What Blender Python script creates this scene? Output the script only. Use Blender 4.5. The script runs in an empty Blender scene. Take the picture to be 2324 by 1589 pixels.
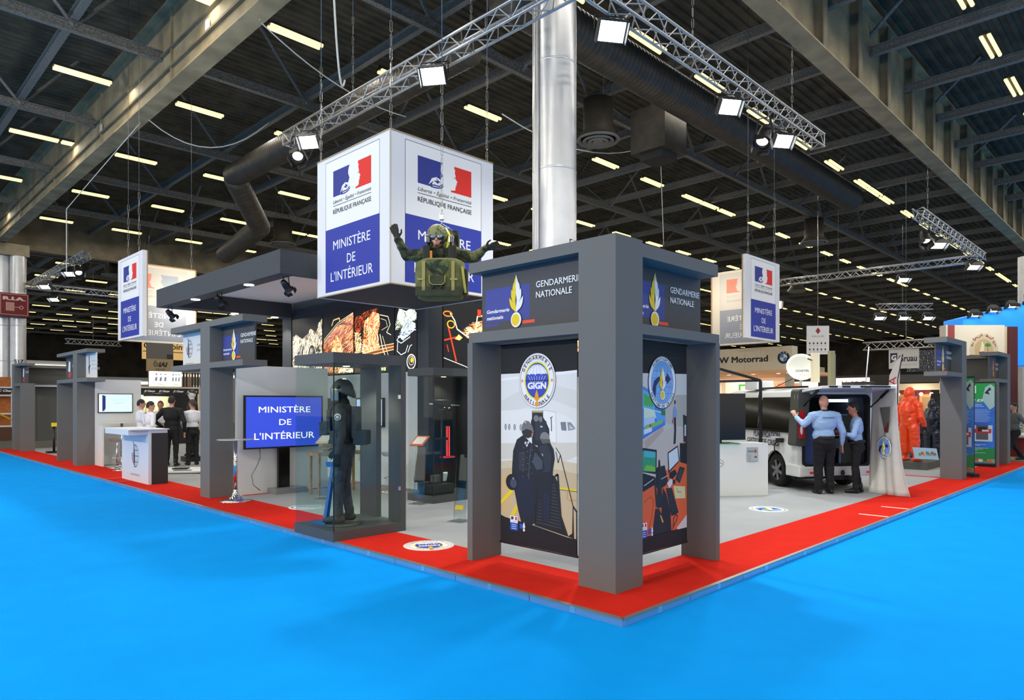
import bpy, bmesh, math, random
import numpy as np
from math import pi, sin, cos, radians, sqrt, atan2
from mathutils import Vector, Matrix, noise
random.seed(7)
S = bpy.context.scene
COL = S.collection
# ------------------------------------------------------------------ camera
EYE = (-4.413, -3.148, 1.75)
cam = bpy.data.cameras.new('camera'); co = bpy.data.objects.new('camera', cam); COL.objects.link(co)
co.location = EYE; co.rotation_euler = (pi/2, 0, radians(44.71-90))
cam.sensor_width = 36; cam.lens = 36*1558/2324; cam.shift_y = (914-794.5)/2324; cam.clip_end = 400; cam.clip_start = .05
S.camera = co
# ------------------------------------------------------------------ world, lights, exposure
W = bpy.data.worlds.new('hall_air'); S.world = W; W.use_nodes = True
W.node_tree.nodes['Background'].inputs[0].default_value = (1, .965, .92, 1)
W.node_tree.nodes['Background'].inputs[1].default_value = .85
S.view_settings.view_transform = 'Standard'; S.view_settings.look = 'None'
S.view_settings.exposure = 0.22; S.view_settings.gamma = 1; S.view_settings.use_curve_mapping = False
def light(name, kind, loc, power, col=(1, 1, 1), size=(1, 1), aim=None, spot=None, blend=.5):
    l = bpy.data.lights.new(name, kind); l.energy = power; l.color = col
    if kind == 'AREA': l.shape = 'RECTANGLE'; l.size, l.size_y = size
    if kind == 'SPOT': l.spot_size = radians(spot); l.spot_blend = blend; l.shadow_soft_size = size[0]
    if kind == 'POINT': l.shadow_soft_size = size[0]
    o = bpy.data.objects.new(name, l); COL.objects.link(o); o.location = loc
    if aim: o.rotation_euler = (Vector(aim)-Vector(loc)).to_track_quat('-Z', 'Y').to_euler()
    return o
# rows of fluorescent luminaires under the roof: one long lamp per row, row spacing 6.35 m
for k, y in enumerate((-18.4, -12.05, -5.7, .65, 7.03, 13.34, 19.4, 25.8, 38.4, 51.2, 64, 83)):
    light('fluorescent_row', 'AREA', (40 if y > 0 else 10, y, 11.1), 2000 if y > 0 else 1000, (1, .95, .86), (120 if y > 0 else 60, .5), (40 if y > 0 else 10, y, 0))
# unseen fill lamps, added beyond the left aisle to brighten left-facing sides
for y in (1.0, 9.0, 18.0):
    light('added_left_fill', 'AREA', (-13, y-2, 7.2), 420, (1, .97, .92), (1.6, .6), (0, y+2, 1.5))
# stage floods hanging from the stand's own truss
FLOODS = [(3.05, 6.3), (3.05, 10.6), (3.9, 3.05), (7.97, 3.05), (10.4, 3.05)]
for x, y in FLOODS:
    tx, ty = (x-2.6, y-.3) if x < 3.5 else (x-.3, y-2.6)
    light('flood_lamp', 'SPOT', (x-.1, y-.1, 7.45), 650, (.95, .98, 1), (.18, 0), (tx, ty, 0), 130, .6)
# ------------------------------------------------------------------ materials (all node based)
def lin(h):
    h = h.lstrip('#'); r = []
    for i in (0, 2, 4):
        c = int(h[i:i+2], 16)/255; r.append(c/12.92 if c <= .04045 else ((c+.055)/1.055)**2.4)
    return (*r, 1)
MC = {}
def mat(h, rough=.6, metal=0, emit=0, spk=0, sc=60, bump=0, spec=.5, coat=0, c2=None):
    key = (h, rough, metal, emit, spk, sc, bump, spec, coat, c2)
    if key in MC: return MC[key]
    m = bpy.data.materials.new('paint'); m.use_nodes = True; nt = m.node_tree; b = nt.nodes['Principled BSDF']
    b.inputs['Base Color'].default_value = lin(h); b.inputs['Roughness'].default_value = rough
    b.inputs['Metallic'].default_value = metal; b.inputs['Specular IOR Level'].default_value = spec; b.inputs['Coat Weight'].default_value = coat
    if emit: b.inputs['Emission Color'].default_value = lin(h); b.inputs['Emission Strength'].default_value = emit
    if spk or bump or c2:
        tc = nt.nodes.new('ShaderNodeTexCoord'); nz = nt.nodes.new('ShaderNodeTexNoise')
        nz.inputs['Scale'].default_value = sc; nz.inputs['Detail'].default_value = 4
        nt.links.new(tc.outputs['Object'], nz.inputs['Vector'])
        if spk or c2:
            mx = nt.nodes.new('ShaderNodeMix'); mx.data_type = 'RGBA'
            a = lin(h); mx.inputs['A'].default_value = tuple(v*(1-spk) for v in a[:3])+(1,) if not c2 else a
            mx.inputs['B'].default_value = tuple(min(1, v*(1+spk)) for v in a[:3])+(1,) if not c2 else lin(c2)
            rp = nt.nodes.new('ShaderNodeMapRange'); rp.inputs[1].default_value = .35; rp.inputs[2].default_value = .65
            nt.links.new(nz.outputs['Fac'], rp.inputs[0]); nt.links.new(rp.outputs[0], mx.inputs['Factor'])
            nt.links.new(mx.outputs['Result'], b.inputs['Base Color'])
        if bump:
            bp = nt.nodes.new('ShaderNodeBump'); bp.inputs['Strength'].default_value = bump; bp.inputs['Distance'].default_value = .01
            nt.links.new(nz.outputs['Fac'], bp.inputs['Height']); nt.links.new(bp.outputs['Normal'], b.inputs['Normal'])
    MC[key] = m; return m
def glass(h='#f2f7f5', gloss=.5):
    key = ('glass', h, gloss)
    if key in MC: return MC[key]
    m = bpy.data.materials.new('glass'); m.use_nodes = True; nt = m.node_tree; nt.nodes.clear()
    o = nt.nodes.new('ShaderNodeOutputMaterial'); t = nt.nodes.new('ShaderNodeBsdfTransparent'); g = nt.nodes.new('ShaderNodeBsdfGlossy')
    g.inputs['Roughness'].default_value = .02; t.inputs[0].default_value = lin(h)
    f = nt.nodes.new('ShaderNodeLayerWeight'); f.inputs[0].default_value = .5; pw = nt.nodes.new('ShaderNodeMath'); pw.operation = 'POWER'; pw.inputs[1].default_value = 4
    mm = nt.nodes.new('ShaderNodeMath'); mm.operation = 'MULTIPLY_ADD'; mm.inputs[1].default_value = gloss; mm.inputs[2].default_value = .04*gloss*2
    x = nt.nodes.new('ShaderNodeMixShader'); nt.links.new(f.outputs['Facing'], pw.inputs[0]); nt.links.new(pw.outputs[0], mm.inputs[0]); nt.links.new(mm.outputs[0], x.inputs[0])
    nt.links.new(t.outputs[0], x.inputs[1]); nt.links.new(g.outputs[0], x.inputs[2]); nt.links.new(x.outputs[0], o.inputs[0])
    MC[key] = m; return m
def ramp_mat(stops, sc, detail=4, rough=.8, emit=0, dist=0, mode='noise', interp='LINEAR', bump=0, stretch=(1, 1, 1)):
    m = bpy.data.materials.new('pattern'); m.use_nodes = True; nt = m.node_tree; b = nt.nodes['Principled BSDF']; b.inputs['Roughness'].default_value = rough
    tc = nt.nodes.new('ShaderNodeTexCoord'); mp = nt.nodes.new('ShaderNodeMapping'); mp.inputs['Scale'].default_value = stretch
    nt.links.new(tc.outputs['Object'], mp.inputs[0])
    nz = nt.nodes.new('ShaderNodeTexNoise'); nz.inputs['Scale'].default_value = sc; nz.inputs['Detail'].default_value = detail; nz.inputs['Distortion'].default_value = dist
    nt.links.new(mp.outputs[0], nz.inputs['Vector']); src = nz.outputs['Fac']
    if mode == 'edge':                      # thin bright contour lines of a noise field
        a = nt.nodes.new('ShaderNodeMath'); a.operation = 'MULTIPLY'; a.inputs[1].default_value = 7; nt.links.new(src, a.inputs[0])
        p = nt.nodes.new('ShaderNodeMath'); p.operation = 'PINGPONG'; p.inputs[1].default_value = .5; nt.links.new(a.outputs[0], p.inputs[0])
        k = nt.nodes.new('ShaderNodeMath'); k.operation = 'MULTIPLY'; k.inputs[1].default_value = 2; nt.links.new(p.outputs[0], k.inputs[0]); src = k.outputs[0]
    r = nt.nodes.new('ShaderNodeValToRGB'); r.color_ramp.interpolation = interp; e = r.color_ramp.elements
    while len(e) < len(stops): e.new(.5)
    for i, (p_, h) in enumerate(stops): e[i].position = p_; e[i].color = lin(h)
    nt.links.new(src, r.inputs[0]); nt.links.new(r.outputs[0], b.inputs['Base Color'])
    if emit: nt.links.new(r.outputs[0], b.inputs['Emission Color']); b.inputs['Emission Strength'].default_value = emit
    if bump:
        bp = nt.nodes.new('ShaderNodeBump'); bp.inputs['Strength'].default_value = bump; bp.inputs['Distance'].default_value = .03
        nt.links.new(nz.outputs['Fac'], bp.inputs['Height']); nt.links.new(bp.outputs['Normal'], b.inputs['Normal'])
    return m
def carpet(h, h2, sc=2.2):
    m = ramp_mat([(.3, h), (.7, h2)], sc, 9, .95, bump=0); nt = m.node_tree; b = nt.nodes['Principled BSDF']; b.inputs['Specular IOR Level'].default_value = .05
    tc = nt.nodes.new('ShaderNodeTexCoord'); nz = nt.nodes.new('ShaderNodeTexNoise'); nz.inputs['Scale'].default_value = 400; bp = nt.nodes.new('ShaderNodeBump')
    bp.inputs['Strength'].default_value = .35; bp.inputs['Distance'].default_value = .004
    nt.links.new(tc.outputs['Object'], nz.inputs['Vector']); nt.links.new(nz.outputs['Fac'], bp.inputs['Height']); nt.links.new(bp.outputs['Normal'], b.inputs['Normal'])
    return m
GREY = mat('#6b6b68', .75, spk=.12, sc=140, bump=.06)          # speckled dark grey stand paint
GREYD = mat('#565653', .75, spk=.12, sc=140, bump=.06)
CASE = mat('#484b4c', .5, spk=.08, sc=40)
WHITE = mat('#e2e4e4', .55); WALLW = mat('#dcdedc', .6, spk=.02, sc=3)
BLACK = mat('#0d0d0e', .5); BLK2 = mat('#17181a', .35); RUB = mat('#141414', .85)
CHROME = mat('#d8d8d8', .12, 1); ALU = mat('#c2c6ca', .3, 1); TRUSS = mat('#b9b9b8', .35, .9); STEEL = mat('#807e76', .6, .2, spk=.35, sc=30)
ACRYL = glass('#f2f6f6', .7)
SKIN = mat('#c99278', .5); SKIN2 = mat('#b67a60', .5); HAIRD = mat('#241c18', .7, bump=.6, sc=160); HAIRB = mat('#4a2f1e', .7, bump=.6, sc=160)
# ------------------------------------------------------------------ mesh builder
def O(p):                                    # origin of a parent chain made of unrotated objects
    v = Vector((0, 0, 0))
    while p is not None: v += p.location; p = p.parent
    return v
class B:
    def __init__(s): s.v = []; s.f = []; s.mi = []; s.sm = []; s.mats = []
    def m(s, mt):
        if mt not in s.mats: s.mats.append(mt)
        return s.mats.index(mt)
    def add(s, vs, fs, mt, smooth=False):
        n = len(s.v); i = s.m(mt); s.v += [tuple(p) for p in vs]
        for f in fs: s.f.append(tuple(n+k for k in f)); s.mi.append(i); s.sm.append(smooth)
        return s
    def box(s, x0, x1, y0, y1, z0, z1, mt, bev=0):
        if bev:
            bm = bmesh.new(); bmesh.ops.create_cube(bm, size=1)
            for v in bm.verts: v.co = Vector(((x0+x1)/2+v.co.x*(x1-x0), (y0+y1)/2+v.co.y*(y1-y0), (z0+z1)/2+v.co.z*(z1-z0)))
            bmesh.ops.bevel(bm, geom=bm.edges[:], offset=bev, segments=2, affect='EDGES', profile=.7)
            bm.verts.index_update(); s.add([v.co[:] for v in bm.verts], [[v.index for v in f.verts] for f in bm.faces], mt); bm.free(); return s
        return s.add([(x, y, z) for z in (z0, z1) for y in (y0, y1) for x in (x0, x1)],
                     [(0, 2, 3, 1), (4, 5, 7, 6), (0, 1, 5, 4), (2, 6, 7, 3), (0, 4, 6, 2), (1, 3, 7, 5)], mt)
    def obox(s, c, ax, ay, az, mt):           # box from centre and three half vectors
        c, ax, ay, az = map(Vector, (c, ax, ay, az))
        return s.add([c+ax*i+ay*j+az*k for k in (-1, 1) for j in (-1, 1) for i in (-1, 1)],
                     [(0, 2, 3, 1), (4, 5, 7, 6), (0, 1, 5, 4), (2, 6, 7, 3), (0, 4, 6, 2), (1, 3, 7, 5)], mt)
    def bar(s, p, q, w, h, mt, up=(0, 0, 1)):
        p, q = Vector(p), Vector(q); d = q-p; a = d.normalized(); u = Vector(up)
        if abs(a.dot(u)) > .98: u = Vector((1, 0, 0))
        r = a.cross(u).normalized(); u = r.cross(a)
        return s.obox((p+q)/2, d/2, r*w/2, u*h/2, mt)
    def tube(s, pts, r, mt, n=8, cap=True, smooth=True):
        pts = [Vector(p) for p in pts]; rs = r if isinstance(r, (list, tuple)) else [r]*len(pts); vs = []; fs = []
        ref = None
        for i, p in enumerate(pts):
            t = (pts[min(i+1, len(pts)-1)]-pts[max(i-1, 0)]).normalized()
            if ref is None: ref = Vector((0, 0, 1)) if abs(t.z) < .9 else Vector((1, 0, 0))
            a = t.cross(ref).normalized(); b2 = a.cross(t).normalized(); ref = b2
            vs += [p+(a*cos(2*pi*k/n)+b2*sin(2*pi*k/n))*rs[i] for k in range(n)]
        for i in range(len(pts)-1):
            for k in range(n): fs.append((i*n+k, i*n+(k+1) % n, (i+1)*n+(k+1) % n, (i+1)*n+k))
        if cap: fs.append(tuple(range(n-1, -1, -1))); fs.append(tuple((len(pts)-1)*n+k for k in range(n)))
        return s.add(vs, fs, mt, smooth)
    def lathe(s, prof, c, mt, n=24, axis='z', smooth=True):
        vs = []; fs = []
        for r, h in prof:
            for k in range(n):
                a = 2*pi*k/n; x, y = r*cos(a), r*sin(a)
                vs.append((c[0]+x, c[1]+y, c[2]+h) if axis == 'z' else ((c[0]+h, c[1]+x, c[2]+y) if axis == 'x' else (c[0]+x, c[1]+h, c[2]+y)))
        for i in range(len(prof)-1):
            for k in range(n): fs.append((i*n+k, i*n+(k+1) % n, (i+1)*n+(k+1) % n, (i+1)*n+k))
        return s.add(vs, fs, mt, smooth)
    def ell(s, c, r, mt, n=12, rot=None):
        vs = []; fs = []; m_ = n//2+1
        for i in range(m_+1):
            t = pi*i/m_
            for k in range(n):
                a = 2*pi*k/n; p = Vector((r[0]*sin(t)*cos(a), r[1]*sin(t)*sin(a), r[2]*cos(t)))
                if rot: p = rot @ p
                vs.append(Vector(c)+p)
        for i in range(m_):
            for k in range(n): fs.append((i*n+k, (i+1)*n+k, (i+1)*n+(k+1) % n, i*n+(k+1) % n))
        return s.add(vs, fs, mt, True)
    def prism(s, poly, a, b, mt, f):          # outline poly of 2D points, extruded between a and b; f(x, y, t) -> 3D
        n = len(poly); vs = [f(x, y, a) for x, y in poly]+[f(x, y, b) for x, y in poly]
        return s.add(vs, [tuple(range(n-1, -1, -1)), tuple(range(n, 2*n))]+[(k, (k+1) % n, n+(k+1) % n, n+k) for k in range(n)], mt)
    def xf(s, M):
        s.v = [tuple(M @ Vector(p)) for p in s.v]; return s
    def mesh(s, name, off=None):
        me = bpy.data.meshes.new(name)
        vs = s.v if off is None else [(p[0]-off.x, p[1]-off.y, p[2]-off.z) for p in s.v]
        me.from_pydata(vs, [], s.f)
        for mt in s.mats: me.materials.append(mt)
        me.polygons.foreach_set('material_index', s.mi); me.polygons.foreach_set('use_smooth', s.sm); me.update()
        return me
    def build(s, name, parent=None, local=False, loc=None, fix=True):
        off = None if local else (Vector(loc) if loc else (O(parent) if parent else None))
        me = s.mesh(name, off)
        if fix:
            bm = bmesh.new(); bm.from_mesh(me); bmesh.ops.recalc_face_normals(bm, faces=bm.faces[:]); bm.to_mesh(me); bm.free()
        o = bpy.data.objects.new(name, me); COL.objects.link(o)
        if parent: o.parent = parent
        elif loc: o.location = loc
        return o
def obj(name, me, parent=None, loc=(0, 0, 0)):
    o = bpy.data.objects.new(name, me); COL.objects.link(o); o.location = loc
    if parent: o.parent = parent
    return o
def tag(o, label, cat, group=None, kind=None):
    o['label'] = label; o['category'] = cat
    if group: o['group'] = group
    if kind: o['kind'] = kind
    return o
def thing(name, label, cat, loc=(0, 0, 0), group=None, rz=0):
    o = bpy.data.objects.new(name, None); COL.objects.link(o); o.location = loc; o.rotation_euler = (0, 0, rz); o.empty_display_size = .1
    return tag(o, label, cat, group)
def struct(o):
    o['kind'] = 'structure'; return o
def dup(root, loc, rz=None, label=None, group=None):
    def cp(o, par):
        c = o.copy(); COL.objects.link(c)
        if par: c.parent = par
        for ch in list(o.children): cp(ch, c)
        return c
    r = cp(root, None); r.location = loc
    if rz is not None: r.rotation_euler = (0, 0, rz)
    if label: r['label'] = label
    if group: r['group'] = group
    return r
# ------------------------------------------------------------------ flat print: letters and shapes as thin layers on a plane
TXT = {}
def glyphs(t, shear=0, bold=0):
    key = (t, shear)
    if key not in TXT:
        c = bpy.data.curves.new('letters', 'FONT'); c.body = t; c.size = 1; c.shear = shear; c.resolution_u = 2
        o = bpy.data.objects.new('letters', c); COL.objects.link(o)
        me = bpy.data.meshes.new_from_object(o.evaluated_get(bpy.context.evaluated_depsgraph_get()))
        vs = [(v.co.x, v.co.y) for v in me.vertices]; fs = [tuple(p.vertices) for p in me.polygons]
        bpy.data.objects.remove(o); bpy.data.curves.remove(c); bpy.data.meshes.remove(me)
        TXT[key] = (vs, fs)
    return TXT[key]
HEAVY = ((0, 0), (-1, -.6), (-1, .6), (1, -.6), (1, .6))
class G(B):
    def __init__(s, o, ux, uy, step=.0003, emit=0, rough=.6):
        super().__init__(); s.o, s.ux, s.uy = Vector(o), Vector(ux), Vector(uy); s.n = s.ux.cross(s.uy).normalized(); s.lay = 0; s.step = step; s.emit = emit; s.rough = rough
    def c(s, h): return h if not isinstance(h, str) else mat(h, s.rough, 0, s.emit)
    def put(s, vs, fs, h, same=False):
        if not same: s.lay += 1
        o = s.o+s.n*s.step*s.lay
        s.add([o+s.ux*x+s.uy*y for x, y in vs], fs, s.c(h)); return s
    def rect(s, x0, y0, x1, y1, h): return s.put([(x0, y0), (x1, y0), (x1, y1), (x0, y1)], [(0, 1, 2, 3)], h)
    def poly(s, pts, h):
        bm = bmesh.new(); bm.faces.new([bm.verts.new((x, y, 0)) for x, y in pts]); bmesh.ops.triangulate(bm, faces=bm.faces[:]); bm.verts.index_update()
        vs = [(v.co.x, v.co.y) for v in bm.verts]; fs = [tuple(v.index for v in f.verts) for f in bm.faces]; bm.free()
        return s.put(vs, fs, h)
    def ell2(s, cx, cy, rx, ry, h, n=40): return s.put([(cx+rx*cos(2*pi*k/n), cy+ry*sin(2*pi*k/n)) for k in range(n)], [tuple(range(n))], h)
    def ring(s, cx, cy, rx, ry, w, h, n=40):
        vs = [(cx+(rx-w*j)*cos(2*pi*k/n), cy+(ry-w*j)*sin(2*pi*k/n)) for j in (0, 1) for k in range(n)]
        return s.put(vs, [(k, (k+1) % n, n+(k+1) % n, n+k) for k in range(n)], h)
    def line(s, pts, w, h):
        vs = []; fs = []
        for (x0, y0), (x1, y1) in zip(pts, pts[1:]):
            L = math.hypot(x1-x0, y1-y0) or 1; a, b = -(y1-y0)/L*w/2, (x1-x0)/L*w/2; n = len(vs)
            vs += [(x0+a, y0+b), (x0-a, y0-b), (x1-a, y1-b), (x1+a, y1+b)]; fs.append((n, n+1, n+2, n+3))
        return s.put(vs, fs, h)
    def text(s, t, x, y, hgt, h, width=None, al='l', shear=0, bold=0, rot=0, rise=0):     # hgt = capital height, width = fitted width
        vs, fs = glyphs(t, shear, bold)
        if not vs: return s
        x0 = min(v[0] for v in vs); x1 = max(v[0] for v in vs); k = hgt/.727; kx = k if width is None else width/(x1-x0)
        w = (x1-x0)*kx; ox = x-(0 if al == 'l' else w/2 if al == 'c' else w); ca, sa = cos(rot), sin(rot); s.lay += 1
        for dx, dy in (HEAVY if bold else HEAVY[:1]):      # heavier letters: the same outline stamped around itself
            out = []
            for a, b in vs:
                px, py = (a-x0+dx*bold)*kx+ox-x, (b+dy*bold)*k
                out.append((x+px*ca-py*sa, y+px*sa+py*ca+rise*px))
            s.put(out, fs, h, True); s.lay += .2
        return s
    def arc(s, t, cx, cy, rx, ry, a0, a1, hgt, h, bold=0, inward=False):                 # letters along an ellipse from angle a0 to a1
        k = hgt/.727; n = len(t); s.lay += 1
        for i, ch in enumerate(t):
            if ch == ' ': continue
            a = a0+(a1-a0)*(i+.5)/n; vs, fs = glyphs(ch, 0, bold); x0 = min(v[0] for v in vs); x1 = max(v[0] for v in vs)
            px, py = cx+rx*cos(a), cy+ry*sin(a); up = a-pi/2 if not inward else a+pi/2
            for j, (dx, dy) in enumerate(HEAVY if bold else HEAVY[:1]):
                s.lay += .2*j; s.put([(px+((u-(x0+x1)/2+dx*bold)*k)*cos(up)-((v+dy*bold)*k)*sin(up), py+((u-(x0+x1)/2+dx*bold)*k)*sin(up)+((v+dy*bold)*k)*cos(up)) for u, v in vs], fs, h, True); s.lay -= .2*j
        return s
XM = ((0, -1, 0), (0, 0, 1))      # a plane that faces -X
YM = ((1, 0, 0), (0, 0, 1))       # a plane that faces -Y
XP = ((0, 1, 0), (0, 0, 1)); YP = ((-1, 0, 0), (0, 0, 1))
UPZ = lambda a: ((cos(a), sin(a), 0), (-sin(a), cos(a), 0))
def pr(g, name, parent=None): return g.build(name, parent, fix=False)
# ------------------------------------------------------------------ what the lens sees (only to leave out repeats behind the photographer)
TH = radians(44.71)
def view(x, y, z):
    dx, dy = x-EYE[0], y-EYE[1]; d = dx*cos(TH)+dy*sin(TH); r = dx*sin(TH)-dy*cos(TH)
    if d < .5: return None
    return 1162+1558*r/d, 914-1558*(z-EYE[2])/d, d
def seen(x, y, z, mg=60):
    p = view(x, y, z); return p is not None and -mg < p[0] < 2324+mg and -mg < p[1] < 1589+mg
# ------------------------------------------------------------------ floor
BLUE = carpet('#0498f0', '#0493ec'); RED = carpet('#cf2a1e', '#c8261b', 5); GREYC = carpet('#a3a6a7', '#999c9d', 1.2)
b = B()
b.add([(-40, -40, 0), (0, -40, 0), (0, 112, 0), (-40, 112, 0)], [(0, 1, 2, 3)], BLUE)
b.add([(0, -40, 0), (112, -40, 0), (112, 0, 0), (0, 0, 0)], [(0, 1, 2, 3)], BLUE)
b.add([(0, 0, 0), (112, 0, 0), (112, 112, 0), (0, 112, 0)], [(0, 1, 2, 3)], carpet('#6d6a66', '#5e5b58'))
struct(b.build('floor'))
XE, YE = 19.6, 27.6
pf = bpy.data.objects.new('floor_platform', None); COL.objects.link(pf); struct(pf)
B().box(.9, XE, .87, YE, .0, .06, GREYC).build('grey_carpet', pf)
B().box(.012, .9, .012, YE, .0, .06, RED).build('red_carpet', pf)
B().box(.9, XE, .012, .87, .0, .06, RED).build('red_carpet', pf)
EDGE = mat('#c3d2e2', .22, .85)
mb = B(); mb.box(-.006, .012, .004, .996, .0, .052, EDGE).box(-.012, .03, .002, .998, .05, .064, mat('#a9a49a', .4, .8)).box(-.014, -.004, .48, .53, .004, .058, mat('#eef2f6', .15, .9))
me = mb.mesh('edge_trim')
for k in range(int(YE)): obj('edge_trim', me, pf, (0, k, 0))
mb = B(); mb.box(.004, .996, -.006, .012, .0, .052, EDGE).box(.002, .998, -.012, .03, .05, .064, mat('#a9a49a', .4, .8)).box(.48, .53, -.014, -.004, .004, .058, mat('#eef2f6', .15, .9))
me = mb.mesh('edge_trim')
for k in range(int(XE)): obj('edge_trim', me, pf, (k, 0, 0))
PALE = mat('#e9d9cc', .6)
for x in (6.7, 7.75): B().box(x-.025, x+.025, -.01, .44, .06, .064, PALE).build('joint_strip', pf)
for y in (13.2, 14.0): B().box(-.01, .6, y-.02, y+.02, .06, .063, mat('#d8605a', .7)).build('joint_strip', pf)
RSTR = mat('#cf2a26', .8)
B().box(13.3, 13.5, .88, 9, .0605, .063, RSTR).build('floor_stripe', pf)
B().box(16.2, 16.4, .88, 9, .0605, .063, RSTR).build('floor_stripe', pf)
B().box(2.7, 5.6, 9.22, 9.4, .0605, .063, RSTR).build('floor_stripe', pf)
B().box(1.0, 2.72, 9.06, 9.11, .0605, .068, RSTR).build('floor_stripe', pf)
# ------------------------------------------------------------------ hall shell
WD = mat('#453f36', .9, spk=.3, sc=.6)
struct(B().box(-40, 112, 112, 112.3, 0, 13.2, WD).build('wall_back'))
struct(B().box(112, 112.3, -40, 112, 0, 13.2, WD).build('wall_right'))
DECK = mat('#5c5544', .75, .2, spk=.3, sc=1.5)
bm_ = B(); n = 0                                  # trapezoid sheet metal, ribs run along X on the near side
vs = []; fs = []; p = .32; ys = np.arange(-16, 60, p)
for y in ys:
    i = len(vs)
    for dy, dz in ((0, 0), (.1, 0), (.14, .07), (.28, .07)):
        vs += [(-16, y+dy, 13.1+dz), (60, y+dy, 13.1+dz)]
for k in range(len(vs)//2-1): fs.append((2*k, 2*k+1, 2*k+3, 2*k+2))
bm_.add(vs, fs, DECK)
bm_.add([(60, -16, 13.12), (112, -16, 13.12), (112, 112, 13.12), (60, 112, 13.12)], [(0, 1, 2, 3)], DECK)
bm_.add([(-16, 60, 13.12), (60, 60, 13.12), (60, 112, 13.12), (-16, 112, 13.12)], [(0, 1, 2, 3)], DECK)
bm_.box(-40, 112, -40, 112, 13.3, 13.4, DECK)
ceil = struct(bm_.build('ceiling', fix=False))
def ibeam(L, axis, w=.16, h=.26, m_=STEEL):
    b = B()
    for z0, z1, ww in ((0, .03, w), (h-.03, h, w), (.03, h-.03, .025)):
        b.box(0, L, -ww/2, ww/2, z0, z1, m_) if axis == 'x' else b.box(-ww/2, ww/2, 0, L, z0, z1, m_)
    return b.mesh('roof_beam')
STL2 = mat('#8b877d', .55, .3, spk=.35, sc=20)
mx = ibeam(150, 'x', m_=STL2); my = ibeam(150, 'y')
for k in range(17): obj('roof_beam', mx, ceil, (-38, 4.0+6.4*k, 11.05))
obj('roof_beam', mx, ceil, (-38, -2.4, 11.05))
for k in range(-3, 34): obj('roof_beam', my, ceil, (.1+3.2*k, -38, 11.33))
# slanted tube struts from the beam crossings up to the deck
ms = {}
for sx, sy in ((1.6, 0), (-1.6, 0), (0, 2.2), (0, -2.2)):
    ms[sx, sy] = B().tube([(0, 0, 0), (sx, sy, 1.95)], .055, STEEL, 6, False).mesh('strut')
pts = []
for i in range(-3, 30):
    for j in range(-1, 15):
        x, y = .1+3.2*i, 4.0+6.4*j
        for s_ in ms:
            if (s_[0] and i % 2 == 0) or (s_[1] and i % 2):
                if seen(x, y, 11.2, 250): pts.append((view(x, y, 11)[2], x, y, s_))
pts.sort(key=lambda t: t[0])
for d, x, y, s_ in pts[:230]: obj('strut', ms[s_], ceil, (x, y, 11.2))
rb = B()
for d, x, y, s_ in pts[230:]: rb.tube([(x, y, 11.2), (x+s_[0], y+s_[1], 13.1)], .055, STEEL, 4, False)
o = rb.build('strut', ceil, fix=False); o['kind'] = 'stuff'
# girders: deep plate girders with flanges, ribs and stiffeners
GIR = mat('#a3926f', .7, spk=.25, sc=1.3); GIRD = mat('#80755c', .7, spk=.25, sc=1.5)
g = B().box(1.98, 2.44, -16, 42, 10.05, 10.09, GIR).box(2.19, 2.22, -16, 42, 10.09, 12.2, GIR).box(1.98, 2.44, -16, 42, 12.2, 12.25, GIR)
g.box(2.1, 2.19, -16, 42, 11.1, 11.14, GIRD).box(2.1, 2.19, -16, 42, 10.6, 10.66, GIRD)
o = g.build('girder', ceil)
st = B().box(2.12, 2.19, -.02, .02, 10.09, 12.2, GIR).mesh('stiffener')
for k in range(-1, 7): obj('stiffener', st, o, (0, 3.2+6.4*k, 0))
pl = B().box(2.12, 2.16, -.09, .09, 0, .3, mat('#d6d6d2', .6)).mesh('label_plate')
for y in (9.6, 13.6, 22.4): obj('label_plate', pl, o, (0, y, 10.62))
g = B().box(2.6, 112, 2.95, 3.45, 10.05, 10.09, GIR).box(2.6, 112, 3.19, 3.22, 10.09, 12.4, GIR).box(2.6, 112, 2.95, 3.45, 12.4, 12.45, GIR)
o = g.build('girder', ceil)
st = B().box(-.03, .03, 2.97, 3.42, 10.09, 12.4, GIRD).box(-.12, .12, 2.95, 2.98, 10.09, 12.4, GIRD).mesh('stiffener')
for k in range(1, 30): obj('stiffener', st, o, (2.6+2.4*k, 0, 0))
g = B().box(-16, 60, 41.6, 42.1, 10.0, 10.05, GIRD).box(-16, 60, 41.83, 41.87, 10.05, 12.4, GIRD); g.build('girder', ceil)
# columns
ALC = mat('#d9dadb', .34, .7, spk=.05, sc=3)
def column(name, x, y, r, top, pipes=False):
    b = B(); n = 40
    b.lathe([(r, 0), (r, top)], (x, y, 0), ALC, n)
    for z in (3.9, 5.75, 7.6): b.lathe([(r, z), (r+.004, z+.004), (r+.004, z+.03), (r, z+.034)], (x, y, 0), ALC, n)
    o = struct(b.build(name))
    if pipes:
        a = TH+pi/2+.62
        for k, rr in ((0, .022), (.09, .016), (.15, .012)):
            px, py = x+(r+.03)*cos(a+k), y+(r+.03)*sin(a+k)
            B().tube([(px, py, 0), (px, py, top)], rr, ALC, 8).build('conduit', o)
    return o
cb = column('column', 4.65, 4.78, .385, 10.1, True)
vs, fs = glyphs('517'); a0 = TH+pi+.62; r = .388       # stencilled number wrapped on the cylinder
bb = B(); bb.add([(4.65+r*cos(a0+x*.22/.38), 4.78+r*sin(a0+x*.22/.38), 4.4+y*.22) for x, y in vs], fs, BLACK); bb.build('number', cb, fix=False)
c2 = column('column', 2.35, 41.0, .36, 9.4)
c3 = column('column', 2.95, 40.6, .36, 9.4)
B().box(2.0, 3.4, 40.3, 41.4, 9.4, 10.0, GIRD).build('capital', c2)
gg = G((2.72, 40.22, 3.8), *YM); gg.text('517', 0, 0, .2, '#151515', al='l', bold=.02); pr(gg, 'number', c3)
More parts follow.
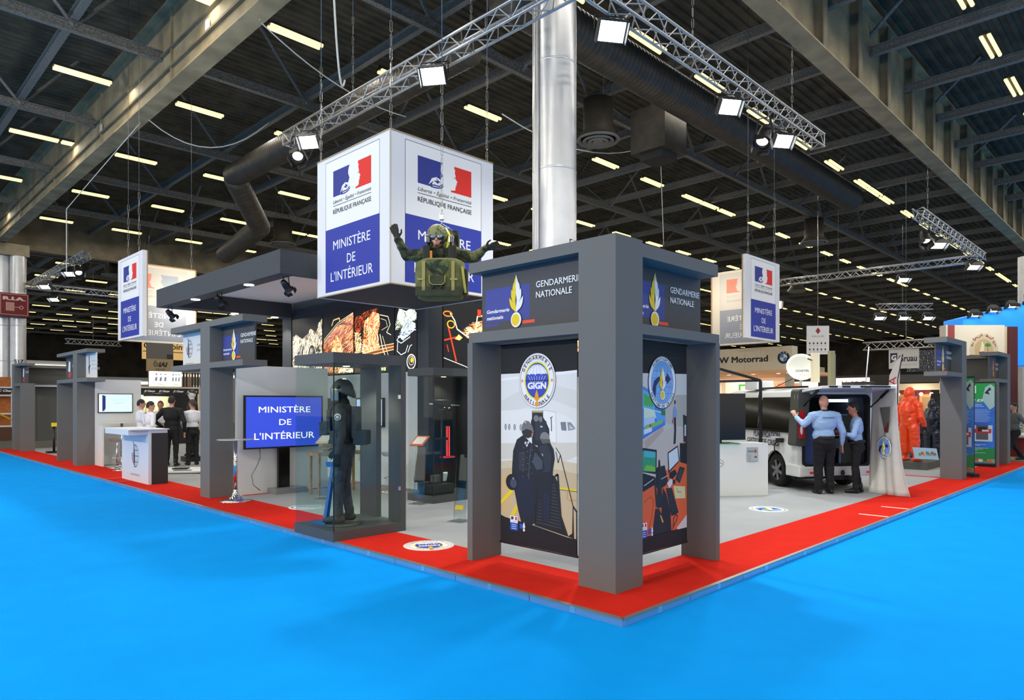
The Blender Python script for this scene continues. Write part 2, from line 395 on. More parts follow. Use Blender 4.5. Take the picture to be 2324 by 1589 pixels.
c4 = column('column', 40.3, 2.9, .5, 9.4)
# round fabric and spiral ducts
DUCT = mat('#514d45', .5, .6, spk=.15, sc=4)
def duct(pts, r, label, step=.16):
    P_ = [Vector(p) for p in pts]; q = []; rs = []
    for a_, c_ in zip(P_, P_[1:]):
        n = max(2, int((c_-a_).length/step))
        for k in range(n): q += [a_.lerp(c_, k/n), a_.lerp(c_, (k+.82)/n)]; rs += [r, r]; q.append(a_.lerp(c_, (k+.91)/n)); rs.append(r*1.014)
    tag(B().tube(q, rs, DUCT, 20).build('air_duct'), label, 'air duct')
duct([(5.6, 7.0, 10.3), (26, 7.0, 10.3)], .5, 'wide ribbed metal air duct running right behind the shiny column')
duct([(6.6, 9.2, 10.3), (6.6, 22.5, 10.3)], .42, 'ribbed metal air duct above the left lighting truss')
duct([(6.6, 22.4, 10.2), (8.6, 24.6, 9.1), (9.4, 30, 8.9)], .42, 'bent end of ribbed duct behind the large hanging cube', .2)
duct([(5.2, 6.6, 13), (5.2, 6.6, 10.2)], .55, 'upright ribbed duct drop beside the top of the shiny column')
for x, y, z, h_, lb in ((12.3, 9.7, 9.75, 1.2, 'round ringed air diffuser right of the shiny column'), (30.7, 10.3, 9.75, 1.2, 'round ringed air diffuser above the long right truss'),
                        (12.1, 29.5, 9.75, 1.2, 'round ringed air diffuser above the hanging cube, far off'), (8.6, 45, 9.75, 1.2, 'round ringed air diffuser over the far left hall'),
                        (45, 17, 9.75, 1.2, 'round ringed air diffuser furthest away over the right hall')):
    t = thing('air_diffuser', lb, 'diffuser', (x, y, z), 'round air diffusers under the roof')
    for r_, zz in ((.66, 0), (.48, -.03), (.32, -.05), (.17, -.06)):
        B().lathe([(r_, zz), (r_-.05, zz-.05), (r_-.13, zz+.02), (r_-.14, zz+.06), (r_-.03, zz+.05), (r_, zz)], (x, y, z), mat('#8b8b87', .45, .5), 32).build('ring', t)
    for a_ in (0, 2.1, 4.2): B().tube([(x+.4*cos(a_), y+.4*sin(a_), z+.3), (x+.4*cos(a_), y+.4*sin(a_), 13.12)], .012, CHROME if 0 else STEEL, 5).build('hanger_rod', t)
    B().lathe([(.66, .03), (.45, .3), (.45, h_), (.01, h_)], (x, y, z), DUCT, 28).build('duct_neck', t)
t = thing('duct_box', 'dark sheet metal duct box hanging right of the shiny column', 'duct', (13.6, 8.4, 9.2))
B().box(13.0, 14.2, 7.8, 9.0, 9.3, 10.6, DUCT).build('box', t); B().box(13.2, 14.0, 8.0, 8.8, 9.1, 9.3, mat('#2a2a28', .7)).build('outlet', t)
for x in (13.2, 14.0): B().tube([(x, 8.4, 10.5), (x, 8.4, 13.12)], .015, STEEL, 5).build('hanger_rod', t)
# luminaires: twin tube fluorescent fittings in rows along X
LAMP = mat('#ffe79a', .5, emit=1.55); HOUS = mat('#3a3936', .6, .3)
lm = B().box(0, 1.5, -.13, .13, .05, .1, HOUS).box(0, 1.5, -.03, .03, .1, .16, HOUS).mesh('housing')
tb = B().tube([(.03, 0, 0), (1.47, 0, 0)], .05, LAMP, 8).mesh('tube')
one = B().box(0, 1.5, -.13, .13, .05, .1, HOUS).tube([(.03, -.07, .02), (1.47, -.07, .02)], .035, LAMP, 6).tube([(.03, .07, .02), (1.47, .07, .02)], .035, LAMP, 6).mesh('ceiling_light')
cand = []
for j in range(-2, 17):
    for i in range(-4, 33):
        x, y = .23+3.31*i, .65+6.35*j
        xs = [x]
        if (i+j) % 9 == 0 and x > 12: xs.append(x+1.6)
        if i == 0 and j in (2, 4): xs.append(x+1.55)
        for xx in xs:
            if seen(xx+.7, y, 11.25, 80): cand.append((view(xx, y, 11.25)[2], xx, y))
cand.sort(); GL = 'fluorescent fittings in rows under the hall roof';
inrow = {}
for d, x, y in sorted(cand[:280], key=lambda c: c[1]): inrow.setdefault(round(y, 1), []).append((x, y))
rows_ = sorted(inrow); nth = lambda n: '%d%s' % (n, 'th' if 10 < n % 100 < 14 else {1: 'st', 2: 'nd', 3: 'rd'}.get(n % 10, 'th'))
LAB = {p_: 'twin tube roof light, %s from the left in the %s roof row from the camera' % (nth(inrow[r_].index(p_)+1), nth(i+1)) for i, r_ in enumerate(rows_) for p_ in inrow[r_]}
for d, x, y in cand[:110]:
    t = thing('ceiling_light', LAB[x, y], 'ceiling light', (x, y, 11.22), GL)
    obj('housing', lm, t)
    for s_ in (-.085, .085): obj('tube', tb, t, (0, s_, .015))
for d, x, y in cand[110:280]: tag(obj('ceiling_light', one, None, (x, y, 11.22)), LAB[x, y], 'ceiling light', GL)
rest = B()
for d, x, y in cand[280:]: rest.box(x, x+1.5, y-.06, y+.06, 11.2, 11.25, LAMP)
if cand[280:]: tag(rest.build('ceiling_light'), 'faint far rows of fluorescent lights', 'ceiling light', kind='stuff')
# ------------------------------------------------------------------ lighting trusses
def truss(name, label, p, q, s=.29, big=True, r=.025):
    """square four-chord truss from p to q (lower left chord line), side s; braces are parts on the near ones"""
    p, q = Vector(p), Vector(q); d = q-p; L = d.length; a = d/L; side = a.cross(Vector((0, 0, 1))).normalized(); up = Vector((0, 0, 1))
    t = thing(name, label, 'truss', p)
    cs = [Vector((0, 0, 0)), side*s, side*s+up*s, up*s]
    cm = B().tube([(0, 0, 0), d], r, TRUSS, 8).mesh('chord')
    for c in cs: obj('chord', cm, t, c)
    n = int(L/.3); st = L/n; braces = {}
    for f in range(4):
        u, v = cs[f], cs[(f+1) % 4]
        for z in (0, 1): braces[f, z] = (u if not z else v), (v if not z else u)
    if big:
        mm = {k: B().tube([c0, c1+a*st], .012, TRUSS, 5, False).mesh('brace') for k, (c0, c1) in braces.items()}
        mm['e'] = [B().tube([cs[f], cs[(f+1) % 4]], .012, TRUSS, 5, False).mesh('brace') for f in range(4)]
        for i in range(n):
            for f in range(4): obj('brace', mm[f, i % 2], t, a*st*i)
        for f in range(4):
            obj('brace', mm['e'][f], t); obj('brace', mm['e'][f], t, d)
    else:
        b = B()
        for i in range(n):
            for f in range(4):
                c0, c1 = braces[f, i % 2]; b.tube([c0+a*st*i, c1+a*st*(i+1)], .014, TRUSS, 4, False)
        o = b.build('bracing', t, True, fix=False); o['kind'] = 'stuff'
    return t
TZ = 7.75
truss('lighting_truss', 'silver square truss with floodlights, upper left of the column', (3.2, 2.9, TZ), (3.2, 11.9, TZ))
truss('lighting_truss', 'silver square truss with floodlights, upper right of the column', (3.55, 3.25, TZ), (12.15, 3.25, TZ))
truss('lighting_truss', 'far silver truss end on, above the right sign with the lamps', (20.6, 3.3, TZ), (30.2, 3.3, TZ), big=False)
truss('lighting_truss', 'long far truss crossing level above the satellite dish', (30.2, 3.2, TZ), (30.2, 15, TZ), big=False)
truss('lighting_truss', 'far left silver truss slanting up beside the red hose sign', (3.3, 29.5, TZ), (3.3, 40.5, TZ), big=False)
truss('lighting_truss', 'far left silver truss running level behind the left hanging sign', (3.3, 40.5, TZ), (15, 40.5, TZ), big=False)
truss('lighting_truss', 'small truss with four lamps above the white leaflet board', (34.5, 8.6, 6.6), (36.5, 6.6, 6.6), big=False)
truss('lighting_truss', 'white truss carrying the coach builder banner', (24.65, 6.0, 3.8), (24.65, 3.6, 3.8), big=False)
truss('lighting_truss', 'dim brown truss end behind the tan sign board', (6.0, 45, 5.3), (9, 45, 5.3), big=False)
# floodlights and spotlights under the trusses
GLOW = mat('#f4fbff', .4, emit=12); GLOWW = mat('#fff0d8', .4, emit=8)
def flood(x, y, z, aim, label, s=1, glow=GLOW, grp=None):
    t = thing('floodlight', label, 'floodlight', (x, y, z), grp); a = (Vector(aim)-Vector((x, y, z))).normalized(); sd = a.cross(Vector((0, 0, 1))).normalized(); up = sd.cross(a)
    w, h, d = .21*s, .15*s, .12*s; c = Vector((0, 0, -.22*s)); M4 = lambda o_, i, j, k: o_+sd*i+up*j+a*k
    b = B(); f0 = [M4(c, i*w, j*h, d) for i, j in ((-1, -1), (1, -1), (1, 1), (-1, 1))]; b0 = [M4(c, i*w*.55, j*h*.5, -d) for i, j in ((-1, -1), (1, -1), (1, 1), (-1, 1))]
    b.add(f0+b0, [(4, 5, 6, 7), (0, 1, 5, 4), (1, 2, 6, 5), (2, 3, 7, 6), (3, 0, 4, 7)], BLACK)
    for i, j in ((-1, 0), (1, 0), (0, 1)): b.obox(M4(c, i*w*1.06, j*h*1.06, d*1.2), sd*(w if j else .008), up*(.008 if j else h), a*.07*s, BLACK)
    b.build('housing', t, True)
    B().add([M4(c, i*w*.93, j*h*.9, d*.97) for i, j in ((-1, -1), (1, -1), (1, 1), (-1, 1))], [(0, 1, 2, 3)], glow).build('lens', t, True, fix=False)
    b = B()
    for i in (-1, 1): b.bar(M4(c, i*w*1.12, 0, 0), M4(c, i*w*1.12, 0, 0)+Vector((0, 0, .2*s)), .02, .012, BLACK)
    b.bar(M4(c, -w*1.12, 0, 0)+Vector((0, 0, .2*s)), M4(c, w*1.12, 0, 0)+Vector((0, 0, .2*s)), .02, .012, BLACK); b.build('yoke', t, True)
    return t
G1 = 'floodlights under the stand trusses'
fl = [('floodlight under the end of the left truss', 0), ('brightest floodlight on the left truss, above the cube', 1), ('floodlight at the top edge right of the column', 2), ('middle floodlight on the right truss', 3), ('floodlight at the far end of the right truss', 4)]
for (x, y), (lb, i) in zip(((3.2, 10.6), (3.2, 6.3), (4.2, 3.25), (7.97, 3.25), (10.4, 3.25)), fl):
    flood(x, y, TZ, (x-2.6, y-1.8, TZ-2.6) if i < 2 else (x-1.8, y-2.6, TZ-2.6), 'white '+lb, 1.05, grp=G1)
for x, y, z, lb in ((23.5, 3.28, 7.745, 'distant flood under the far right truss, near end'), (29, 3.28, 7.745, 'distant flood at the corner of the far right truss'), (30.2, 6.2, 7.745, 'distant flood below the long level truss, middle'),
                    (3.3, 31.3, 7.745, 'distant flood at the near end of the far left truss'), (3.3, 36, 7.745, 'distant flood halfway along the far left truss'), (4.6, 40.48, 7.745, 'distant flood at the corner of the far left trusses'),
                    (34.6, 8.5, 6.6, 'small lamp at the left of the four lamp truss'), (36.4, 6.7, 6.6, 'small lamp at the right of the four lamp truss'), (35.5, 7.6, 6.6, 'small lamp at the front of the four lamp truss')):
    flood(x, y, z, (x-1.5, y-1.5, z-3.2), lb, 1.3, grp='distant floodlights on far trusses')
flood(8.5, 38, 6.4, (5, 34, 5.5), 'distant bright flood left of the left hanging sign', 1.3)
flood(24.6, 9.6, 6.2, (20, 5, 5.6), 'warm glaring lamp beside the right hanging sign', 1.1, GLOWW)
def par(x, y, z, aim, label, s=1, mt=BLACK, grp='black spotlights'):
    t = thing('spotlight', label, 'spotlight', (x, y, z), grp); a = (Vector(aim)-Vector((x, y, z))).normalized(); q = Vector((0, 0, 1)).rotation_difference(a).to_matrix().to_4x4()
    c = Vector((0, 0, -.24*s)); M_ = Matrix.Translation(c) @ q
    B().lathe([(.02, -.16*s), (.07*s, -.15*s), (.095*s, -.02*s), (.1*s, .14*s), (.12*s, .15*s), (.12*s, .17*s), (.088*s, .165*s), (.08*s, .08*s), (.001, .06*s)], (0, 0, 0), mt, 16).xf(M_).build('can', t, True)
    B().lathe([(.082*s, .13*s), (.05*s, .14*s), (.001, .145*s)], (0, 0, 0), mat('#fff6e0', .3, emit=1.2), 16).xf(M_).build('lens', t, True)
    b = B()
    for i in range(4): b.obox(M_ @ Vector((.14*s*cos(i*pi/2), .14*s*sin(i*pi/2), .22*s)), q.to_3x3() @ Vector((.07*s*abs(sin(i*pi/2))+.004, .07*s*abs(cos(i*pi/2))+.004, 0)), q.to_3x3() @ Vector((0, 0, .05*s)), q.to_3x3() @ (Vector((cos(i*pi/2), sin(i*pi/2), 0))*.004), mt)
    b.build('barn_door', t, True)
    sd = a.cross(Vector((0, 0, 1))).normalized(); b = B()
    for i in (-1, 1): b.bar(c+sd*i*.12*s, sd*i*.08*s, .025*s, .01, mt)
    b.bar(-sd*.09*s, sd*.09*s, .025*s, .01, mt); b.build('yoke', t, True)
    return t
par(3.2, 11.2, TZ, (1.5, 8, 4), 'black barn door spot under the end of the left truss', 1.4)
par(9.6, 3.25, TZ, (7, 3, 4), 'black barn door spot on the right truss beside the last flood', 1.5)
par(22, 3.28, TZ, (20, 2, 4), 'black spot on the far right truss', 1.5)
par(3.3, 30.3, TZ, (3, 26, 4), 'black spot with warm rim on the far left truss', 1.6)
for x, y, lb in ((1.0, 7.45, 'under the near corner of the dark canopy'), (.9, 9.87, 'under the middle of the dark canopy'), (.95, 12.6, 'under the far left end of the dark canopy')):
    par(x, y, 3.83, (x+1.6, y+.6, 2.4), 'black barn door spot '+lb, .62)
# chains and cables
CH = mat('#8e8e8a', .4, .8)
def chain(p, q, label, w=.012):
    p, q = Vector(p), Vector(q); L = (q-p).length; w *= .8; b = B(); nl = min(8, int(L/.2)); m_ = p+(q-p)/L*nl*.2
    b.tube([m_, q], .006, CH, 5)
    for i in range(nl):
        a, c = p.lerp(m_, i/nl), p.lerp(m_, (i+.93)/nl); r = Vector((w*1.6, 0, 0)) if i % 2 else Vector((0, w*1.6, 0))
        b.tube([a, a.lerp(c, .12)+r, a.lerp(c, .88)+r, c, a.lerp(c, .88)-r, a.lerp(c, .12)-r, a], w*.45, CH, 4, False)
    tag(b.build('hanging_chain', loc=p, fix=False), label, 'chain', 'suspension chains')
def cable(pts, r, label, mt=None, cat='cable', sag=0):
    P_ = [Vector(p) for p in pts]; q = []
    for a, c in zip(P_, P_[1:]):
        for k in range(10): t_ = k/10; q.append(a.lerp(c, t_)-Vector((0, 0, sag*4*t_*(1-t_))))
    q.append(P_[-1]); tag(B().tube(q, r, mt or mat('#dcdcd4', .6), 6).build('cable'), label, cat)
# ------------------------------------------------------------------ emblem prints
YEL = '#f2d21f'; WH = '#f4f4f2'; NAVY = '#1d2a7a'; BLU = '#2b3fae'
def flame(g, x, y, h, left=YEL, right=WH, ball=YEL, dark='#23285e'):
    """grenade with flames: x,y = ball centre, h = height from ball centre to tip"""
    k = h/.467
    def leaf(px, py, w, l, ang, c, side):
        pts = []
        for i in range(9):
            t = i/8; ww = w*sin(pi*min(1, t*1.02))**.8; pts.append((t*l, ww*.5+.25*l*t*t))
        for i in range(8, -1, -1):
            t = i/8; ww = w*sin(pi*min(1, t*1.02))**.8; pts.append((t*l, -ww*.5+.25*l*t*t))
        a = ang; out = []
        for u, v in pts:
            X, Y = u*cos(a)-v*sin(a), u*sin(a)+v*cos(a); out.append((x+side*(px-Y*0+X)*k if False else x+side*(px+X)*k, y+(py+Y)*k))
        g.poly(out, c)
    def sym(scale, cl, cr):
        for side, c in ((-1, cl), (1, cr)):
            for px, py, w, l, a in ((.004, .09, .05*scale, .17, .75), (.006, .16, .05*scale, .165, .95), (.006, .23, .05*scale, .15, 1.12), (.004, .29, .045*scale, .13, 1.28)):
                leaf(px, py, w, l, a, c, side)
            g.poly([(x, y+.06*k), (x+side*.03*k, y+.1*k), (x+side*.05*k, y+.2*k), (x+side*.042*k, y+.32*k), (x+side*.025*k, y+.4*k), (x, y+.467*k)], c)
    if dark: sym(1.45, dark, dark)
    sym(1.0, left, right)
    g.poly([(x, y+.12*k), (x-.01*k, y+.2*k), (x, y+.27*k), (x+.01*k, y+.2*k)], dark or left)
    g.ell2(x, y, .08*k, .084*k, dark or right, 28); g.ell2(x, y, .074*k, .078*k, right, 28); g.ell2(x-.006*k, y, .056*k, .06*k, ball, 28)
    return g
def flag(g, x, y, w, h, c1='#27358f', c2='#e8231a', fine=True, bg=WH):
    f = lambda a, b: (x+a*w, y+b*h/.6)
    g.poly([f(*p) for p in ((0, 0), (0, .6), (.45, .6), (.425, .54), (.41, .47), (.41, .41), (.43, .35), (.445, .3), (.42, .24), (.40, .18), (.36, .1), (.27, .03), (.24, 0))], c1)
    g.poly([f(*p) for p in ((.6, 0), (.605, .035), (.66, .05), (.69, .07), (.685, .12), (.70, .14), (.69, .165), (.715, .19), (.705, .225), (.73, .26), (.69, .33), (.69, .4), (.675, .46), (.685, .51), (.665, .56), (.67, .6), (1, .6), (1, 0))], c2)
    if fine:
        g.poly([f(*p) for p in ((.19, .03), (.25, .19), (.33, .24), (.42, .2), (.43, .16), (.36, .17), (.28, .14))], bg)
        g.poly([f(*p) for p in ((.25, .05), (.28, .14), (.33, .12), (.4, .05), (.36, .08))], bg)
        g.line([f(.23, .0), f(.34, .0), (f(.42, .03)), f(.46, .08)], .018*w, c1); g.line([f(.28, .045), f(.38, .05), f(.45, .11)], .016*w, c1); g.line([f(.33, .2), f(.4, .13)], .012*w, c1)
        g.line([f(.655, .335), f(.675, .345), f(.683, .33)], .008*w, '#55606a')
def ministry(g, W, H, faded=False, blue='#2436a0', red='#ea2418', white=WH, ink='#3a3330', bright=True):
    """the ministry panel: flag, motto and blue field; W x H is the whole face"""
    if faded: blue, red, ink = '#9aa0ac', '#f0917c', '#b9b4ac'
    g.rect(.13*W, .475*H, .87*W, .965*H, white); L = .004
    g.line([(.13*W, .025*H), (.13*W, .965*H), (.87*W, .965*H), (.87*W, .025*H)], .008, '#4b4e55' if not faded else '#c9c4bb')
    flag(g, .242*W, .70*H, .523*W, .185*H, '#25348c' if not faded else '#a9b4be', red, not faded)
    g.text('Liberté • Égalité • Fraternité', .242*W, .65*H, .026*H, ink, .523*W, shear=.25)
    g.rect(.242*W, .632*H, .765*W, .6355*H, ink)
    g.text('RÉPUBLIQUE FRANÇAISE', .242*W, .577*H, .033*H, ink, .523*W, bold=.008)
    g.rect(.13*W, .023*H, .87*W, .475*H, blue)
    g.text('MINISTÈRE', .5*W, .32*H, .067*H, WH, .51*W, 'c', bold=.004)
    g.text('DE', .5*W, .205*H, .067*H, WH, .115*W, 'c', bold=.004); g.text("L'INTÉRIEUR", .5*W, .095*H, .07*H, WH, .58*W, 'c', bold=.004)
def gend(g, x0=0, y0=0, W=None):
    g.rect(x0+.054, y0+.108, x0+.707, y0+.463, '#3e4796'); g.rect(x0+.054, y0+.063, x0+.26, y0+.091, '#3e4796'); g.rect(x0+.608, y0+.06, x0+.777, y0+.092, '#f0513a')
    g.text('Gendarmerie', x0+.077, y0+.205, .04, WH, .34, shear=.22, bold=.025); g.text('nationale', x0+.077, y0+.135, .04, WH, .25, shear=.22, bold=.025)
    flame(g, x0+.522, y0+.106, .47)
    g.text('GENDARMERIE', x0+.805, y0+.404, .066, WH, .58, bold=.012); g.text('NATIONALE', x0+.805, y0+.30, .066, WH, .466, bold=.012)
def globe(g, cx, cy, r):
    for a in (-.55, 0, .55, 1): g.line([(cx+r*a*cos(t), cy+r*sin(t)) for t in np.linspace(-pi/2, pi/2, 12)], r*.06, '#3c4450')
    for s_ in (-.5, 0, .5): g.line([(cx-.1*r, cy+r*s_), (cx+r*sqrt(1-s_*s_), cy+r*s_*1.05)], r*.06, '#3c4450')
    g.poly([(cx-.45*r, cy+1.3*r), (cx-.3*r, cy+.6*r), (cx-.45*r, cy), (cx-.2*r, cy-1.1*r), (cx+.05*r, cy-.4*r), (cx-.1*r, cy+.4*r), (cx-.3*r, cy+1.25*r)], '#46505c')
    g.line([(cx-.75*r, cy+.25*r), (cx-.78*r, cy-.1*r), (cx-.55*r, cy-.55*r), (cx-.2*r, cy-.7*r)], r*.14, '#cf3a33')
    g.text('COOPÉRATION INTERNATIONALE', cx, cy-1.75*r, r*.17, '#8d949b', r*2.5, 'c')
# ------------------------------------------------------------------ grey display towers
PAN = mat('#47474a', .6); PANW = mat('#dfe0df', .6)
t = thing('display_tower', 'big dark grey corner tower nearest the camera with two hanging banners', 'display tower', (.53, .46, .06))
B().box(.53, .95, .46, .88, .06, 3.25, GREY).build('pillar', t)
B().box(.5, .93, 2.31, 2.39, .06, 2.39, GREY).build('leg', t); B().box(2.33, 2.41, .46, .88, .06, 2.385, GREY).build('leg', t)
B().box(.53, .95, .88, 2.40, 2.39, 2.5, GREY).build('lintel', t); B().box(.95, 2.40, .46, .88, 2.385, 2.48, GREY).build('lintel', t)
B().box(.53, .95, .88, 2.40, 3.14, 3.25, GREY).build('cornice', t); B().box(.95, 2.37, .46, .88, 3.10, 3.225, GREY).build('cornice', t)
p_ = B().box(.66, .69, .88, 2.33, 2.5, 3.14, PAN).build('sign_panel', t); g = G((.66, 2.33, 2.5), *XM); gend(g); pr(g, 'print', p_)
p_ = B().box(.95, 2.39, .68, .71, 2.48, 3.10, PAN).build('sign_panel', t); g = G((.96, .68, 2.48), *YM); gend(g); pr(g, 'print', p_)
def cross_tower(label, ax, a0, a1, p0, d0, legs, zl, zc, left, right):
    """pillar with two beams along an axis; ax 'y' faces -X at x = d0, ax 'x' faces -Y at y = d0; left/right: prints on the panels on both sides of the pillar"""
    f = (lambda a, d, z: (d, a, z)) if ax == 'y' else (lambda a, d, z: (a, d, z))
    def bx(A0, A1, D0, D1, Z0, Z1, m_):
        p, q = f(A0, D0, Z0), f(A1, D1, Z1); return B().box(p[0], q[0], p[1], q[1], Z0, Z1, m_)
    D1 = d0+.42; t = thing('display_tower', label, 'display tower', f(p0, d0, .06))
    bx(p0, p0+.42, d0, D1, .06, zc[1], GREY).build('pillar', t)
    for l in legs: bx(l, l+.08, d0, D1, .06, zl[0], GREY).build('leg', t)
    for z0, z1, nm in ((*zl, 'lintel'), (*zc, 'cornice')):
        for A0, A1 in ((a0, p0), (p0+.42, a1)):
            if A1-A0 > .02: bx(A0, A1, d0-.001, D1-.001, z0, z1, GREY).build(nm, t)
    for (A0, A1, fn) in (left, right):
        if not fn: continue
        pn = bx(A0, A1, d0+.21, d0+.24, zl[1], zc[0], PANW if fn in ('globe', 'pale') else PAN).build('sign_panel', t)
        g = G((d0+.21, A1, zl[1]), *XM) if ax == 'y' else G((A0, d0+.21, zl[1]), *YM)
        if fn == 'gend': gend(g)
        elif fn == 'globe': globe(g, .32, .33, .17); g.text('DIRECTION', .72, .36, .05, '#b7bbbd', .5); g.text('DE LA COOPÉRATION', .72, .27, .05, '#b7bbbd', .6)
        elif fn == 'pale': g.poly([(.3, .12), (.24, .3), (.3, .34), (.28, .55), (.34, .66), (.36, .36), (.44, .33), (.37, .28), (.36, .1)], '#26282c'); [g.text(w_, .55, .42-.1*i, .05, '#9aa0a4', .6) for i, w_ in enumerate(('SERVICE DE', 'PROTECTION', 'SÉCURITÉ'))]
        elif fn == 'red': g.poly([(.2, .1), (.5, .05), (.6, .2), (.35, .22)], '#d0402e'); g.poly([(.25, .25), (.45, .22), (.5, .5), (.3, .55)], WH); g.text('POLICE', .7, .35, .08, WH, .5)
        elif fn == 'sec': flame(g, .5, .15, .42, '#e07a35', '#e89a5a', '#e07a35', None); g.text('SÉCURITÉ', .8, .38, .07, WH, .42, bold=.01); g.text('CIVILE', .8, .26, .07, WH, .3, bold=.01)
        pr(g, 'print', pn)
    return t
ZL, ZC = (2.36, 2.46), (3.09, 3.2)
cross_tower('dark grey tower with globe sign and flame sign beside the big blue screen', 'y', 7.82, 11.06, 9.157, .44, (), ZL, ZC, (9.58, 11.0, 'globe'), (7.84, 9.157, 'gend'))
cross_tower('dark grey tower with pale signs beside the white wall with a small screen', 'y', 17.03, 20.2, 18.0, .44, (20.12,), (2.3, 2.4), (3.06, 3.15), (18.42, 20.1, 'red'), (17.04, 18.0, 'pale'))
t = cross_tower('farthest left dark grey tower with a back wall', 'y', 25.63, 27.1, 26.7, .5, (25.63,), (2.33, 2.43), (3.04, 3.13), (0, 0, None), (25.65, 26.7, 'red'))
B().box(.92, 3.2, 26.7, 27.1, 3.02, 3.12, GREY).build('cornice', t); B().box(.92, 3.2, 26.7, 27.1, 2.33, 2.43, GREY).build('lintel', t)
B().box(.92, 3.2, 26.95, 26.99, 2.43, 3.02, GREYD).build('sign_panel', t); B().box(.92, 3.2, 26.95, 26.99, .35, 2.33, GREYD).build('back_wall', t)
B().box(.92, 3.2, 26.68, 26.7, 2.34, 2.38, WHITE).build('light_strip', t); B().box(3.1, 3.2, 26.7, 27.1, .06, 2.33, GREY).build('leg', t)
cross_tower('dark grey tower right of the orange suit with one flame sign', 'x', 11.89, 13.62, 13.2, .423, (), (2.31, 2.4), (3.0, 3.11), (11.95, 13.2, 'gend'), (0, 0, None))
t = cross_tower('farthest right dark grey tower behind the green banner', 'x', 17.3, 18.95, 18.53, .44, (17.3,), (2.29, 2.38), (2.99, 3.09), (17.35, 18.53, 'sec'), (0, 0, None))
B().box(18.53, 18.95, .86, 2.0, 2.99, 3.09, GREY).build('cornice', t); B().box(18.53, 18.95, .86, 2.0, 2.29, 2.38, GREY).build('lintel', t); B().box(18.7, 18.74, .86, 2.0, 2.38, 2.99, GREYD).build('sign_panel', t)
# ------------------------------------------------------------------ the two hanging photo banners in the corner tower
def oval_gign(g, cx, cy, R):
    g.ell2(cx, cy, R, R*1.11, '#8d8f92', 48); g.ell2(cx, cy, R*.985, R*1.095, WH, 48); g.ring(cx, cy, R*.93, R*1.03, R*.025, '#b5353a', 48)
    g.ell2(cx, cy, R*.69, R*.77, '#f3e11e', 40); g.ell2(cx, cy, R*.63, R*.71, '#20264e', 40); g.ell2(cx, cy, R*.615, R*.695, '#3347b5', 40)
    g.poly([(cx+R*.6*cos(t), cy+R*.05+R*.6*sin(t)) for t in np.linspace(.28, pi-.28, 22)]+[(cx-R*.5+R*.2*i, cy+R*(.28 if i % 2 else .2)) for i in range(6)], WH)
    for a in (-.42, -.22, 0, .22, .42): g.line([(cx, cy+R*.66), (cx+R*a*.8, cy+R*.5), (cx+R*a*1.15, cy+R*.22)], R*.012, '#9aa2b4')
    for i in range(7): x = cx-R*.5+R*i/6; g.line([(x, cy+R*.22), (cx+(x-cx)*.55, cy-R*.1)], R*.016, WH)
    for i in range(7): x = cx-R*.5+R*i/6; g.ell2(x, cy+R*.22, R*.07, R*.05, '#3a50c8', 10)
    g.rect(cx-R*.62, cy-R*.02, cx+R*.62, cy+R*.015, '#20264e')
    g.text('GIGN', cx, cy-R*.33, R*.26, WH, R*.98, 'c', bold=.05)
    flame(g, cx, cy-R*.95, R*.6, '#f0a020', '#f0a020', '#f0a020', None)
    g.arc('GENDARMERIE', cx, cy, R*.76, R*.86, radians(158), radians(22), R*.15, '#1d1d20', .015)
    g.arc('NATI', cx, cy, R*.9, R*1.0, radians(218), radians(262), R*.15, '#1d1d20', .015, True); g.arc('NALE', cx, cy, R*.9, R*1.0, radians(278), radians(322), R*.15, '#1d1d20', .015, True)
    for s_ in (-1, 1):
        pts = [(cx+s_*R*.81+R*.09*(1 if i % 2 == 0 else .42)*sin(i*pi/5), cy+R*.09*(1 if i % 2 == 0 else .42)*cos(i*pi/5)) for i in range(10)]; g.poly(pts, '#eda32a')
def oval_plan(g, cx, cy, R, words=True):
    g.ell2(cx, cy, R, R*1.06, '#1b1d24', 48); g.ell2(cx, cy, R*.96, R*1.02, '#eef0f1', 48); g.ring(cx, cy, R*.8, R*.85, R*.02, '#8b4a78', 44); g.ell2(cx, cy, R*.785, R*.835, '#7fb2e6', 44)
    for a in (-.6, -.2, .2, .6): g.line([(cx+R*.78*a*cos(t*.9), cy+R*.8*sin(t)) for t in np.linspace(-pi/2+.15, pi/2-.15, 9)], R*.012, '#3d5f96')
    for s_ in (-.55, -.2, .2, .55): g.line([(cx-R*.78*sqrt(1-s_*s_), cy+R*.8*s_), (cx+R*.78*sqrt(1-s_*s_), cy+R*.8*s_)], R*.012, '#3d5f96')
    g.poly([(cx-R*.72, cy-R*.3), (cx-R*.6, cy+R*.05), (cx-R*.3, cy+R*.22), (cx+R*.3, cy+R*.25), (cx+R*.28, cy+R*.42), (cx+R*.62, cy+R*.14), (cx+R*.3, cy-R*.08), (cx+R*.3, cy+R*.06), (cx-R*.25, cy+R*.04), (cx-R*.45, cy-R*.15), (cx-R*.5, cy-R*.6)], '#20295c')
    for i in range(7):
        a = -.75+i*.22; g.line([(cx+R*(.52+.06*(i % 2)), cy+R*(a*.4+.1)), (cx+R*(.68-.05*(i % 2)), cy+R*(a*.55+.12))], R*.02, '#c9485a')
    flame(g, cx, cy-R*.5, R*1.15)
    if words: g.arc('PLANIFICATION', cx, cy, R*.825, R*.88, radians(140), radians(40), R*.12, '#26262c', .01); g.arc('GESTION DE CRISES', cx, cy, R*.94, R*.99, radians(205), radians(335), R*.12, '#26262c', .01, True)
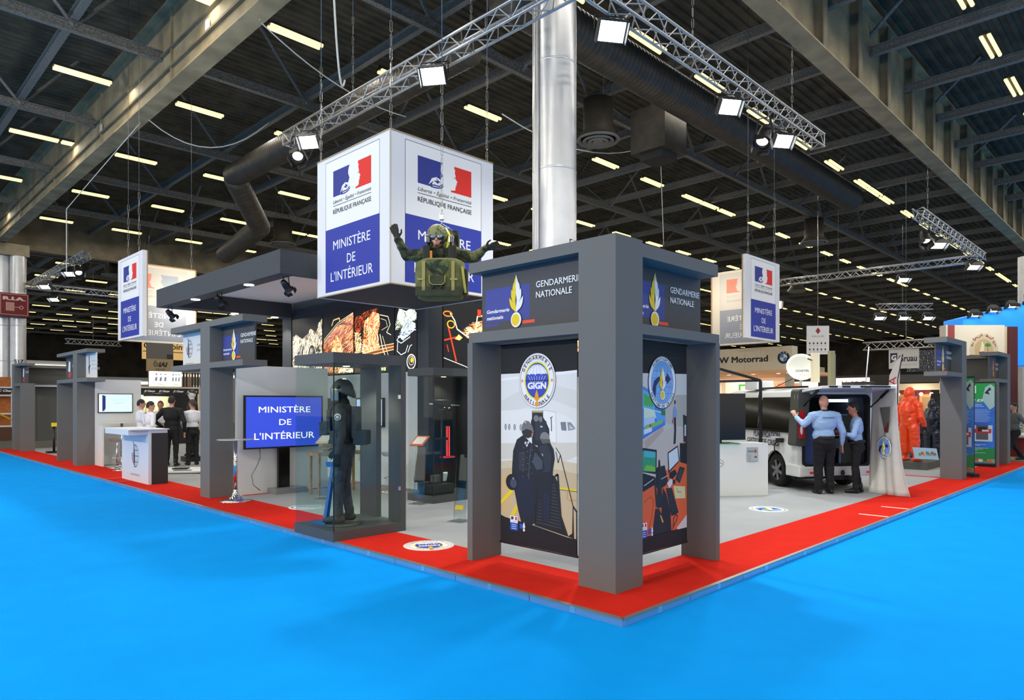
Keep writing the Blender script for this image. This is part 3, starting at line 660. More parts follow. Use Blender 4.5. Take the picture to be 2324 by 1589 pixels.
def small_logos(g, x, y, s=1):
    g.rect(x, y, x+.11*s, y+.15*s, '#1f55c8'); g.rect(x, y+.078*s, x+.11*s, y+.15*s, WH); flag(g, x+.012*s, y+.108*s, .086*s, .033*s, fine=False); g.rect(x+.03*s, y+.09*s, x+.085*s, y+.094*s, '#8d949b')
    for i in range(3): g.rect(x+.02*s, y+(.055-.02*i)*s, x+.09*s, y+(.061-.02*i)*s, '#dfe6f5')
    g.rect(x+.14*s, y+.03*s, x+.19*s, y+.08*s, '#2c58c0'); flame(g, x+.2*s, y+.02*s, .085*s, WH, WH, WH, None)
# --- the boarding team photograph (all print lies flat on the cloth)
t = thing('hanging_banner', 'tall banner with parachute crest and boarding team, left opening of corner tower', 'banner', (.72, 1.57, .265))
def clothbar(t, ax, p, a0, a1, z0, z1):
    f = (lambda a, d, z: (p+d, a, z)) if ax == 'y' else (lambda a, d, z: (a, p+d, z))
    b = B(); n = 12
    for k in range(n):
        u0, u1 = a0+(a1-a0)*k/n, a0+(a1-a0)*(k+1)/n
        b.add([f(u0, .004, z0), f(u1, .004, z0), f(u1, .004, z1), f(u0, .004, z1), f(u0, .01, z0), f(u1, .01, z0), f(u1, .01, z1), f(u0, .01, z1)], [(0, 1, 2, 3), (4, 5, 6, 7), (0, 1, 5, 4), (2, 3, 7, 6), (0, 3, 7, 4), (1, 2, 6, 5)], mat('#151413', .7))
    c = b.build('cloth', t); b = B(); b.tube([f(a0-.01, .007, z0), f(a1+.02, .007, z0)], .013, mat('#2a2a2c', .4), 8); b.build('bottom_bar', t)
    B().tube([f(a0-.01, .007, z1), f(a1+.01, .007, z1)], .01, BLACK, 8).build('top_bar', t)
    for a in (a0+.1, a1-.1): B().tube([f(a, .007, z1), f(a, .007, z1+.025), f(a+.012, .007, z1+.032)], .004, CHROME, 6).build('hook', t)
    return c
c_ = clothbar(t, 'y', .72, 1.055, 2.10, .265, 2.358)
g = G((.722, 2.10, .265), *XM, step=.00006)
f1 = lambda *ps: [(x, y) for x, y in ps]
g.rect(.0, .17, 1.045, 1.79, '#e9e6df'); g.poly(f1((0, 1.745), (0, 1.72), (1.045, 1.77), (1.045, 1.80)), '#f6f5f1'); g.poly(f1((.0, 1.5), (.3, 1.62), (.75, 1.66), (1.045, 1.6), (1.045, 1.42), (.7, 1.52), (.3, 1.42), (0, 1.35)), '#dfdcd4')
g.poly(f1((0, .17), (1.045, .17), (1.045, .88), (.6, .92), (0, .86)), '#cdb892'); g.poly(f1((0, .86), (.6, .93), (1.045, .9), (1.045, .8), (.5, .85), (0, .78)), '#d9c9a8'); g.poly(f1((0, .7), (.25, .8), (.15, .4), (0, .3)), '#d8b77e')
g.poly(f1((0, 1.40), (.45, 1.42), (.765, 1.386), (.9, 1.36), (1.0, 1.31), (1.045, 1.22), (1.045, .95), (.9, .91), (.6, .93), (0, .88)), '#efece5'); g.poly(f1((0, 1.05), (1.045, 1.1), (1.045, .97), (.9, .91), (.6, .93), (0, .88)), '#dcd4c4')
for x in (.07, .124, .204, .294): g.ell2(x, 1.228, .018, .034, '#8b8d90', 16); g.ell2(x, 1.226, .012, .026, '#a9abad', 16)
g.poly(f1((.607, 1.41), (.775, 1.39), (.785, 1.1), (.76, 1.086), (.607, 1.09)), '#f5f2ec'); g.line(f1((.607, 1.41), (.775, 1.39), (.785, 1.1), (.76, 1.086), (.607, 1.09)), .004, '#b9b3a6'); g.poly(f1((.453, 1.40), (.607, 1.405), (.607, 1.05), (.453, 1.05)), '#3a332c'); g.rect(.46, 1.385, .6, 1.405, '#b9a882')
g.line(f1((.715, 1.34), (.72, 1.2)), .012, '#4a4a4c'); g.line(f1((.70, 1.33), (.735, 1.345)), .008, '#4a4a4c')
g.poly(f1((.836, 1.294), (.905, 1.297), (.914, 1.211), (.85, 1.213)), '#7c8288'); g.poly(f1((.924, 1.296), (.97, 1.294), (1.028, 1.235), (1.0, 1.222), (.935, 1.213)), '#8f969b'); g.poly(f1((.95, 1.27), (1.01, 1.235), (.95, 1.225)), '#c2c7c9')
g.poly(f1((0, .44), (0, .40), (.173, .535), (.2, .6), (.173, .6)), '#f0d81c'); g.poly(f1((.08, .22), (.12, .27), (.222, .422), (.25, .38), (.17, .24)), '#ecd220'); g.rect(.782, .629, 1.045, .652, '#e8cf2a'); g.rect(.782, .625, 1.045, .63, '#3f3a30')
g.line(f1((.93, .64), (.92, .55), (.95, .53), (1.04, .545)), .008, '#e5962e')
g.poly(f1((.489, .236), (.53, .7), (.70, .78), (.763, .753), (.802, .7), (.841, .369), (.927, .18)), '#1a1b1e'); g.line(f1((.763, .753), (.802, .778), (.841, .369), (.927, .182)), .022, '#222326')
for i in range(14): y = .27+.032*i; g.line(f1((.52+.005*i, y), (.85-.006*i, y-.02)), .006, '#4a4d52')
g.line(f1((.777, 1.04), (.836, .972), (.807, .89), (.777, 1.0)), .008, '#232427'); g.line(f1((.836, .972), (.998, .481), (.99, .177)), .010, '#232427'); g.line(f1((.998, .481), (1.045, .43), (1.045, .15)), .018, '#232427'); g.poly(f1((.93, .18), (.99, .22), (1.0, .44), (1.01, .17)), '#1a1b1e')
D1, D2, D3 = '#1c1d24', '#2e313b', '#454a58'
g.poly(f1((.44, 1.29), (.47, 1.36), (.52, 1.38), (.58, 1.37), (.64, 1.3), (.69, 1.22), (.69, 1.14), (.6, 1.05), (.46, 1.06)), D1); g.poly(f1((.5, 1.28), (.62, 1.3), (.67, 1.2), (.6, 1.1), (.5, 1.1)), D2)
g.ell2(.513, 1.325, .036, .034, '#7c7a78', 18); g.ell2(.575, 1.318, .026, .03, '#77797a', 18); g.ell2(.635, 1.28, .02, .025, '#2c2f38', 14); g.rect(.57, 1.235, .6, 1.25, '#c9ccce')
g.poly(f1((.531, 1.04), (.55, 1.1), (.62, 1.12), (.69, 1.1), (.75, 1.02), (.763, .93), (.74, .82), (.72, .6), (.70, .3), (.60, .28), (.57, .5), (.52, .6)), D1); g.poly(f1((.55, 1.04), (.66, 1.07), (.72, .96), (.70, .8), (.6, .78)), D2); g.poly(f1((.62, .58), (.7, .56), (.69, .3), (.61, .29)), '#1c2238')
g.ell2(.63, 1.135, .062, .055, '#85827f', 22); g.poly(f1((.565, 1.12), (.70, 1.12), (.705, 1.085), (.6, 1.07)), '#5b5957'); g.text('IGN', .555, .945, .026, '#d9dadb', .05, bold=.03)
g.poly(f1((.458, 1.06), (.52, 1.04), (.6, .95), (.633, .82), (.6, .78), (.55, .73), (.52, .6), (.51, .468), (.5, .26), (.45, .235), (.44, .22), (.33, .22), (.3, .25), (.26, .36), (.244, .42), (.2, .58), (.167, .65), (.17, .8), (.185, .98), (.24, 1.1), (.33, 1.15)), D1)
g.poly(f1((.22, 1.0), (.3, 1.1), (.42, 1.07), (.44, .9), (.4, .75), (.22, .76)), '#221f25'); g.poly(f1((.22, .72), (.42, .7), (.47, .5), (.45, .3), (.33, .28), (.25, .5)), '#1a2032'); g.poly(f1((.5, .98), (.6, .9), (.6, .82), (.52, .8), (.46, .88)), D3); g.poly(f1((.27, .97), (.36, .98), (.36, .78), (.27, .78)), D2); g.line(f1((.45, 1.05), (.42, .9), (.41, .7)), .012, D3)
for i in range(16): g.ell2(.33+.06*(i % 3)+.01*sin(i), .72+.02*i, .005, .005, '#8a8d92', 6)
g.ell2(.168, .65, .09, .085, '#131419', 20); g.ell2(.19, .64, .05, .05, D3, 14); g.rect(.175, .68, .2, .7, '#8a8d92')
g.poly(f1((.31, 1.185), (.32, 1.26), (.36, 1.30), (.41, 1.295), (.46, 1.25), (.485, 1.19), (.47, 1.165), (.45, 1.2), (.38, 1.21)), '#76716f'); g.poly(f1((.31, 1.185), (.38, 1.215), (.45, 1.2), (.46, 1.14), (.4, 1.12), (.34, 1.13)), '#2b2727'); g.poly(f1((.45, 1.17), (.475, 1.175), (.47, 1.14), (.455, 1.13)), '#c97f5a'); g.rect(.355, 1.275, .375, 1.29, '#d4cfca')
for x, y in ((.35, 1.07), (.39, 1.075), (.37, 1.045)): g.poly(f1((x, y), (x+.02, y+.02), (x+.032, y), (x+.012, y-.018)), '#d7d8da')
g.poly(f1((0, .29), (.067, .271), (.156, .262), (.489, .232), (.927, .172), (1.045, .165), (1.045, 0), (0, 0)), '#121212')
small_logos(g, .145, .148); oval_gign(g, .527, 1.71, .252)
pr(g, 'print', c_)
t = thing('hanging_banner', 'tall banner with arrow crest and control room photo, right opening of corner tower', 'banner', (1.57, .68, .265))
c_ = clothbar(t, 'x', .68, 1.04, 2.105, .265, 2.36)
g = G((1.04, .682, .265), *YM, step=.00006)
g.rect(0, .16, 1.065, 1.77, '#cfc7be'); g.poly(f1((0, 1.77), (1.065, 1.79), (1.065, 1.57), (.85, 1.565), (.6, 1.6), (0, 1.68)), '#d5d0ca'); g.poly(f1((.6, 1.57), (.855, 1.565), (.86, 1.24), (.64, 1.28)), '#c2bab2'); g.poly(f1((.855, 1.565), (1.065, 1.57), (1.065, 1.22), (.86, 1.243)), '#b9b0a6')
g.poly(f1((0, 1.0), (.26, 1.13), (.86, 1.243), (1.065, 1.22), (1.065, .8), (0, .8)), '#cdbfb2'); g.poly(f1((.26, 1.1), (.6, 1.25), (.62, 1.2), (.3, 1.02)), '#bfa99c')
g.poly(f1((0, 1.72), (.33, 1.62), (.65, 1.42), (.645, 1.265), (.26, 1.14), (0, 1.06)), '#4f86d8')
for p_, c in ((((0, 1.68), (.33, 1.59), (.45, 1.52), (.45, 1.4), (0, 1.45)), '#5fb6d9'), (((.26, 1.58), (.42, 1.52), (.42, 1.44), (.26, 1.46)), '#4fb055'), (((.26, 1.44), (.64, 1.38), (.64, 1.33), (.26, 1.33)), '#d9ead0'), (((.26, 1.33), (.45, 1.35), (.45, 1.26), (.26, 1.24)), '#bcd6ea'), (((.45, 1.4), (.64, 1.37), (.64, 1.3), (.5, 1.29)), '#5da5ea'), (((.28, 1.26), (.6, 1.31), (.6, 1.28), (.28, 1.2)), '#7dc46a'), (((.57, 1.42), (.645, 1.4), (.645, 1.35), (.57, 1.36)), '#3e7a3a'), (((.26, 1.22), (.4, 1.24), (.4, 1.2), (.26, 1.17)), '#dfe7ee')): g.poly(p_, c)
g.ell2(.375, 1.255, .02, .018, '#d04848', 14); g.line(f1((0, 1.06), (.26, 1.14), (.645, 1.265)), .012, '#3a6ad8')
g.poly(f1((.80, 1.43), (.83, 1.46), (.868, 1.40), (.865, 1.33), (.83, 1.31), (.8, 1.34)), '#6f9fd8'); g.ell2(.83, 1.49, .017, .024, '#4a342c', 14); g.poly(f1((.805, 1.33), (.85, 1.33), (.855, 1.2), (.845, 1.06), (.80, 1.05), (.815, 1.2)), '#26262c'); g.line(f1((.8, 1.42), (.79, 1.3)), .014, '#c98a70'); g.rect(.775, 1.27, .795, 1.31, '#c23c35')
g.poly(f1((.99, 1.36), (1.065, 1.34), (1.065, 1.04), (1.0, 1.05)), '#2a2a2e'); g.rect(1.02, 1.13, 1.05, 1.25, '#d5d6d8'); g.rect(1.0, 1.04, 1.04, 1.07, '#d96a35')
g.poly(f1((0, .72), (.26, .66), (.45, .72), (.69, .80), (.922, .866), (1.065, .83), (1.065, .16), (0, .16)), '#e8642a'); g.poly(f1((.87, .178), (1.065, .29), (1.065, .155), (.88, .155)), '#dcd6d2')
g.poly(f1((0, 1.05), (.255, 1.039), (.488, 1.009), (.481, .764), (.255, .8), (0, .83)), '#141518'); g.poly(f1((0, 1.03), (.47, .99), (.462, .79), (.0, .83)), '#2f9d72'); g.poly(f1((.26, 1.015), (.46, .99), (.46, .93), (.26, .95)), '#4fb6c2'); g.poly(f1((.3, .87), (.46, .84), (.462, .79), (.26, .82)), '#7fc23f')
g.poly(f1((0, .8), (.255, .79), (.45, .74), (.45, .66), (.255, .61), (0, .57)), '#16171a'); g.poly(f1((.488, .832), (.633, .845), (.697, .679), (.66, .64), (.52, .6), (.45, .66)), '#1c1d21'); g.line(f1((.26, .665), (.43, .72)), .008, '#d9dadb'); g.line(f1((.53, .70), (.69, .735)), .007, '#d9dadb')
g.poly(f1((.69, .972), (.885, 1.037), (.925, .874), (.704, .755)), '#17181b'); g.poly(f1((.705, .962), (.875, 1.018), (.905, .878), (.72, .785)), '#dbe2e4'); g.poly(f1((.72, .76), (.83, .79), (.87, .74), (.78, .69), (.72, .71)), '#121316'); g.poly(f1((.925, 1.06), (1.065, 1.05), (1.065, .83), (.93, .86)), '#1a1b1f')
g.poly(f1((.922, .814), (1.027, .788), (.922, .637), (.834, .684)), '#24262b'); g.poly(f1((.93, .79), (1.0, .775), (.925, .665), (.87, .69)), '#3a3d44'); g.poly(f1((.68, .66), (.75, .70), (.80, .66), (.72, .60)), '#e3dcd8'); g.ell2(.81, .66, .03, .026, '#1c1d20', 14)
g.poly(f1((.797, .62), (1.027, .595), (1.035, .468), (.834, .485)), '#e2d79a'); g.line(f1((.87, .59), (.88, .55), (.95, .54)), .006, '#4a4638')
g.poly(f1((.654, .606), (.768, .603), (.9, .332), (.761, .309)), '#1b1c1f')
for i in range(8): a = i/8; g.line(f1((.68+.1*a, .58-.24*a), (.77+.12*a, .585-.25*a)), .010, '#33353a')
g.poly(f1((.52, .91), (.545, .9), (.59, .5), (.6, .42), (.49, .42), (.5, .7)), '#202126'); g.poly(f1((.434, .745), (.47, .72), (.5, .45), (.47, .43)), '#2c2426'); g.poly(f1((.6, .62), (.66, .55), (.74, .36), (.76, .16), (.55, .16), (.58, .45)), '#191a1d'); g.poly(f1((.461, .42), (.53, .41), (.64, .25), (.65, .16), (.40, .16)), '#202227'); g.poly(f1((.545, .34), (.56, .345), (.61, .27), (.59, .26)), '#e3b02a'); g.line(f1((.78, .17), (.86, .26), (.88, .3), (.84, .32), (.8, .28), (.79, .2)), .012, '#202126'); g.line(f1((.26, .5), (.38, .55), (.43, .5), (.4, .36), (.36, .26), (.33, .17)), .006, '#a0442a')
g.rect(0, 0, 1.065, .156, '#121212'); small_logos(g, .2, .15); oval_plan(g, .586, 1.69, .258)
pr(g, 'print', c_)
# ------------------------------------------------------------------ hanging cube and hanging double signs
FAB = mat('#e9eaec', .55); FABW = mat('#ece3d2', .6); SEAM = mat('#b59a72', .6)
CX, CY, CS, Z0, Z1 = 1.328, 4.983, 2.03, 3.46, 5.665
t = thing('hanging_cube', 'large white hanging cube with flag print above the stand', 'hanging sign', (CX, CY, Z0), 'hanging ministry signs')
B().box(CX, CX+CS, CY+CS-.03, CY+CS, Z0, Z1, FAB).build('panel', t); B().box(CX+CS-.03, CX+CS, CY, CY+CS-.03, Z0, Z1, FAB).build('panel', t)
a = B().box(CX, CX+.03, CY, CY+CS-.03, Z0, Z1, FAB).build('panel', t); g = G((CX, CY+CS, Z0), *XM); ministry(g, CS, Z1-Z0); pr(g, 'print', a)
a = B().box(CX+.03, CX+CS-.03, CY, CY+.03, Z0, Z1, FAB).build('panel', t); g = G((CX, CY, Z0), *YM); ministry(g, CS, Z1-Z0); pr(g, 'print', a)
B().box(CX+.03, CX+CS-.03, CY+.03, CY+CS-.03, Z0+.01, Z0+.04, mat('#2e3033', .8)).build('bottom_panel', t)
b = B()
for p, q in (((CX, CY), (CX+CS, CY)), ((CX, CY), (CX, CY+CS))):
    for z in (Z0, Z1): b.bar((*p, z), (*q, z), .02, .016, SEAM)
b.bar((CX, CY, Z0), (CX, CY, Z1), .018, .018, mat('#cfc6b6', .6)); b.build('edge_seam', t)
for x, y, lb in ((CX+.04, CY+.04, 'chain from the near corner of the large cube'), (CX+.04, CY+CS-.04, 'chain from the left corner of the large cube'), (CX+CS-.1, CY+.04, 'chain from the right corner of the large cube')):
    chain((x, y, Z1), (x+.02, y, 13.12), lb, .014)
def sign_pair(label, A, axis, back, cat='hanging sign'):
    """one printed panel and a second one seen from behind; A = near corner of the front panel"""
    t = thing('hanging_sign', label, cat, (*A, 3.45), 'hanging ministry signs'); x, y = A; s = 2.03; h = 2.19
    if axis == 'y':      # front panel faces -X, runs to +Y; back panel at the far end runs along +X
        a = B().box(x, x+.12, y, y+s, 3.45, 3.45+h, FAB).build('panel', t); g = G((x, y+s, 3.45), *XM); ministry(g, s, h); pr(g, 'print', a)
        a = B().box(x+.12, x+s, y+s-.1, y+s, 3.45, 3.45+h, FABW).build('panel', t); g = G((x+s, y+s-.1, 3.45), (-1, 0, 0), (0, 0, 1)); g.n = Vector((0, -1, 0)); ministry(g, s, h, True, white='#d8d4cb'); pr(g, 'show_through_print', a)
        B().box(x+.1, x+.125, y-.004, y, 3.45, 3.45+h, SEAM).build('edge_seam', t); B().bar((x+.1, y+s-.11, 3.45+h), (x+s, y+s-.11, 3.45+h), .03, .03, SEAM).bar((x+s, y+s-.11, 3.45), (x+s, y+s-.11, 3.45+h), .03, .03, SEAM).build('edge_seam', t)
    else:
        a = B().box(x, x+s, y, y+.12, 3.45, 3.45+h, FAB).build('panel', t); g = G((x, y, 3.45), *YM); ministry(g, s, h); pr(g, 'print', a)
        a = B().box(x+s-.1, x+s, y+.12, y+s, 3.45, 3.45+h, FABW).build('panel', t); g = G((x+s-.1, y, 3.45), (0, 1, 0), (0, 0, 1)); g.n = Vector((-1, 0, 0)); ministry(g, s, h, True, white='#d8d4cb'); pr(g, 'show_through_print', a)
        B().box(x-.004, x, y+.09, y+.125, 3.45, 3.45+h, SEAM).build('edge_seam', t); B().bar((x+s-.11, y+s, 3.45), (x+s-.11, y+s, 3.45+h), .03, .03, SEAM).build('edge_seam', t)
    return t
sign_pair('left pair of white hanging panels above the globe sign tower', (1.38, 15.8), 'y', 0)
sign_pair('right pair of white hanging panels above the motorcycle stand', (12.6, 5.1), 'x', 0)
for (x, y), lb in (((1.45, 16.3), 'chain of the left hanging sign, near'), ((1.6, 17.7), 'chain of the left hanging sign, middle'), ((3.3, 17.75), 'chain of the left hanging sign, right'), ((12.8, 5.15), 'chain of the right hanging sign, near edge'), ((14.4, 5.15), 'chain of the right hanging sign, far edge')):
    chain((x, y, 5.635), (x, y, 13.12), lb, .016)
# warm lamps that stand behind the show-through panels
light('sign_lamp', 'POINT', (3.0, 17.0, 4.6), 55, (1, .9, .75), (.12, 0)); light('sign_lamp', 'POINT', (13.6, 6.6, 4.9), 25, (1, .85, .65), (.12, 0))
# ------------------------------------------------------------------ dark canopy with recessed white soffit
CAN = mat('#3f4347', .7, spk=.15, sc=40); CAND = mat('#303336', .7)
t = thing('canopy', 'dark overhanging canopy with white soffit left of the large cube', 'canopy', (.79, 7.23, 3.83))
B().box(.79, 1.06, 7.23, 12.95, 3.83, 4.215, CAN).build('beam', t); B().box(1.06, 3.715, 7.23, 7.35, 3.83, 4.215, CAN).build('beam', t); B().box(1.06, 3.715, 12.5, 12.95, 3.83, 4.215, CAN).build('beam', t)
B().box(1.06, 3.715, 7.35, 12.5, 4.17, 4.21, WHITE).build('soffit', t)
DL = mat('#fff8ea', .3, emit=7)
for x, y in ((.925, 8.66), (.925, 11.1), (2.41, 12.7), (3.4, 12.72)):
    o = B().lathe([(.001, -.004), (.06, -.004), (.085, -.012), (.085, 0)], (x, y, 3.83), DL, 20).build('downlight', t)
    light('downlight', 'SPOT', (x, y, 3.8), 60, (1, .95, .85), (.06, 0), (x, y, 0), 110)
# ------------------------------------------------------------------ dark service block with backlit picture frieze
BX, BY = 3.72, 7.13
t = thing('service_block', 'dark square block with backlit picture frieze under the cube', 'booth', (BX, BY, .06))
B().box(BX, BX+.34, BY, BY+.34, .06, 4.2, CAN).build('corner_post', t)
B().box(BX+.04, BX+.1, BY+.34, 12.95, 3.78, 4.2, CAND).build('fascia', t); B().box(BX+.34, 9.5, BY+.04, BY+.1, 3.78, 4.2, CAND).build('fascia', t)
B().box(BX, BX+.3, 12.5, 12.95, .06, 4.2, CAN).build('corner_post', t); B().box(BX+.34, 9.5, BY+.34, 12.9, 4.0, 4.1, CAND).build('roof', t); B().box(9.2, 9.5, BY, BY+.34, .06, 4.2, CAN).build('corner_post', t)
B().box(BX+.04, BX+.1, BY+.34, 12.5, .06, 2.36, WALLW).build('wall', t); B().box(BX+.34, 9.2, BY+.06, BY+.12, .06, 2.36, WALLW).build('wall', t)
DARKP = mat('#17191d', .4)
def strokes(g, poly, n, cols, L=.12, w=.006, a0=.9, spread=1.2, seed=1, base='#1a1712', fr=3.0):
    """fine glowing contour strokes that fill an outline, like a picture reduced to its edges"""
    R = random.Random(seed); g.poly(poly, base); xs = [p[0] for p in poly]; ys_ = [p[1] for p in poly]
    def inside(x, y):
        c = False
        for (x0, y0), (x1, y1) in zip(poly, poly[1:]+poly[:1]):
            if (y0 > y) != (y1 > y) and x < (x1-x0)*(y-y0)/(y1-y0)+x0: c = not c
        return c
    for ci, c in enumerate(cols):
        vs = []; fs = []
        for _ in range(n):
            x, y = R.uniform(min(xs), max(xs)), R.uniform(min(ys_), max(ys_))
            if not inside(x, y): continue
            st = L*R.uniform(.3, 1)/5; ww = w*R.uniform(.5, 1.3); pr_ = None; k0 = noise.noise((x*fr, y*fr, seed))
            if k0 < -.25 and R.random() < .7: continue
            for k in range(6):
                a = a0+spread*2*noise.noise((x*fr*1.7+5, y*fr*1.7, seed+7))+.5*R.uniform(-1, 1); nx, ny = -sin(a)*ww/2, cos(a)*ww/2
                q = [(x+nx, y+ny), (x-nx, y-ny)]
                if pr_: i = len(vs); vs += pr_+q; fs.append((i, i+1, i+3, i+2))
                pr_ = q; x += cos(a)*st; y += sin(a)*st
                if not inside(x, y): break
        if vs: g.put(vs, fs, c)
ys = [12.48, 11.02, 9.72, 8.23, BY+.36]
for k in range(4):
    o = B().box(BX+.01, BX+.04, ys[k+1]+.012, ys[k]-.012, 2.38, 3.77, DARKP).build('picture_panel', t)
    g = G((BX+.01, ys[k], 2.38), *XM, emit=1.25); w = ys[k]-ys[k+1]; H = 1.38
    if k == 0:
        strokes(g, [(.03, .02), (w-.03, .02), (w-.03, 1.3), (w*.85, 1.2), (w*.8, 1.02), (w*.6, 1.12), (w*.52, 1.0), (w*.35, .9), (w*.15, 1.02), (.03, .95)], 520, ('#6f6a5c', '#b9b3a0', '#e6e0cc', '#d9b880', '#f4efe0'), .14, .008, 1.3, .9, 3, '#2a2825')
        g.ell2(w*.66, .42, .2, .32, '#2c2826', 30); g.ring(w*.66, .42, .2, .32, .02, '#bdb4a0'); strokes(g, [(w*.66+.16*cos(a), .4+.27*sin(a)) for a in np.linspace(0, 6.1, 14)], 90, ('#8f8674', '#d9cfb8'), .1, .008, 1.5, 1, 5, '#2c2826'); g.line([(.1, .06), (.1, .2), (w*.4, .1)], .02, '#d9d0b8')
    if k == 1:
        strokes(g, [(.02, .02), (w-.02, .02), (w-.02, 1.3), (w*.7, 1.18), (w*.35, 1.0), (.02, .72)], 620, ('#8a3f18', '#b8642a', '#d98a4a', '#f0b878', '#8f5a6a'), .2, .009, .55, .5, 11, '#4a2412')
        strokes(g, [(w*.3, .1), (w*.62, .1), (w*.66, .5), (w*.6, .72), (w*.45, .88), (w*.33, .7)], 200, ('#e8a050', '#ffd890', '#fff0c8', '#f07a30'), .14, .010, 1.3, 1.2, 13, '#6a3414'); [g.line([(.05, .75+.05*i), (w*.5, 1.1+.05*i), (w-.03, 1.3+.02*i)], .014, '#e8cfa0') for i in range(2)]; g.line([(w*.3, 1.1), (w*.36, 1.22), (w*.55, 1.25), (w*.56, 1.16)], .03, '#c9a870')
        strokes(g, [(w*.4, .02), (w-.02, .02), (w-.02, .2), (w*.6, .15)], 160, ('#ffe0a8', '#fff4d8'), .1, .008, .3, .5, 17, '#7a4420')
    if k == 2:
        strokes(g, [(.02, .75), (.02, 1.2), (w*.3, 1.3), (w*.6, 1.34), (w*.64, 1.2), (w*.3, 1.0)], 200, ('#7a2a10', '#a8401a', '#c9602a'), .12, .008, .6, 1, 19, '#2a1008')
        strokes(g, [(w*.24, .16), (w*.2, .6), (w*.28, 1.1), (w*.5, 1.28), (w*.64, 1.2), (w*.66, .95), (w*.6, .8), (w*.66, .5), (w*.56, .2), (w*.4, .12)], 560, ('#c9702a', '#f0a848', '#ffd488', '#fff2c8', '#e8542a'), .15, .010, 1.3, 1.3, 23, '#3a1a08')
        strokes(g, [(.02, .36), (w*.2, .5), (w*.2, .85), (.02, .9)], 120, ('#c9803a', '#f0c070', '#fff0c0'), .1, .009, .4, 1.4, 29, '#241006')
        g.poly([(.02, .36), (w-.02, .56), (w-.02, .44), (w*.5, .34), (.02, .3)], '#7a4016'); [g.line([(.02, .30+.06*i), (w*.5, .38+.07*i), (w-.02, .44+.06*i)], .014, '#f0c890') for i in range(3)]; g.line([(w*.66, .78), (w*.72, .5), (w*.8, .28), (w*.98, .2)], .02, '#f2e2c0'); g.line([(w*.72, .74), (w*.8, .5), (w*.88, .26)], .014, '#d9c7a0'); g.line([(w*.66, 1.18), (w*.85, 1.12), (w*.9, .95), (w*.82, .8), (w*.92, .74)], .016, '#e8dcc0'); g.line([(w*.68, 1.1), (w*.8, 1.05), (w*.84, .92), (w*.7, .86)], .012, '#c9c0a8'); g.poly([(.03, .02), (w*.5, .02), (w*.48, .26), (.03, .2)], '#4a3a28'); g.rect(w*.6, .02, w*.8, .2, '#3f5f4a'); strokes(g, [(w*.6, .02), (w*.8, .02), (w*.8, .2), (w*.6, .2)], 60, ('#d9e8a0', '#8fd0e0', '#e8c84a'), .08, .01, .6, 2, 31, '#3f5f4a')
    if k == 3:
        strokes(g, [(.03, .95), (w*.2, 1.25), (w*.5, 1.18), (w*.8, 1.22), (w-.02, 1.12), (w-.02, .98), (w*.5, .86), (.03, .82)], 330, ('#7a7a3a', '#a8a860', '#cfe0e0', '#e8f4f8'), .1, .010, 1.4, 1.5, 37, '#3a4020')
        strokes(g, [(w*.12, .68), (w*.5, 1.0), (w*.92, .92), (w*.95, .8), (w*.4, .6)], 240, ('#6a7c86', '#a9c0cc', '#e0f0f6'), .16, .010, .5, 1.0, 41, '#1c2228'); [g.line(p_, .016, '#dfeaf0') for p_ in ([(w*.1, .62), (w*.5, .82), (w*.95, .78)], [(w*.1, .62), (w*.3, .55), (w*.7, .66)], [(w*.15, .6), (w*.12, .4), (w*.3, .32), (w*.5, .36), (w*.6, .5)], [(w*.6, .36), (w*.7, .48), (w*.78, .5)])]
        strokes(g, [(.03, .02), (w*.5, .02), (w*.5, .24), (.03, .27)], 200, ('#b0501c', '#f0a848', '#ffe0a0'), .12, .010, 1.2, .8, 43, '#2a140a'); g.ell2(w*.75, .17, w*.2, .15, '#24242a', 24); g.ring(w*.75, .17, w*.2, .15, .022, '#f0e6d0'); g.ring(w*.76, .19, w*.12, .09, .012, '#cfc6b0'); g.ell2(w*.78, .2, w*.07, .05, '#b8a82a', 16)
    pr(g, 'print', o)
xs = [BX+.36, 6.4, 9.18]
for k in range(2):
    o = B().box(xs[k]+.012, xs[k+1]-.012, BY+.01, BY+.04, 2.38, 3.77, DARKP).build('picture_panel', t); g = G((xs[k], BY+.01, 2.38), *YM, emit=1.25); w = xs[k+1]-xs[k]
    strokes(g, [(.45, .78), (.75, .98), (1.1, 1.05), (w*.6, 1.02), (w*.9, .9), (w*.9, .6), (1.6, .55), (1.1, .52), (.6, .66)], 420, ('#c05018', '#f0a040', '#ffd080', '#fff4d0'), .16, .009, .2, 1.0, 47+k, '#4a2008')
    for p_, c, wd in (([(.12, .9), (.34, .18)], '#d9381c', .035), ([(.03, .58), (.42, .68)], '#c23a20', .03), ([(.02, .24), (.55, .1), (.8, .02)], '#d9d9d6', .014), ([(.18, 1.12), (.3, .98), (.36, .82), (.6, .7), (.8, .64)], '#f0e2c8', .025), ([(.75, .1), (.82, .6), (.9, 1.12), (1.5, 1.2)], '#f5d9b0', .03), ([(.66, .16), (.74, .4), (.8, .62)], '#e2541c', .04), ([(.1, .5), (.14, .36)], '#d9381c', .02)): g.line(p_, wd, c)
    g.ring(.2, .9, .1, .08, .02, '#f2b51e'); g.ring(.12, 1.1, .12, .06, .025, '#e87a20'); g.rect(.9, 1.12, 1.0, 1.26, '#c2361c'); g.ell2(.74, .12, .06, .09, '#ff5a5a', 14); g.poly([(.3, .62), (.4, .72), (.5, .66), (.42, .6)], '#e8c070')
    pr(g, 'print', o)
for k, y in enumerate((8.6, 10.2)):
    o = B().box(BX-.02, BX+.04, y, y+1.0, 1.25, 1.85, BLK2).build('screen', t); g = G((BX-.02, y+1.0, 1.25), *XM, emit=.7); g.rect(.03, .03, .97, .57, '#b9cdf2' if k == 0 else '#16181c'); pr(g, 'print', o)
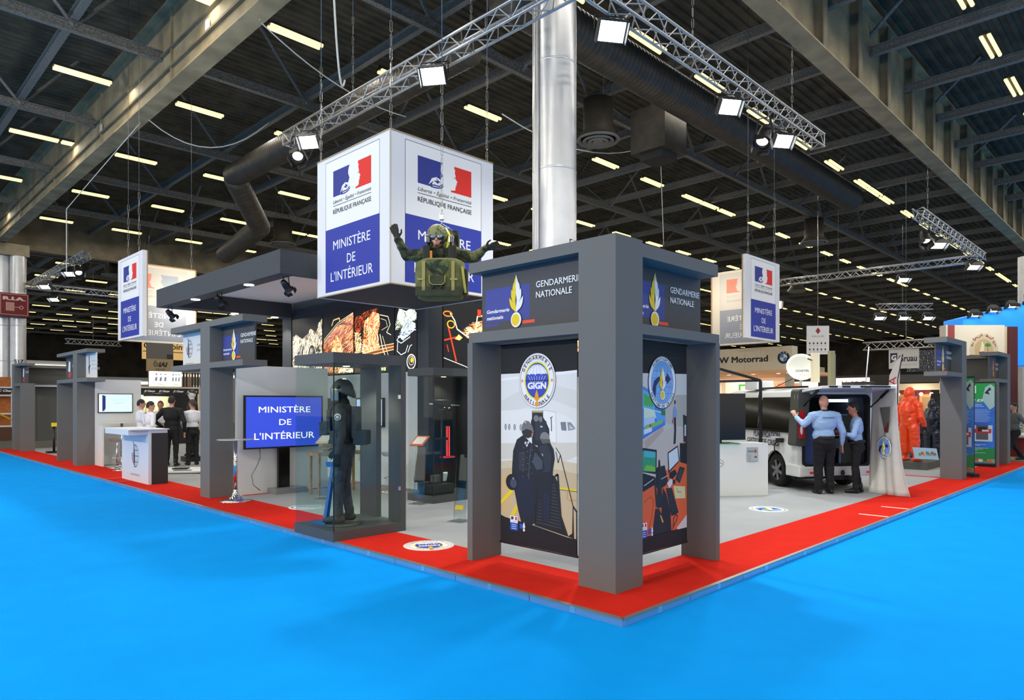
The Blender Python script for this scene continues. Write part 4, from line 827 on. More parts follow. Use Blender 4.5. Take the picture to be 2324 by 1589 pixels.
g = G((BX+.04, 9.1, .8), *XM)
for i in range(6): g.rect(-.5+.12*(i % 2), .25*i-.3, -.3+.1*(i % 3), .25*i-.12, ['#c9c0a6', '#3a3530', '#8f8a7a'][i % 3])
pr(g, 'print', t)
o = B().box(4.9, 6.9, BY+.03, BY+.06, .75, 1.85, mat('#2340a8', .5, emit=.15)).build('blue_panel', t)
# ------------------------------------------------------------------ glass display cases
PANE = glass('#f3f9f7', .17)
def case(label, x0, y0, x1, y1, zt, panel_x):
    t = thing('display_case', label, 'display case', (x0, y0, .06)); zb = .18; z2 = zt-.13
    B().box(x0, x1, y0, y1, .06, zb, CASE).build('plinth', t); B().box(x0, x1, y0, y1, z2, zt, CASE).build('top', t)
    if panel_x:
        B().box(x1-.08, x1, y0, y0+.28, zb, z2, CASE).build('post', t); B().box(x1-.08, x1, y1-.4, y1, zb, z2, CASE).build('post', t)
    else:
        B().box(x1-.1, x1, y0+.04, y1, zb, z2, mat('#141516', .3)).build('back_panel', t); B().box(x0+.55, x1-.1, y1-.06, y1, zb, z2, mat('#141516', .3)).build('back_panel', t)
    xe = x1-.08
    B().box(x0+.01, x0+.018, y0+.01, y1-.01, zb, z2, PANE).build('glass_pane', t, fix=False); B().box(x0+.022, xe, y0+.01, y0+.018, zb, z2, PANE).build('glass_pane', t, fix=False)
    if panel_x: B().box(x0+.022, xe, y1-.018, y1-.01, zb, z2, PANE).build('glass_pane', t, fix=False)
    B().box(x0+.008, x0+.02, y0+.008, y0+.02, zb, z2, mat('#17211f', .2)).build('glass_edge', t)
    for z in (.6, 1.8): B().box(xe-.03, xe+.01, y0+.003, y0+.024, z, z+.05, CHROME).build('hinge', t)
    o = B().lathe([(.001, -.006), (.04, -.006), (.05, 0)], ((x0+x1)/2, (y0+y1)/2+.1, z2), mat('#ffe2b0', .4, emit=4), 16).build('downlight', t)
    light('case_light', 'SPOT', ((x0+x1)/2, (y0+y1)/2+.1, z2-.02), 60, (1, .9, .75), (.04, 0), ((x0+x1)/2, (y0+y1)/2, 0), 120)
    return t
case('glass display case with an armoured figure on the red carpet', -.03, 4.234, 1.05, 5.2, 2.365, True)
case('further glass display case with black back and red light strip', 2.8, 5.84, 4.0, 6.55, 2.34, False)
t = thing('optical_sight', 'black twin sight on a mast inside the further glass case', 'device', (3.2, 6.1, .18))
B().tube([(3.2, 6.1, .18), (3.2, 6.1, 1.85)], .018, BLK2, 8).build('mast', t)
B().box(3.05, 3.35, 6.03, 6.17, 1.68, 1.8, BLK2, .02).build('body', t); B().bar((2.92, 6.1, 1.73), (3.6, 6.1, 1.7), .02, .02, CHROME).build('arm', t)
for x in (3.13, 3.25): B().lathe([(.045, 0), (.05, .02), (.05, .12), (.04, .13)], (x, 5.92, 1.62), BLK2, 14, 'y').build('lens', t)
B().box(3.08, 3.32, 6.08, 6.14, 1.1, 1.14, BLK2).build('bracket', t)
t = thing('light_strip', 'glowing red light strip inside the further glass case', 'light', (3.42, 6.2, .9))
RL = mat('#ff3a36', .4, emit=2.2)
B().box(3.38, 3.46, 6.2, 6.24, .8, 1.34, mat('#2a0b0b', .4)).build('frame', t); led = B().box(-.011, .011, -.008, 0, 0, .014, RL).mesh('led')
for k in range(22):
    for x in (3.395, 3.445): obj('led', led, t, (x-3.42, -.0, -.09+.024*k))
B().box(3.3, 3.55, 6.16, 6.28, .775, .8, mat('#c22a28', .4, emit=.4)).build('foot', t)
t = thing('equipment_case', 'open black equipment case with foam lid inside the further glass case', 'case', (3.1, 6.1, .18))
B().box(2.86, 3.36, 5.95, 6.3, .19, .36, BLK2, .02).build('tray', t); B().obox((3.15, 6.42, .62), (.27, 0, 0), (0, .012, .02), (0, -.05, .24), mat('#26272a', .8, bump=.8, sc=30)).build('lid', t)
B().obox((3.15, 6.2, .43), (.09, 0, 0), (0, .05, 0), (0, 0, .06), mat('#5a5b58', .4)).build('instrument', t); B().obox((3.28, 6.12, .46), (.045, 0, 0), (0, .01, .01), (0, -.02, .07), WHITE).build('label_card', t)
# ------------------------------------------------------------------ clear acrylic reading stands
def lectern(x, y, rz, label, card='#b5654a', h=1.05):
    t = thing('reading_stand', label, 'stand', (x, y, .06), 'clear acrylic reading stands', rz)
    b = B()
    for s in (-1, 1): b.bar((s*.1, 0, .0), (s*.1, .06, h-.15), .012, .012, ACRYL)
    b.obox((0, .02, .5), (.1, 0, 0), (0, .004, 0), (0, .028, .45), ACRYL); b.build('body', t, True, fix=False); B().box(-.13, .13, -.12, .14, 0, .012, ACRYL).build('base', t, True, fix=False)
    if card is None: B().obox((0, -.01, .2), (.07, 0, 0), (0, .01, .03), (0, -.003, .002), mat('#e0c832', .5)).build('yellow_label', t, True); return
    B().obox((0, .03, h), (.13, 0, 0), (0, .11, .075), (0, -.004, .006), mat(card, .5)).build('card', t, True)
    B().obox((0, .025, h+.009), (.1, 0, 0), (0, .08, .054), (0, -.001, .0015), mat('#d8cfc0', .5)).build('print', t, True)
lectern(2.62, 6.0, -pi/2+.3, 'clear reading stand with a red card before the further glass case')
lectern(2.0, 4.25, -pi/2+.2, 'clear reading stand half hidden by the corner tower', None, 1.0)
lectern(1.85, 7.7, -pi/2+.4, 'clear reading stand seen through the near glass case', '#c9b79a')
# roll-up banner with a round badge
t = thing('roll_up_banner', 'blue roll-up banner with a round badge left of the further glass case', 'banner', (5.45, 9.8, .06))
o = B().box(5.44, 5.46, 9.3, 10.2, .1, 2.45, mat('#2a2a2a', .6)).build('cloth', t); B().box(5.38, 5.5, 9.28, 10.22, .06, .12, ALU).build('base', t)
g = G((5.44, 10.2, .1), *XM); gr = ramp_mat([(.3, '#2f86b4'), (.6, '#5cc0cf')], .8, 2, .6)
g.rect(.03, .25, .87, 1.7, gr); g.rect(.03, 1.7, .87, 2.3, '#26333b'); g.poly([(.03, .25), (.3, .25), (.5, .55), (.4, .9), (.03, .75)], '#e9c79a'); g.poly([(.1, .3), (.3, .3), (.35, .6), (.2, .7)], '#d98a3a')
for i in range(5): g.line([(.03, .95+.06*i), (.87, .88+.07*i)], .008, '#2c5a66')
g.ell2(.55, 1.95, .3, .32, '#c9cdd0', 36); g.ell2(.55, 1.95, .27, .29, '#e8eaea', 36); g.ell2(.55, 1.95, .22, .24, '#56606a', 36)
g.line([(.43, 2.08), (.5, 2.12), (.64, 2.12), (.66, 2.05), (.6, 1.98), (.46, 1.98), (.44, 1.92)], .05, WH); g.text('GE', .55, 1.77, .1, WH, .28, 'c', bold=.03); g.rect(.05, .05, .16, .22, '#2a50b8'); g.rect(.06, .14, .15, .21, WH)
for i in range(6): g.rect(.35+.14*(i % 2), 1.0+.12*(i//2), .42+.14*(i % 2), 1.06+.12*(i//2), '#2f6f8c')
pr(g, 'print', o)
# floor stickers
def sticker(x, y, r, a, fn, label):
    t = thing('floor_sticker', label, 'floor sticker', (x, y, .0605)); o = B().lathe([(.001, .002), (r, .002), (r, 0)], (x, y, .0605), mat('#e8e6dd', .6), 40).build('disc', t)
    u = UPZ(a); g = G((x, y, .063), *u, step=.0002); fn(g, 0, 0, r*.9); pr(g, 'print', o)
def blue_sticker(g, cx, cy, R):
    g.ring(cx, cy, R, R, R*.16, '#7fa6c9'); g.ring(cx, cy, R*.7, R*.7, R*.1, '#9cbcd6'); g.text('GIGN', cx, cy-R*.15, R*.35, '#3f72b0', R*1.1, 'c', bold=.03)
def oval_round(fn): return lambda g, cx, cy, R: fn(g, cx, cy, R*.93)
sticker(.67, 3.27, .30, TH-pi/2+.25, oval_round(oval_gign), 'round crest sticker on the red carpet beside the corner tower')
sticker(1.16, 7.02, .30, TH-pi/2, blue_sticker, 'pale blue round sticker on grey floor seen through the near case')
sticker(6.18, 1.62, .30, TH-pi/2-.15, oval_round(lambda g, a_, b_, r_: oval_plan(g, a_, b_, r_, False)), 'round flame sticker on the grey floor before the van')
# ------------------------------------------------------------------ white wall with the big screen
struct(B().box(.9, 2.75, 9.13, 9.2, .06, 2.43, WALLW).build('wall_left'))
t = thing('screen_stand', 'big blue screen with ministry lettering on a black floor stand', 'screen', (1.75, 8.95, .06))
B().box(1.49, 2.12, 8.79, 9.12, .06, .16, mat('#8f9396', .35, .4), .008).build('base', t); B().box(1.64, 1.86, 8.98, 9.05, .16, 1.0, mat('#0b0b0c', .15)).build('post', t)
o = B().box(.97, 2.54, 8.95, 9.0, .903, 1.882, mat('#0c0c0d', .3), .006).build('bezel', t)
g = G((.97, 8.95, .903), *YM, emit=.75); g.rect(.03, .03, 1.54, .95, '#3048c4'); g.text('MINISTÈRE', .785, .665, .115, WH, 1.03, 'c', bold=.006); g.text('DE', .785, .43, .115, WH, .24, 'c', bold=.006); g.text("L'INTÉRIEUR", .785, .17, .125, WH, 1.2, 'c', bold=.006); pr(g, 'picture', o)
tag(B().tube([(1.28, 9.0, .9), (1.29, 9.0, .75), (1.24, 9.02, .6), (1.14, 9.03, .42), (1.16, 9.0, .25), (1.28, 8.98, .14)], .008, mat('#77777a', .5), 6).build('power_cable'), 'thin cable dangling under the big blue screen', 'cable')
def high_table(x, y, label, r=.3, h=1.1, top=ACRYL, wood=False):
    t = thing('high_table', label, 'table', (x, y, .06))
    B().lathe([(.001, .0), (.27, .0), (.275, .008), (.16, .03), (.07, .085), (.045, .16), (.035, .2)], (x, y, .06), CHROME, 28).build('foot', t)
    B().tube([(x, y, .2), (x, y, h+.04)], .033, CHROME, 14).build('column', t)
    B().lathe([(.001, .0), (r, 0), (r+.006, .006), (r, .012), (.001, .012)], (x, y, h+.05), top, 36).build('top', t, fix=False)
FROST = mat('#b9c4c0', .15)
high_table(.63, 8.53, 'chrome high table with pale glass top beside the big blue screen', .3, 1.06, FROST)
high_table(1.36, 17.42, 'left chrome high table by the small wall screen', .42, 1.15, mat('#cfc8b4', .2))
high_table(.98, 15.85, 'chrome high table behind the white counter', .35, 1.05, mat('#cfc8b4', .2))
def bar_stool(x, y, label):
    t = thing('bar_stool', label, 'stool', (x, y, .06), 'clear bar stools')
    B().lathe([(.001, 0), (.2, 0), (.2, .012), (.05, .03), (.03, .06)], (x, y, .06), CHROME, 22).build('foot', t); B().tube([(x, y, .1), (x, y, .72)], .025, CHROME, 10).build('column', t)
    q = [(x+.14*cos(a), y+.14*sin(a), .33) for a in np.linspace(0, 2*pi, 17)]; B().tube(q, .01, CHROME, 6).build('foot_ring', t)
    B().lathe([(.001, .02), (.15, .02), (.19, .06), (.2, .1), (.19, .1), (.15, .035), (.001, .035)], (x, y, .72), glass('#f3f5f4', .9), 24).build('seat', t, fix=False)
bar_stool(1.02, 16.6, 'chrome bar stool behind the white counter'); bar_stool(3.2, 7.6, 'clear bar stool seen through the near glass case')
bar_stool(4.25, 2.55, 'clear bar stool half hidden right of the corner tower')
# tiny counter items through the glass: wooden trestle desk and blue easel leg
t = thing('trestle_desk', 'small wooden demonstration desk seen through the near glass case', 'desk', (2.4, 8.3, .06)); WOOD = mat('#a98a5a', .6, spk=.2, sc=12)
B().box(1.9, 2.9, 8.0, 8.4, .78, .84, WOOD).build('top', t)
for x in (1.95, 2.85):
    for y in (8.05, 8.35): B().box(x-.02, x+.02, y-.02, y+.02, .06, .78, WOOD).build('leg', t)
t = thing('wooden_block_rack', 'stack of small wooden pieces on the demonstration desk', 'rack', (2.2, 8.2, .84))
for i in range(5): B().box(2.05+.05*(i % 2), 2.35+.04*(i % 3), 8.1, 8.25, .84+.055*i, .885+.055*i, WOOD).build('block', t)
t = thing('easel', 'blue easel leg standing in the near glass case beside the figure', 'easel', (.2, 4.95, .18)); BE = mat('#1f5fae', .45)
B().bar((.13, 4.72, .19), (.3, 4.78, .98), .045, .03, BE).build('leg', t); B().bar((.3, 4.78, .98), (.33, 5.0, .19), .045, .03, BE).build('leg', t); B().bar((.29, 4.72, .94), (.31, 4.95, .94), .05, .06, BE).build('rail', t); B().box(.11, .35, 4.7, 5.02, .176, .2, BE).build('foot', t)
# ------------------------------------------------------------------ white reception counter, wall with small screen
t = thing('reception_counter', 'white counter with globe crest and overhanging slanted top', 'counter', (.36, 12.1, .06))
CW = mat('#d9dde2', .45)
o = B().box(.36, .73, 12.1, 13.85, .06, 1.19, CW).build('body', t); B().box(.42, .735, 12.085, 12.1, .06, 1.12, mat('#2b2d2e', .6)).build('side_panel', t)
B().box(.0, .36, 12.16, 13.75, 1.085, 1.19, CW).build('top', t); B().box(.0, .76, 12.06, 13.85, 1.19, 1.205, mat('#e8eaec', .35)).build('worktop', t)
g = G((.36, 13.85, .06), *XM); globe(g, .9, .55, .24); pr(g, 'print', o)
struct(B().box(.86, 2.0, 17.96, 18.06, .06, 2.38, WALLW).build('wall_left'))
struct(B().box(.86, .9, 17.3, 17.96, .06, 1.12, mat('#e6e4de', .4)).build('partition'))
t = thing('wall_screen', 'small wall screen showing a pale slide with a dark bar', 'screen', (1.35, 17.93, 1.47)); o = B().box(.92, 1.78, 17.92, 17.96, 1.47, 2.0, mat('#0e0e10', .3), .006).build('bezel', t)
g = G((.92, 17.92, 1.47), *YM, emit=.5); g.rect(.02, .025, .84, .51, '#cfe9f4'); g.rect(.02, .025, .08, .51, '#eef4f8'); g.poly([(.1, .05), (.14, .05), (.15, .1), (.18, .12), (.18, .46), (.1, .49)], '#1d2a6a'); g.text('COOPÉRATION EUROPÉENNE DE', .5, .35, .018, '#7f9aa5', .4, 'c'); g.text('SÉCURITÉ CIVILE', .5, .26, .02, '#5f7a85', .24, 'c'); pr(g, 'picture', o)
t = thing('brochure_panel', 'white panel lying on the grey floor with small black objects', 'panel', (2.0, 13.6, .06))
B().obox((1.9, 14.4, .1), (.5, -.35, 0), (.3, .5, 0), (0, 0, .02), WHITE).build('board', t); B().obox((1.85, 14.5, .135), (.14, -.1, 0), (.07, .1, 0), (0, 0, .015), BLACK).build('tablet', t); B().obox((1.75, 14.1, .125), (.16, -.12, 0), (.05, .08, 0), (0, 0, .004), mat('#4a4a48', .6)).build('leaflet', t)
t = thing('barrier_post', 'black belt barrier with a yellow head beside the second tower', 'barrier', (1.15, 24.0, .06)); B().box(.95, 1.9, 23.85, 24.2, .06, .12, BLK2).build('base', t); B().tube([(1.15, 24.0, .12), (1.15, 24.0, .95)], .035, BLK2, 10).build('post', t); B().box(1.08, 1.9, 23.93, 24.05, .95, 1.07, mat('#f0e020', .5)).build('head', t)
# ------------------------------------------------------------------ people and mannequins: one continuous remeshed body each
def cap_mesh(b, a, ra, c, rc, mt, n=10):
    a, c = Vector(a), Vector(c); d = (c-a); L = d.length
    if L < 1e-5: d = Vector((0, 0, 1)); L = 1e-5
    d = d/L; ref = Vector((0, 0, 1)) if abs(d.z) < .9 else Vector((1, 0, 0)); u = d.cross(ref).normalized(); w = u.cross(d); vs = []; fs = []; rows = []
    for i in range(5): t = -pi/2+i*pi/8; rows.append((a+d*ra*sin(t), ra*cos(t)))
    for i in range(5): t = i*pi/8; rows.append((c+d*rc*sin(t), rc*cos(t)))
    for p, r in rows: vs += [p+(u*cos(2*pi*k/n)+w*sin(2*pi*k/n))*max(r, 1e-4) for k in range(n)]
    for i in range(len(rows)-1):
        for k in range(n): fs.append((i*n+k, i*n+(k+1) % n, (i+1)*n+(k+1) % n, (i+1)*n+k))
    fs.append(tuple(range(n-1, -1, -1))); fs.append(tuple((len(rows)-1)*n+k for k in range(n)))
    b.add(vs, fs, mt, True)
def figure(name, label, cat, loc, yaw, prims, mats, vox=.012, k=1, group=None, smooth=4, wrinkle=0):
    """prims: ('c', a, ra, b, rb, m) tapered limb or ('e', centre, radii, m) ellipsoid, in metres, x = forward, y = left, z = up"""
    b = B(); q0 = BLACK
    for p in prims:
        if p[0] == 'c': cap_mesh(b, p[1], p[2], p[3], p[4], q0)
        else: b.ell(p[1], p[2], q0, 14)
    src = obj('body', b.mesh('body')); r = src.modifiers.new('r', 'REMESH'); r.mode = 'VOXEL'; r.voxel_size = vox; r.use_smooth_shade = True
    s_ = src.modifiers.new('s', 'SMOOTH'); s_.factor = .5; s_.iterations = smooth
    me = bpy.data.meshes.new_from_object(src.evaluated_get(bpy.context.evaluated_depsgraph_get())); bpy.data.objects.remove(src); me.name = 'body'
    n = len(me.polygons); co_ = np.empty(len(me.vertices)*3); me.vertices.foreach_get('co', co_); co_ = co_.reshape(-1, 3)
    ce = np.empty(n*3); me.polygons.foreach_get('center', ce); ce = ce.reshape(-1, 3); best = np.full(n, 9.0); mi = np.zeros(n, np.int32); keys = list(mats)
    for p in prims:
        if p[0] == 'c':
            a, c = np.array(p[1], float), np.array(p[3], float); ab = c-a; t = np.clip(((ce-a)@ab)/max(ab@ab, 1e-9), 0, 1); d = np.linalg.norm(ce-a-t[:, None]*ab, axis=1)-(p[2]+(p[4]-p[2])*t); key = p[5]
        else: rr = np.array(p[2], float); d = (np.linalg.norm((ce-np.array(p[1]))/rr, axis=1)-1)*rr.min(); key = p[3]
        m_ = d < best; best[m_] = d[m_]; mi[m_] = keys.index(key)
    if wrinkle:
        nr = np.empty(len(me.vertices)*3); me.vertices.foreach_get('normal', nr); nr = nr.reshape(-1, 3)
        lt = np.empty(n, np.int32); me.polygons.foreach_get('loop_total', lt); lv = np.empty(int(lt.sum()), np.int32); me.loops.foreach_get('vertex_index', lv)
        cloth = np.array([k_ not in ('skin', 'hand', 'shoe', 'glove') for k_ in keys])[mi]; use = np.zeros(len(co_), bool); use[lv[np.repeat(cloth, lt)]] = True; bare = np.zeros(len(co_), bool); bare[lv[np.repeat(~cloth, lt)]] = True
        for i in np.nonzero(use & ~bare)[0]:
            c = co_[i]; co_[i] += nr[i]*wrinkle*(noise.noise((c[0]*9, c[1]*9, c[2]*14))+.5*noise.noise((c[0]*22, c[1]*22, c[2]*30)))
    me.vertices.foreach_set('co', (co_*k).ravel()); me.materials.clear()
    for key in keys: me.materials.append(mats[key])
    me.polygons.foreach_set('material_index', mi); me.polygons.foreach_set('use_smooth', [True]*n); me.update()
    t = thing(name, label, cat, loc, group, yaw); obj('body', me, t); return t
def hand(w, d, thumb, m_='skin', s=1, curl=.3, fr=.0118):
    """palm and five fingers from wrist w along direction d; thumb = side vector"""
    w, d, th = Vector(w), Vector(d).normalized(), Vector(thumb).normalized(); th = (th-d*th.dot(d)).normalized(); nrm = d.cross(th); P = []
    for o_ in (-.02, .0, .02): P.append(('c', w+th*o_*.6*s, .017*s, w+d*.085*s+th*o_*1.2*s, .014*s, m_))
    for i, L in enumerate((.072, .08, .074, .058)):
        r0 = w+d*.09*s+th*(.031-.0205*i)*s; dd = (d+th*(.12-.08*i)).normalized(); k1 = r0+dd*L*.55*s; k2 = k1+(dd*(1-curl)+nrm*curl).normalized()*L*.5*s
        P += [('c', r0, fr*1.05*s, k1, fr*s, m_), ('c', k1, fr*s, k2, fr*.85*s, m_)]
    t0 = w+d*.03*s+th*.028*s; t1 = t0+(d*.6+th*.75).normalized()*.045*s; P += [('c', t0, .014*s, t1, .011*s, m_), ('c', t1, .011*s, t1+(d*.9+th*.3).normalized()*.035*s, .0095*s, m_)]
    return P
def body(elL=(-.03, .25, 1.14), wrL=(.05, .26, .89), elR=(-.03, -.25, 1.14), wrR=(.05, -.26, .89), bulk=1, belly=0, kL=(.02, .1, .5), aL=(-.02, .11, .09), kR=(.02, -.1, .5), aR=(-.02, -.11, .09),
         sh='shirt', tr='trouser', sk='skin', so='shoe', hd=0, hx=.0, sleeve=True, hands=True, hL=None, hR=None, face=True, shoe=1, lw=1):
    c, s = cos(hd), sin(hd); H = lambda x, y, z: (hx+x*c-y*s, x*s+y*c, z)     # head turned by hd
    P = [('e', (0, 0, 1.28), (.125*bulk, .185*bulk, .21), sh), ('e', (.0, 0, 1.40), (.1*bulk, .17*bulk, .1), sh), ('e', (.01+belly*.5, 0, 1.06), (.118*bulk+belly, .16*bulk, .17), sh), ('e', (-.015, 0, .93), (.13*bulk, .172*bulk, .13), tr), ('e', (-.05, 0, .88), (.1, .15, .11), tr),
         ('c', (0, 0, 1.44), .06, (hx*.7+.01, 0, 1.55), .054, sk), ('e', H(.012, 0, 1.66), (.098, .077, .118), sk), ('e', H(.04, 0, 1.6), (.062, .056, .062), sk), ('c', H(.055, 0, 1.555), .03, H(.07, 0, 1.565), .025, sk)]
    if face: P += [('c', H(.1, 0, 1.675), .011, H(.122, 0, 1.638), .014, sk), ('e', H(.0, .078, 1.65), (.022, .012, .032), sk), ('e', H(.0, -.078, 1.65), (.022, .012, .032), sk), ('c', H(.092, .02, 1.595), .009, H(.092, -.02, 1.595), .009, sk), ('c', H(.09, .045, 1.69), .012, H(.09, -.045, 1.69), .012, sk)]
    for sgn, el, wr, hh in ((1, elL, wrL, hL), (-1, elR, wrR, hR)):
        P += [('c', (0, .08*sgn, 1.42), .07*bulk, (-.005, .185*sgn*bulk, 1.395), .07*bulk, sh), ('c', (-.005, .19*sgn*bulk, 1.39), .066*bulk, el, .05*bulk, sh), ('c', el, .05*bulk, Vector(el).lerp(Vector(wr), .9), .038, sh if sleeve else sk)]
        d = (Vector(wr)-Vector(el)).normalized()
        if hands: P += hand(Vector(wr)-d*.01, hh[0] if hh else d, hh[1] if hh else (1, 0, 0), 'hand' if sk != 'hand' else sk, 1.0, hh[2] if hh and len(hh) > 2 else .3)
    for sgn, kn, an in ((1, kL, aL), (-1, kR, aR)):
        P += [('c', (-.01, .09*sgn, .9), .098*bulk, kn, .07*lw, tr), ('c', kn, .07*lw, an, .055*lw, tr), ('c', Vector(an)+Vector((0, 0, .06)), .058, Vector(an)+Vector((0, 0, .01)), .056, so),
              ('c', Vector(an)+Vector((-.035, 0, -.045)), .042*shoe, Vector(an)+Vector((.1, .01*sgn, -.045)), .042*shoe, so), ('c', Vector(an)+Vector((.1, .01*sgn, -.048)), .04*shoe, Vector(an)+Vector((.165, .015*sgn, -.054)), .032*shoe, so)]
    return P
def hair(t, k=1, hd=0, hx=0, m_=HAIRD, front=1.0, back=2.15, sc=1.06, name='hair'):
    n = 26; rows = 9; vs = []; fs = []; c, s = cos(hd), sin(hd)
    for i in range(rows+1):
        for j in range(n):
            a = 2*pi*j/n; tm = front+(back-front)*(.5-.5*cos(a))**.8; tt = tm*i/rows; r_ = sc
            x, y, z = .012+.1*r_*sin(tt)*cos(a)-.006, .079*r_*sin(tt)*sin(a), 1.66+.12*r_*cos(tt)
            f_ = 1+.05*noise.noise((a*3, tt*4, k*9)) if tt > .2 else 1; vs.append(((hx+(x*c-y*s)*f_)*k, (x*s+y*c)*f_*k, (1.66+(z-1.66)*f_)*k))
    for i in range(rows):
        for j in range(n): fs.append((i*n+j, (i+1)*n+j, (i+1)*n+(j+1) % n, i*n+(j+1) % n))
    B().add(vs, fs, m_, True).build(name, t, True)
def eyes(t, k=1, hd=0, hx=0):
    c, s = cos(hd), sin(hd)
    for y in (-.03, .03): B().ell(((hx+.094*c-y*s)*k, (.094*s+y*c)*k, 1.663*k), (.012*k, .014*k, .008*k), mat('#2a1d18', .3), 8).build('eye', t, True)
SHW = mat('#dfe0e6', .8, bump=.4, sc=14); SHB = mat('#9cbce2', .85, bump=.4, sc=14); TRB = mat('#0d0e13', .85, bump=.3, sc=14); SUIT = mat('#0a0a0c', .8); BOOT = mat('#0c0c0d', .35)
std = lambda sh, tr=TRB, sk=SKIN, so=BOOT: {'shirt': sh, 'trouser': tr, 'skin': sk, 'hand': sk, 'shoe': so}
HV = radians(53)
# the two officers at the back of the van
k = 1.83/1.78
p1 = body(elL=(.06, .35, 1.25), wrL=(.25, .40, 1.38), hL=((.5, .1, .6), (0, -.6, .3), .25), elR=(-.05, -.32, 1.13), wrR=(.0, -.34, .88), bulk=1.22, lw=1.22, belly=.03)
P1 = (8.72, 1.70, .06); a_ = thing
t = figure('person', 'bald person in light blue shirt and black trousers resting one hand on the van', 'person', P1, HV-.05, p1, std(SHB), .008, k, None, 3, .009)
B().lathe([(.165*k, 0), (.172*k, .015), (.172*k, .045), (.165*k, .06)], (0, 0, .985*k), BLACK, 24).build('belt', t, True); B().box(-.05, .05, -.27, -.19, .82*k, 1.0*k, BLACK, .01).build('holster', t, True)
B().lathe([(.062, 0), (.066, .02), (.062, .045)], (0, 0, 1.475*k), mat('#1d2440', .7), 18).build('collar', t, True)
g = G((-.148*k, .13, 1.36*k), (0, -1, 0), (0, 0, 1), step=.0004); g.text('GENDARMERIE', .13, 0, .03, '#1e2a55', .24, 'c', bold=.02); pr_ = g.build('back_lettering', t, True, fix=False)
B().tube([(.155*k+.02*cos(a2), .5*k+.036*sin(a2), 1.435*k+.03*sin(a2)) for a2 in np.linspace(0, 2*pi, 12)], .006, CHROME, 6).build('wristwatch', t, True); B().box(-.03, .04, .245*k, .262*k, 1.28*k, 1.35*k, mat('#20263a', .7), .006).build('sleeve_badge', t, True)
k = 1.70/1.78
p2 = body(elL=(.06, .27, 1.13), wrL=(.27, .14, 1.18), elR=(.04, -.27, 1.12), wrR=(.26, -.12, 1.12), hd=.15, hx=.05, kL=(.03, .09, .5), aL=(.02, .1, .09), aR=(-.06, -.1, .09))
t = figure('person', 'dark haired person in light blue shirt and black trousers looking into the van', 'person', (9.26, 1.31, .06), HV+1.0, p2, std(SHB, sk=SKIN2), .008, k, None, 3, .009)
hair(t, k, .15, .05); B().lathe([(.152*k, 0), (.157*k, .015), (.157*k, .045), (.152*k, .06)], (0, 0, .985*k), BLACK, 24).build('belt', t, True); B().box(-.04, .04, -.255*k, -.24*k, 1.27*k, 1.35*k, mat('#20263a', .7), .006).build('sleeve_badge', t, True)
# the group on the left
grp = [('person', 'person in white shirt with short dark hair, nearest the small wall screen', (1.72, 17.05, .06), TH-.75, std(SHW), dict(elL=(.08, .24, 1.15), wrL=(.25, .05, 1.05), elR=(.02, -.26, 1.12), wrR=(.15, -.2, .9), hd=-.3), HAIRD, 1.0),
       ('person', 'person in white shirt with arm badge listening beside the black suit', (1.62, 15.98, .06), TH-.7, std(SHW), dict(elL=(.05, .25, 1.14), wrL=(.2, .12, 1.0), elR=(-.06, -.29, 1.14), wrR=(.1, -.24, .93), hd=-.35), HAIRD, .97),
       ('person', 'brown haired person in pale shirt facing the camera within the group', (2.5, 17.9, .06), TH+pi+.25, std(mat('#c9c6c8', .8), sk=SKIN2), dict(elL=(.1, .22, 1.15), wrL=(.26, .05, 1.15)), HAIRB, .98),
       ('person', 'person in black suit seen from behind with hands on hips', (2.2, 16.15, .06), TH+.05, std(SUIT, SUIT), dict(elL=(-.05, .42, 1.16), wrL=(.06, .24, .98), elR=(-.05, -.34, 1.12), wrR=(.05, -.3, .86), bulk=1.14, hd=.1), HAIRD, 1.05),
       ('person', 'grey haired person in white shirt beside the globe sign tower', (2.72, 16.1, .06), TH+.8, std(SHW), dict(elL=(.05, .26, 1.14), wrL=(.22, .15, 1.0), hd=.3), mat('#3a322c', .7, bump=.5, sc=160), 1.0),
       ('person', 'bending person in white shirt mostly hidden by the globe sign tower', (2.85, 14.75, .06), TH+.9, std(SHW), dict(elL=(.15, .2, 1.1), wrL=(.32, .1, .95), hx=.12), HAIRD, .9)]
for nm, lb, loc, yaw, ms_, kw, hr, kk in grp:
    t = figure(nm, lb, 'person', loc, yaw, body(**kw), ms_, .0115, kk, None, 3, .008); hair(t, kk, kw.get('hd', 0), kw.get('hx', 0), hr, 1.05)
    if 'facing' in lb: eyes(t, kk)
    if 'arm badge' in lb: B().ell((0, .25*kk, 1.27*kk), (.05, .012, .055), mat('#3a4058', .6), 14).build('sleeve_badge', t, True); B().box(-.06, .06, .12, .2, 1.46*kk, 1.475*kk, mat('#20222c', .7)).build('shoulder_board', t, True)
    if 'suit' not in lb: B().lathe([(.15*kk, 0), (.155*kk, .02), (.15*kk, .05)], (0, 0, .985*kk), BLACK, 20).build('belt', t, True)
p_ = body(bulk=1.05, sk='skin'); t = figure('mannequin', 'white headed mannequin in black gear with a black cap behind the suit', 'mannequin', (3.2, 17.4, .2), TH+2.3, p_, std(BLK2, BLK2, mat('#e4dcd6', .5)), .016, 1.08)
hair(t, 1.08, 0, 0, BLK2, 1.15, 1.5, 1.12, 'cap'); B().ell((.13, 0, 1.8), (.075, .07, .012), BLK2, 14).build('cap_peak', t, True); B().box(-.25, .25, -.25, .25, -.14, 0, BLK2).build('base', t, True)
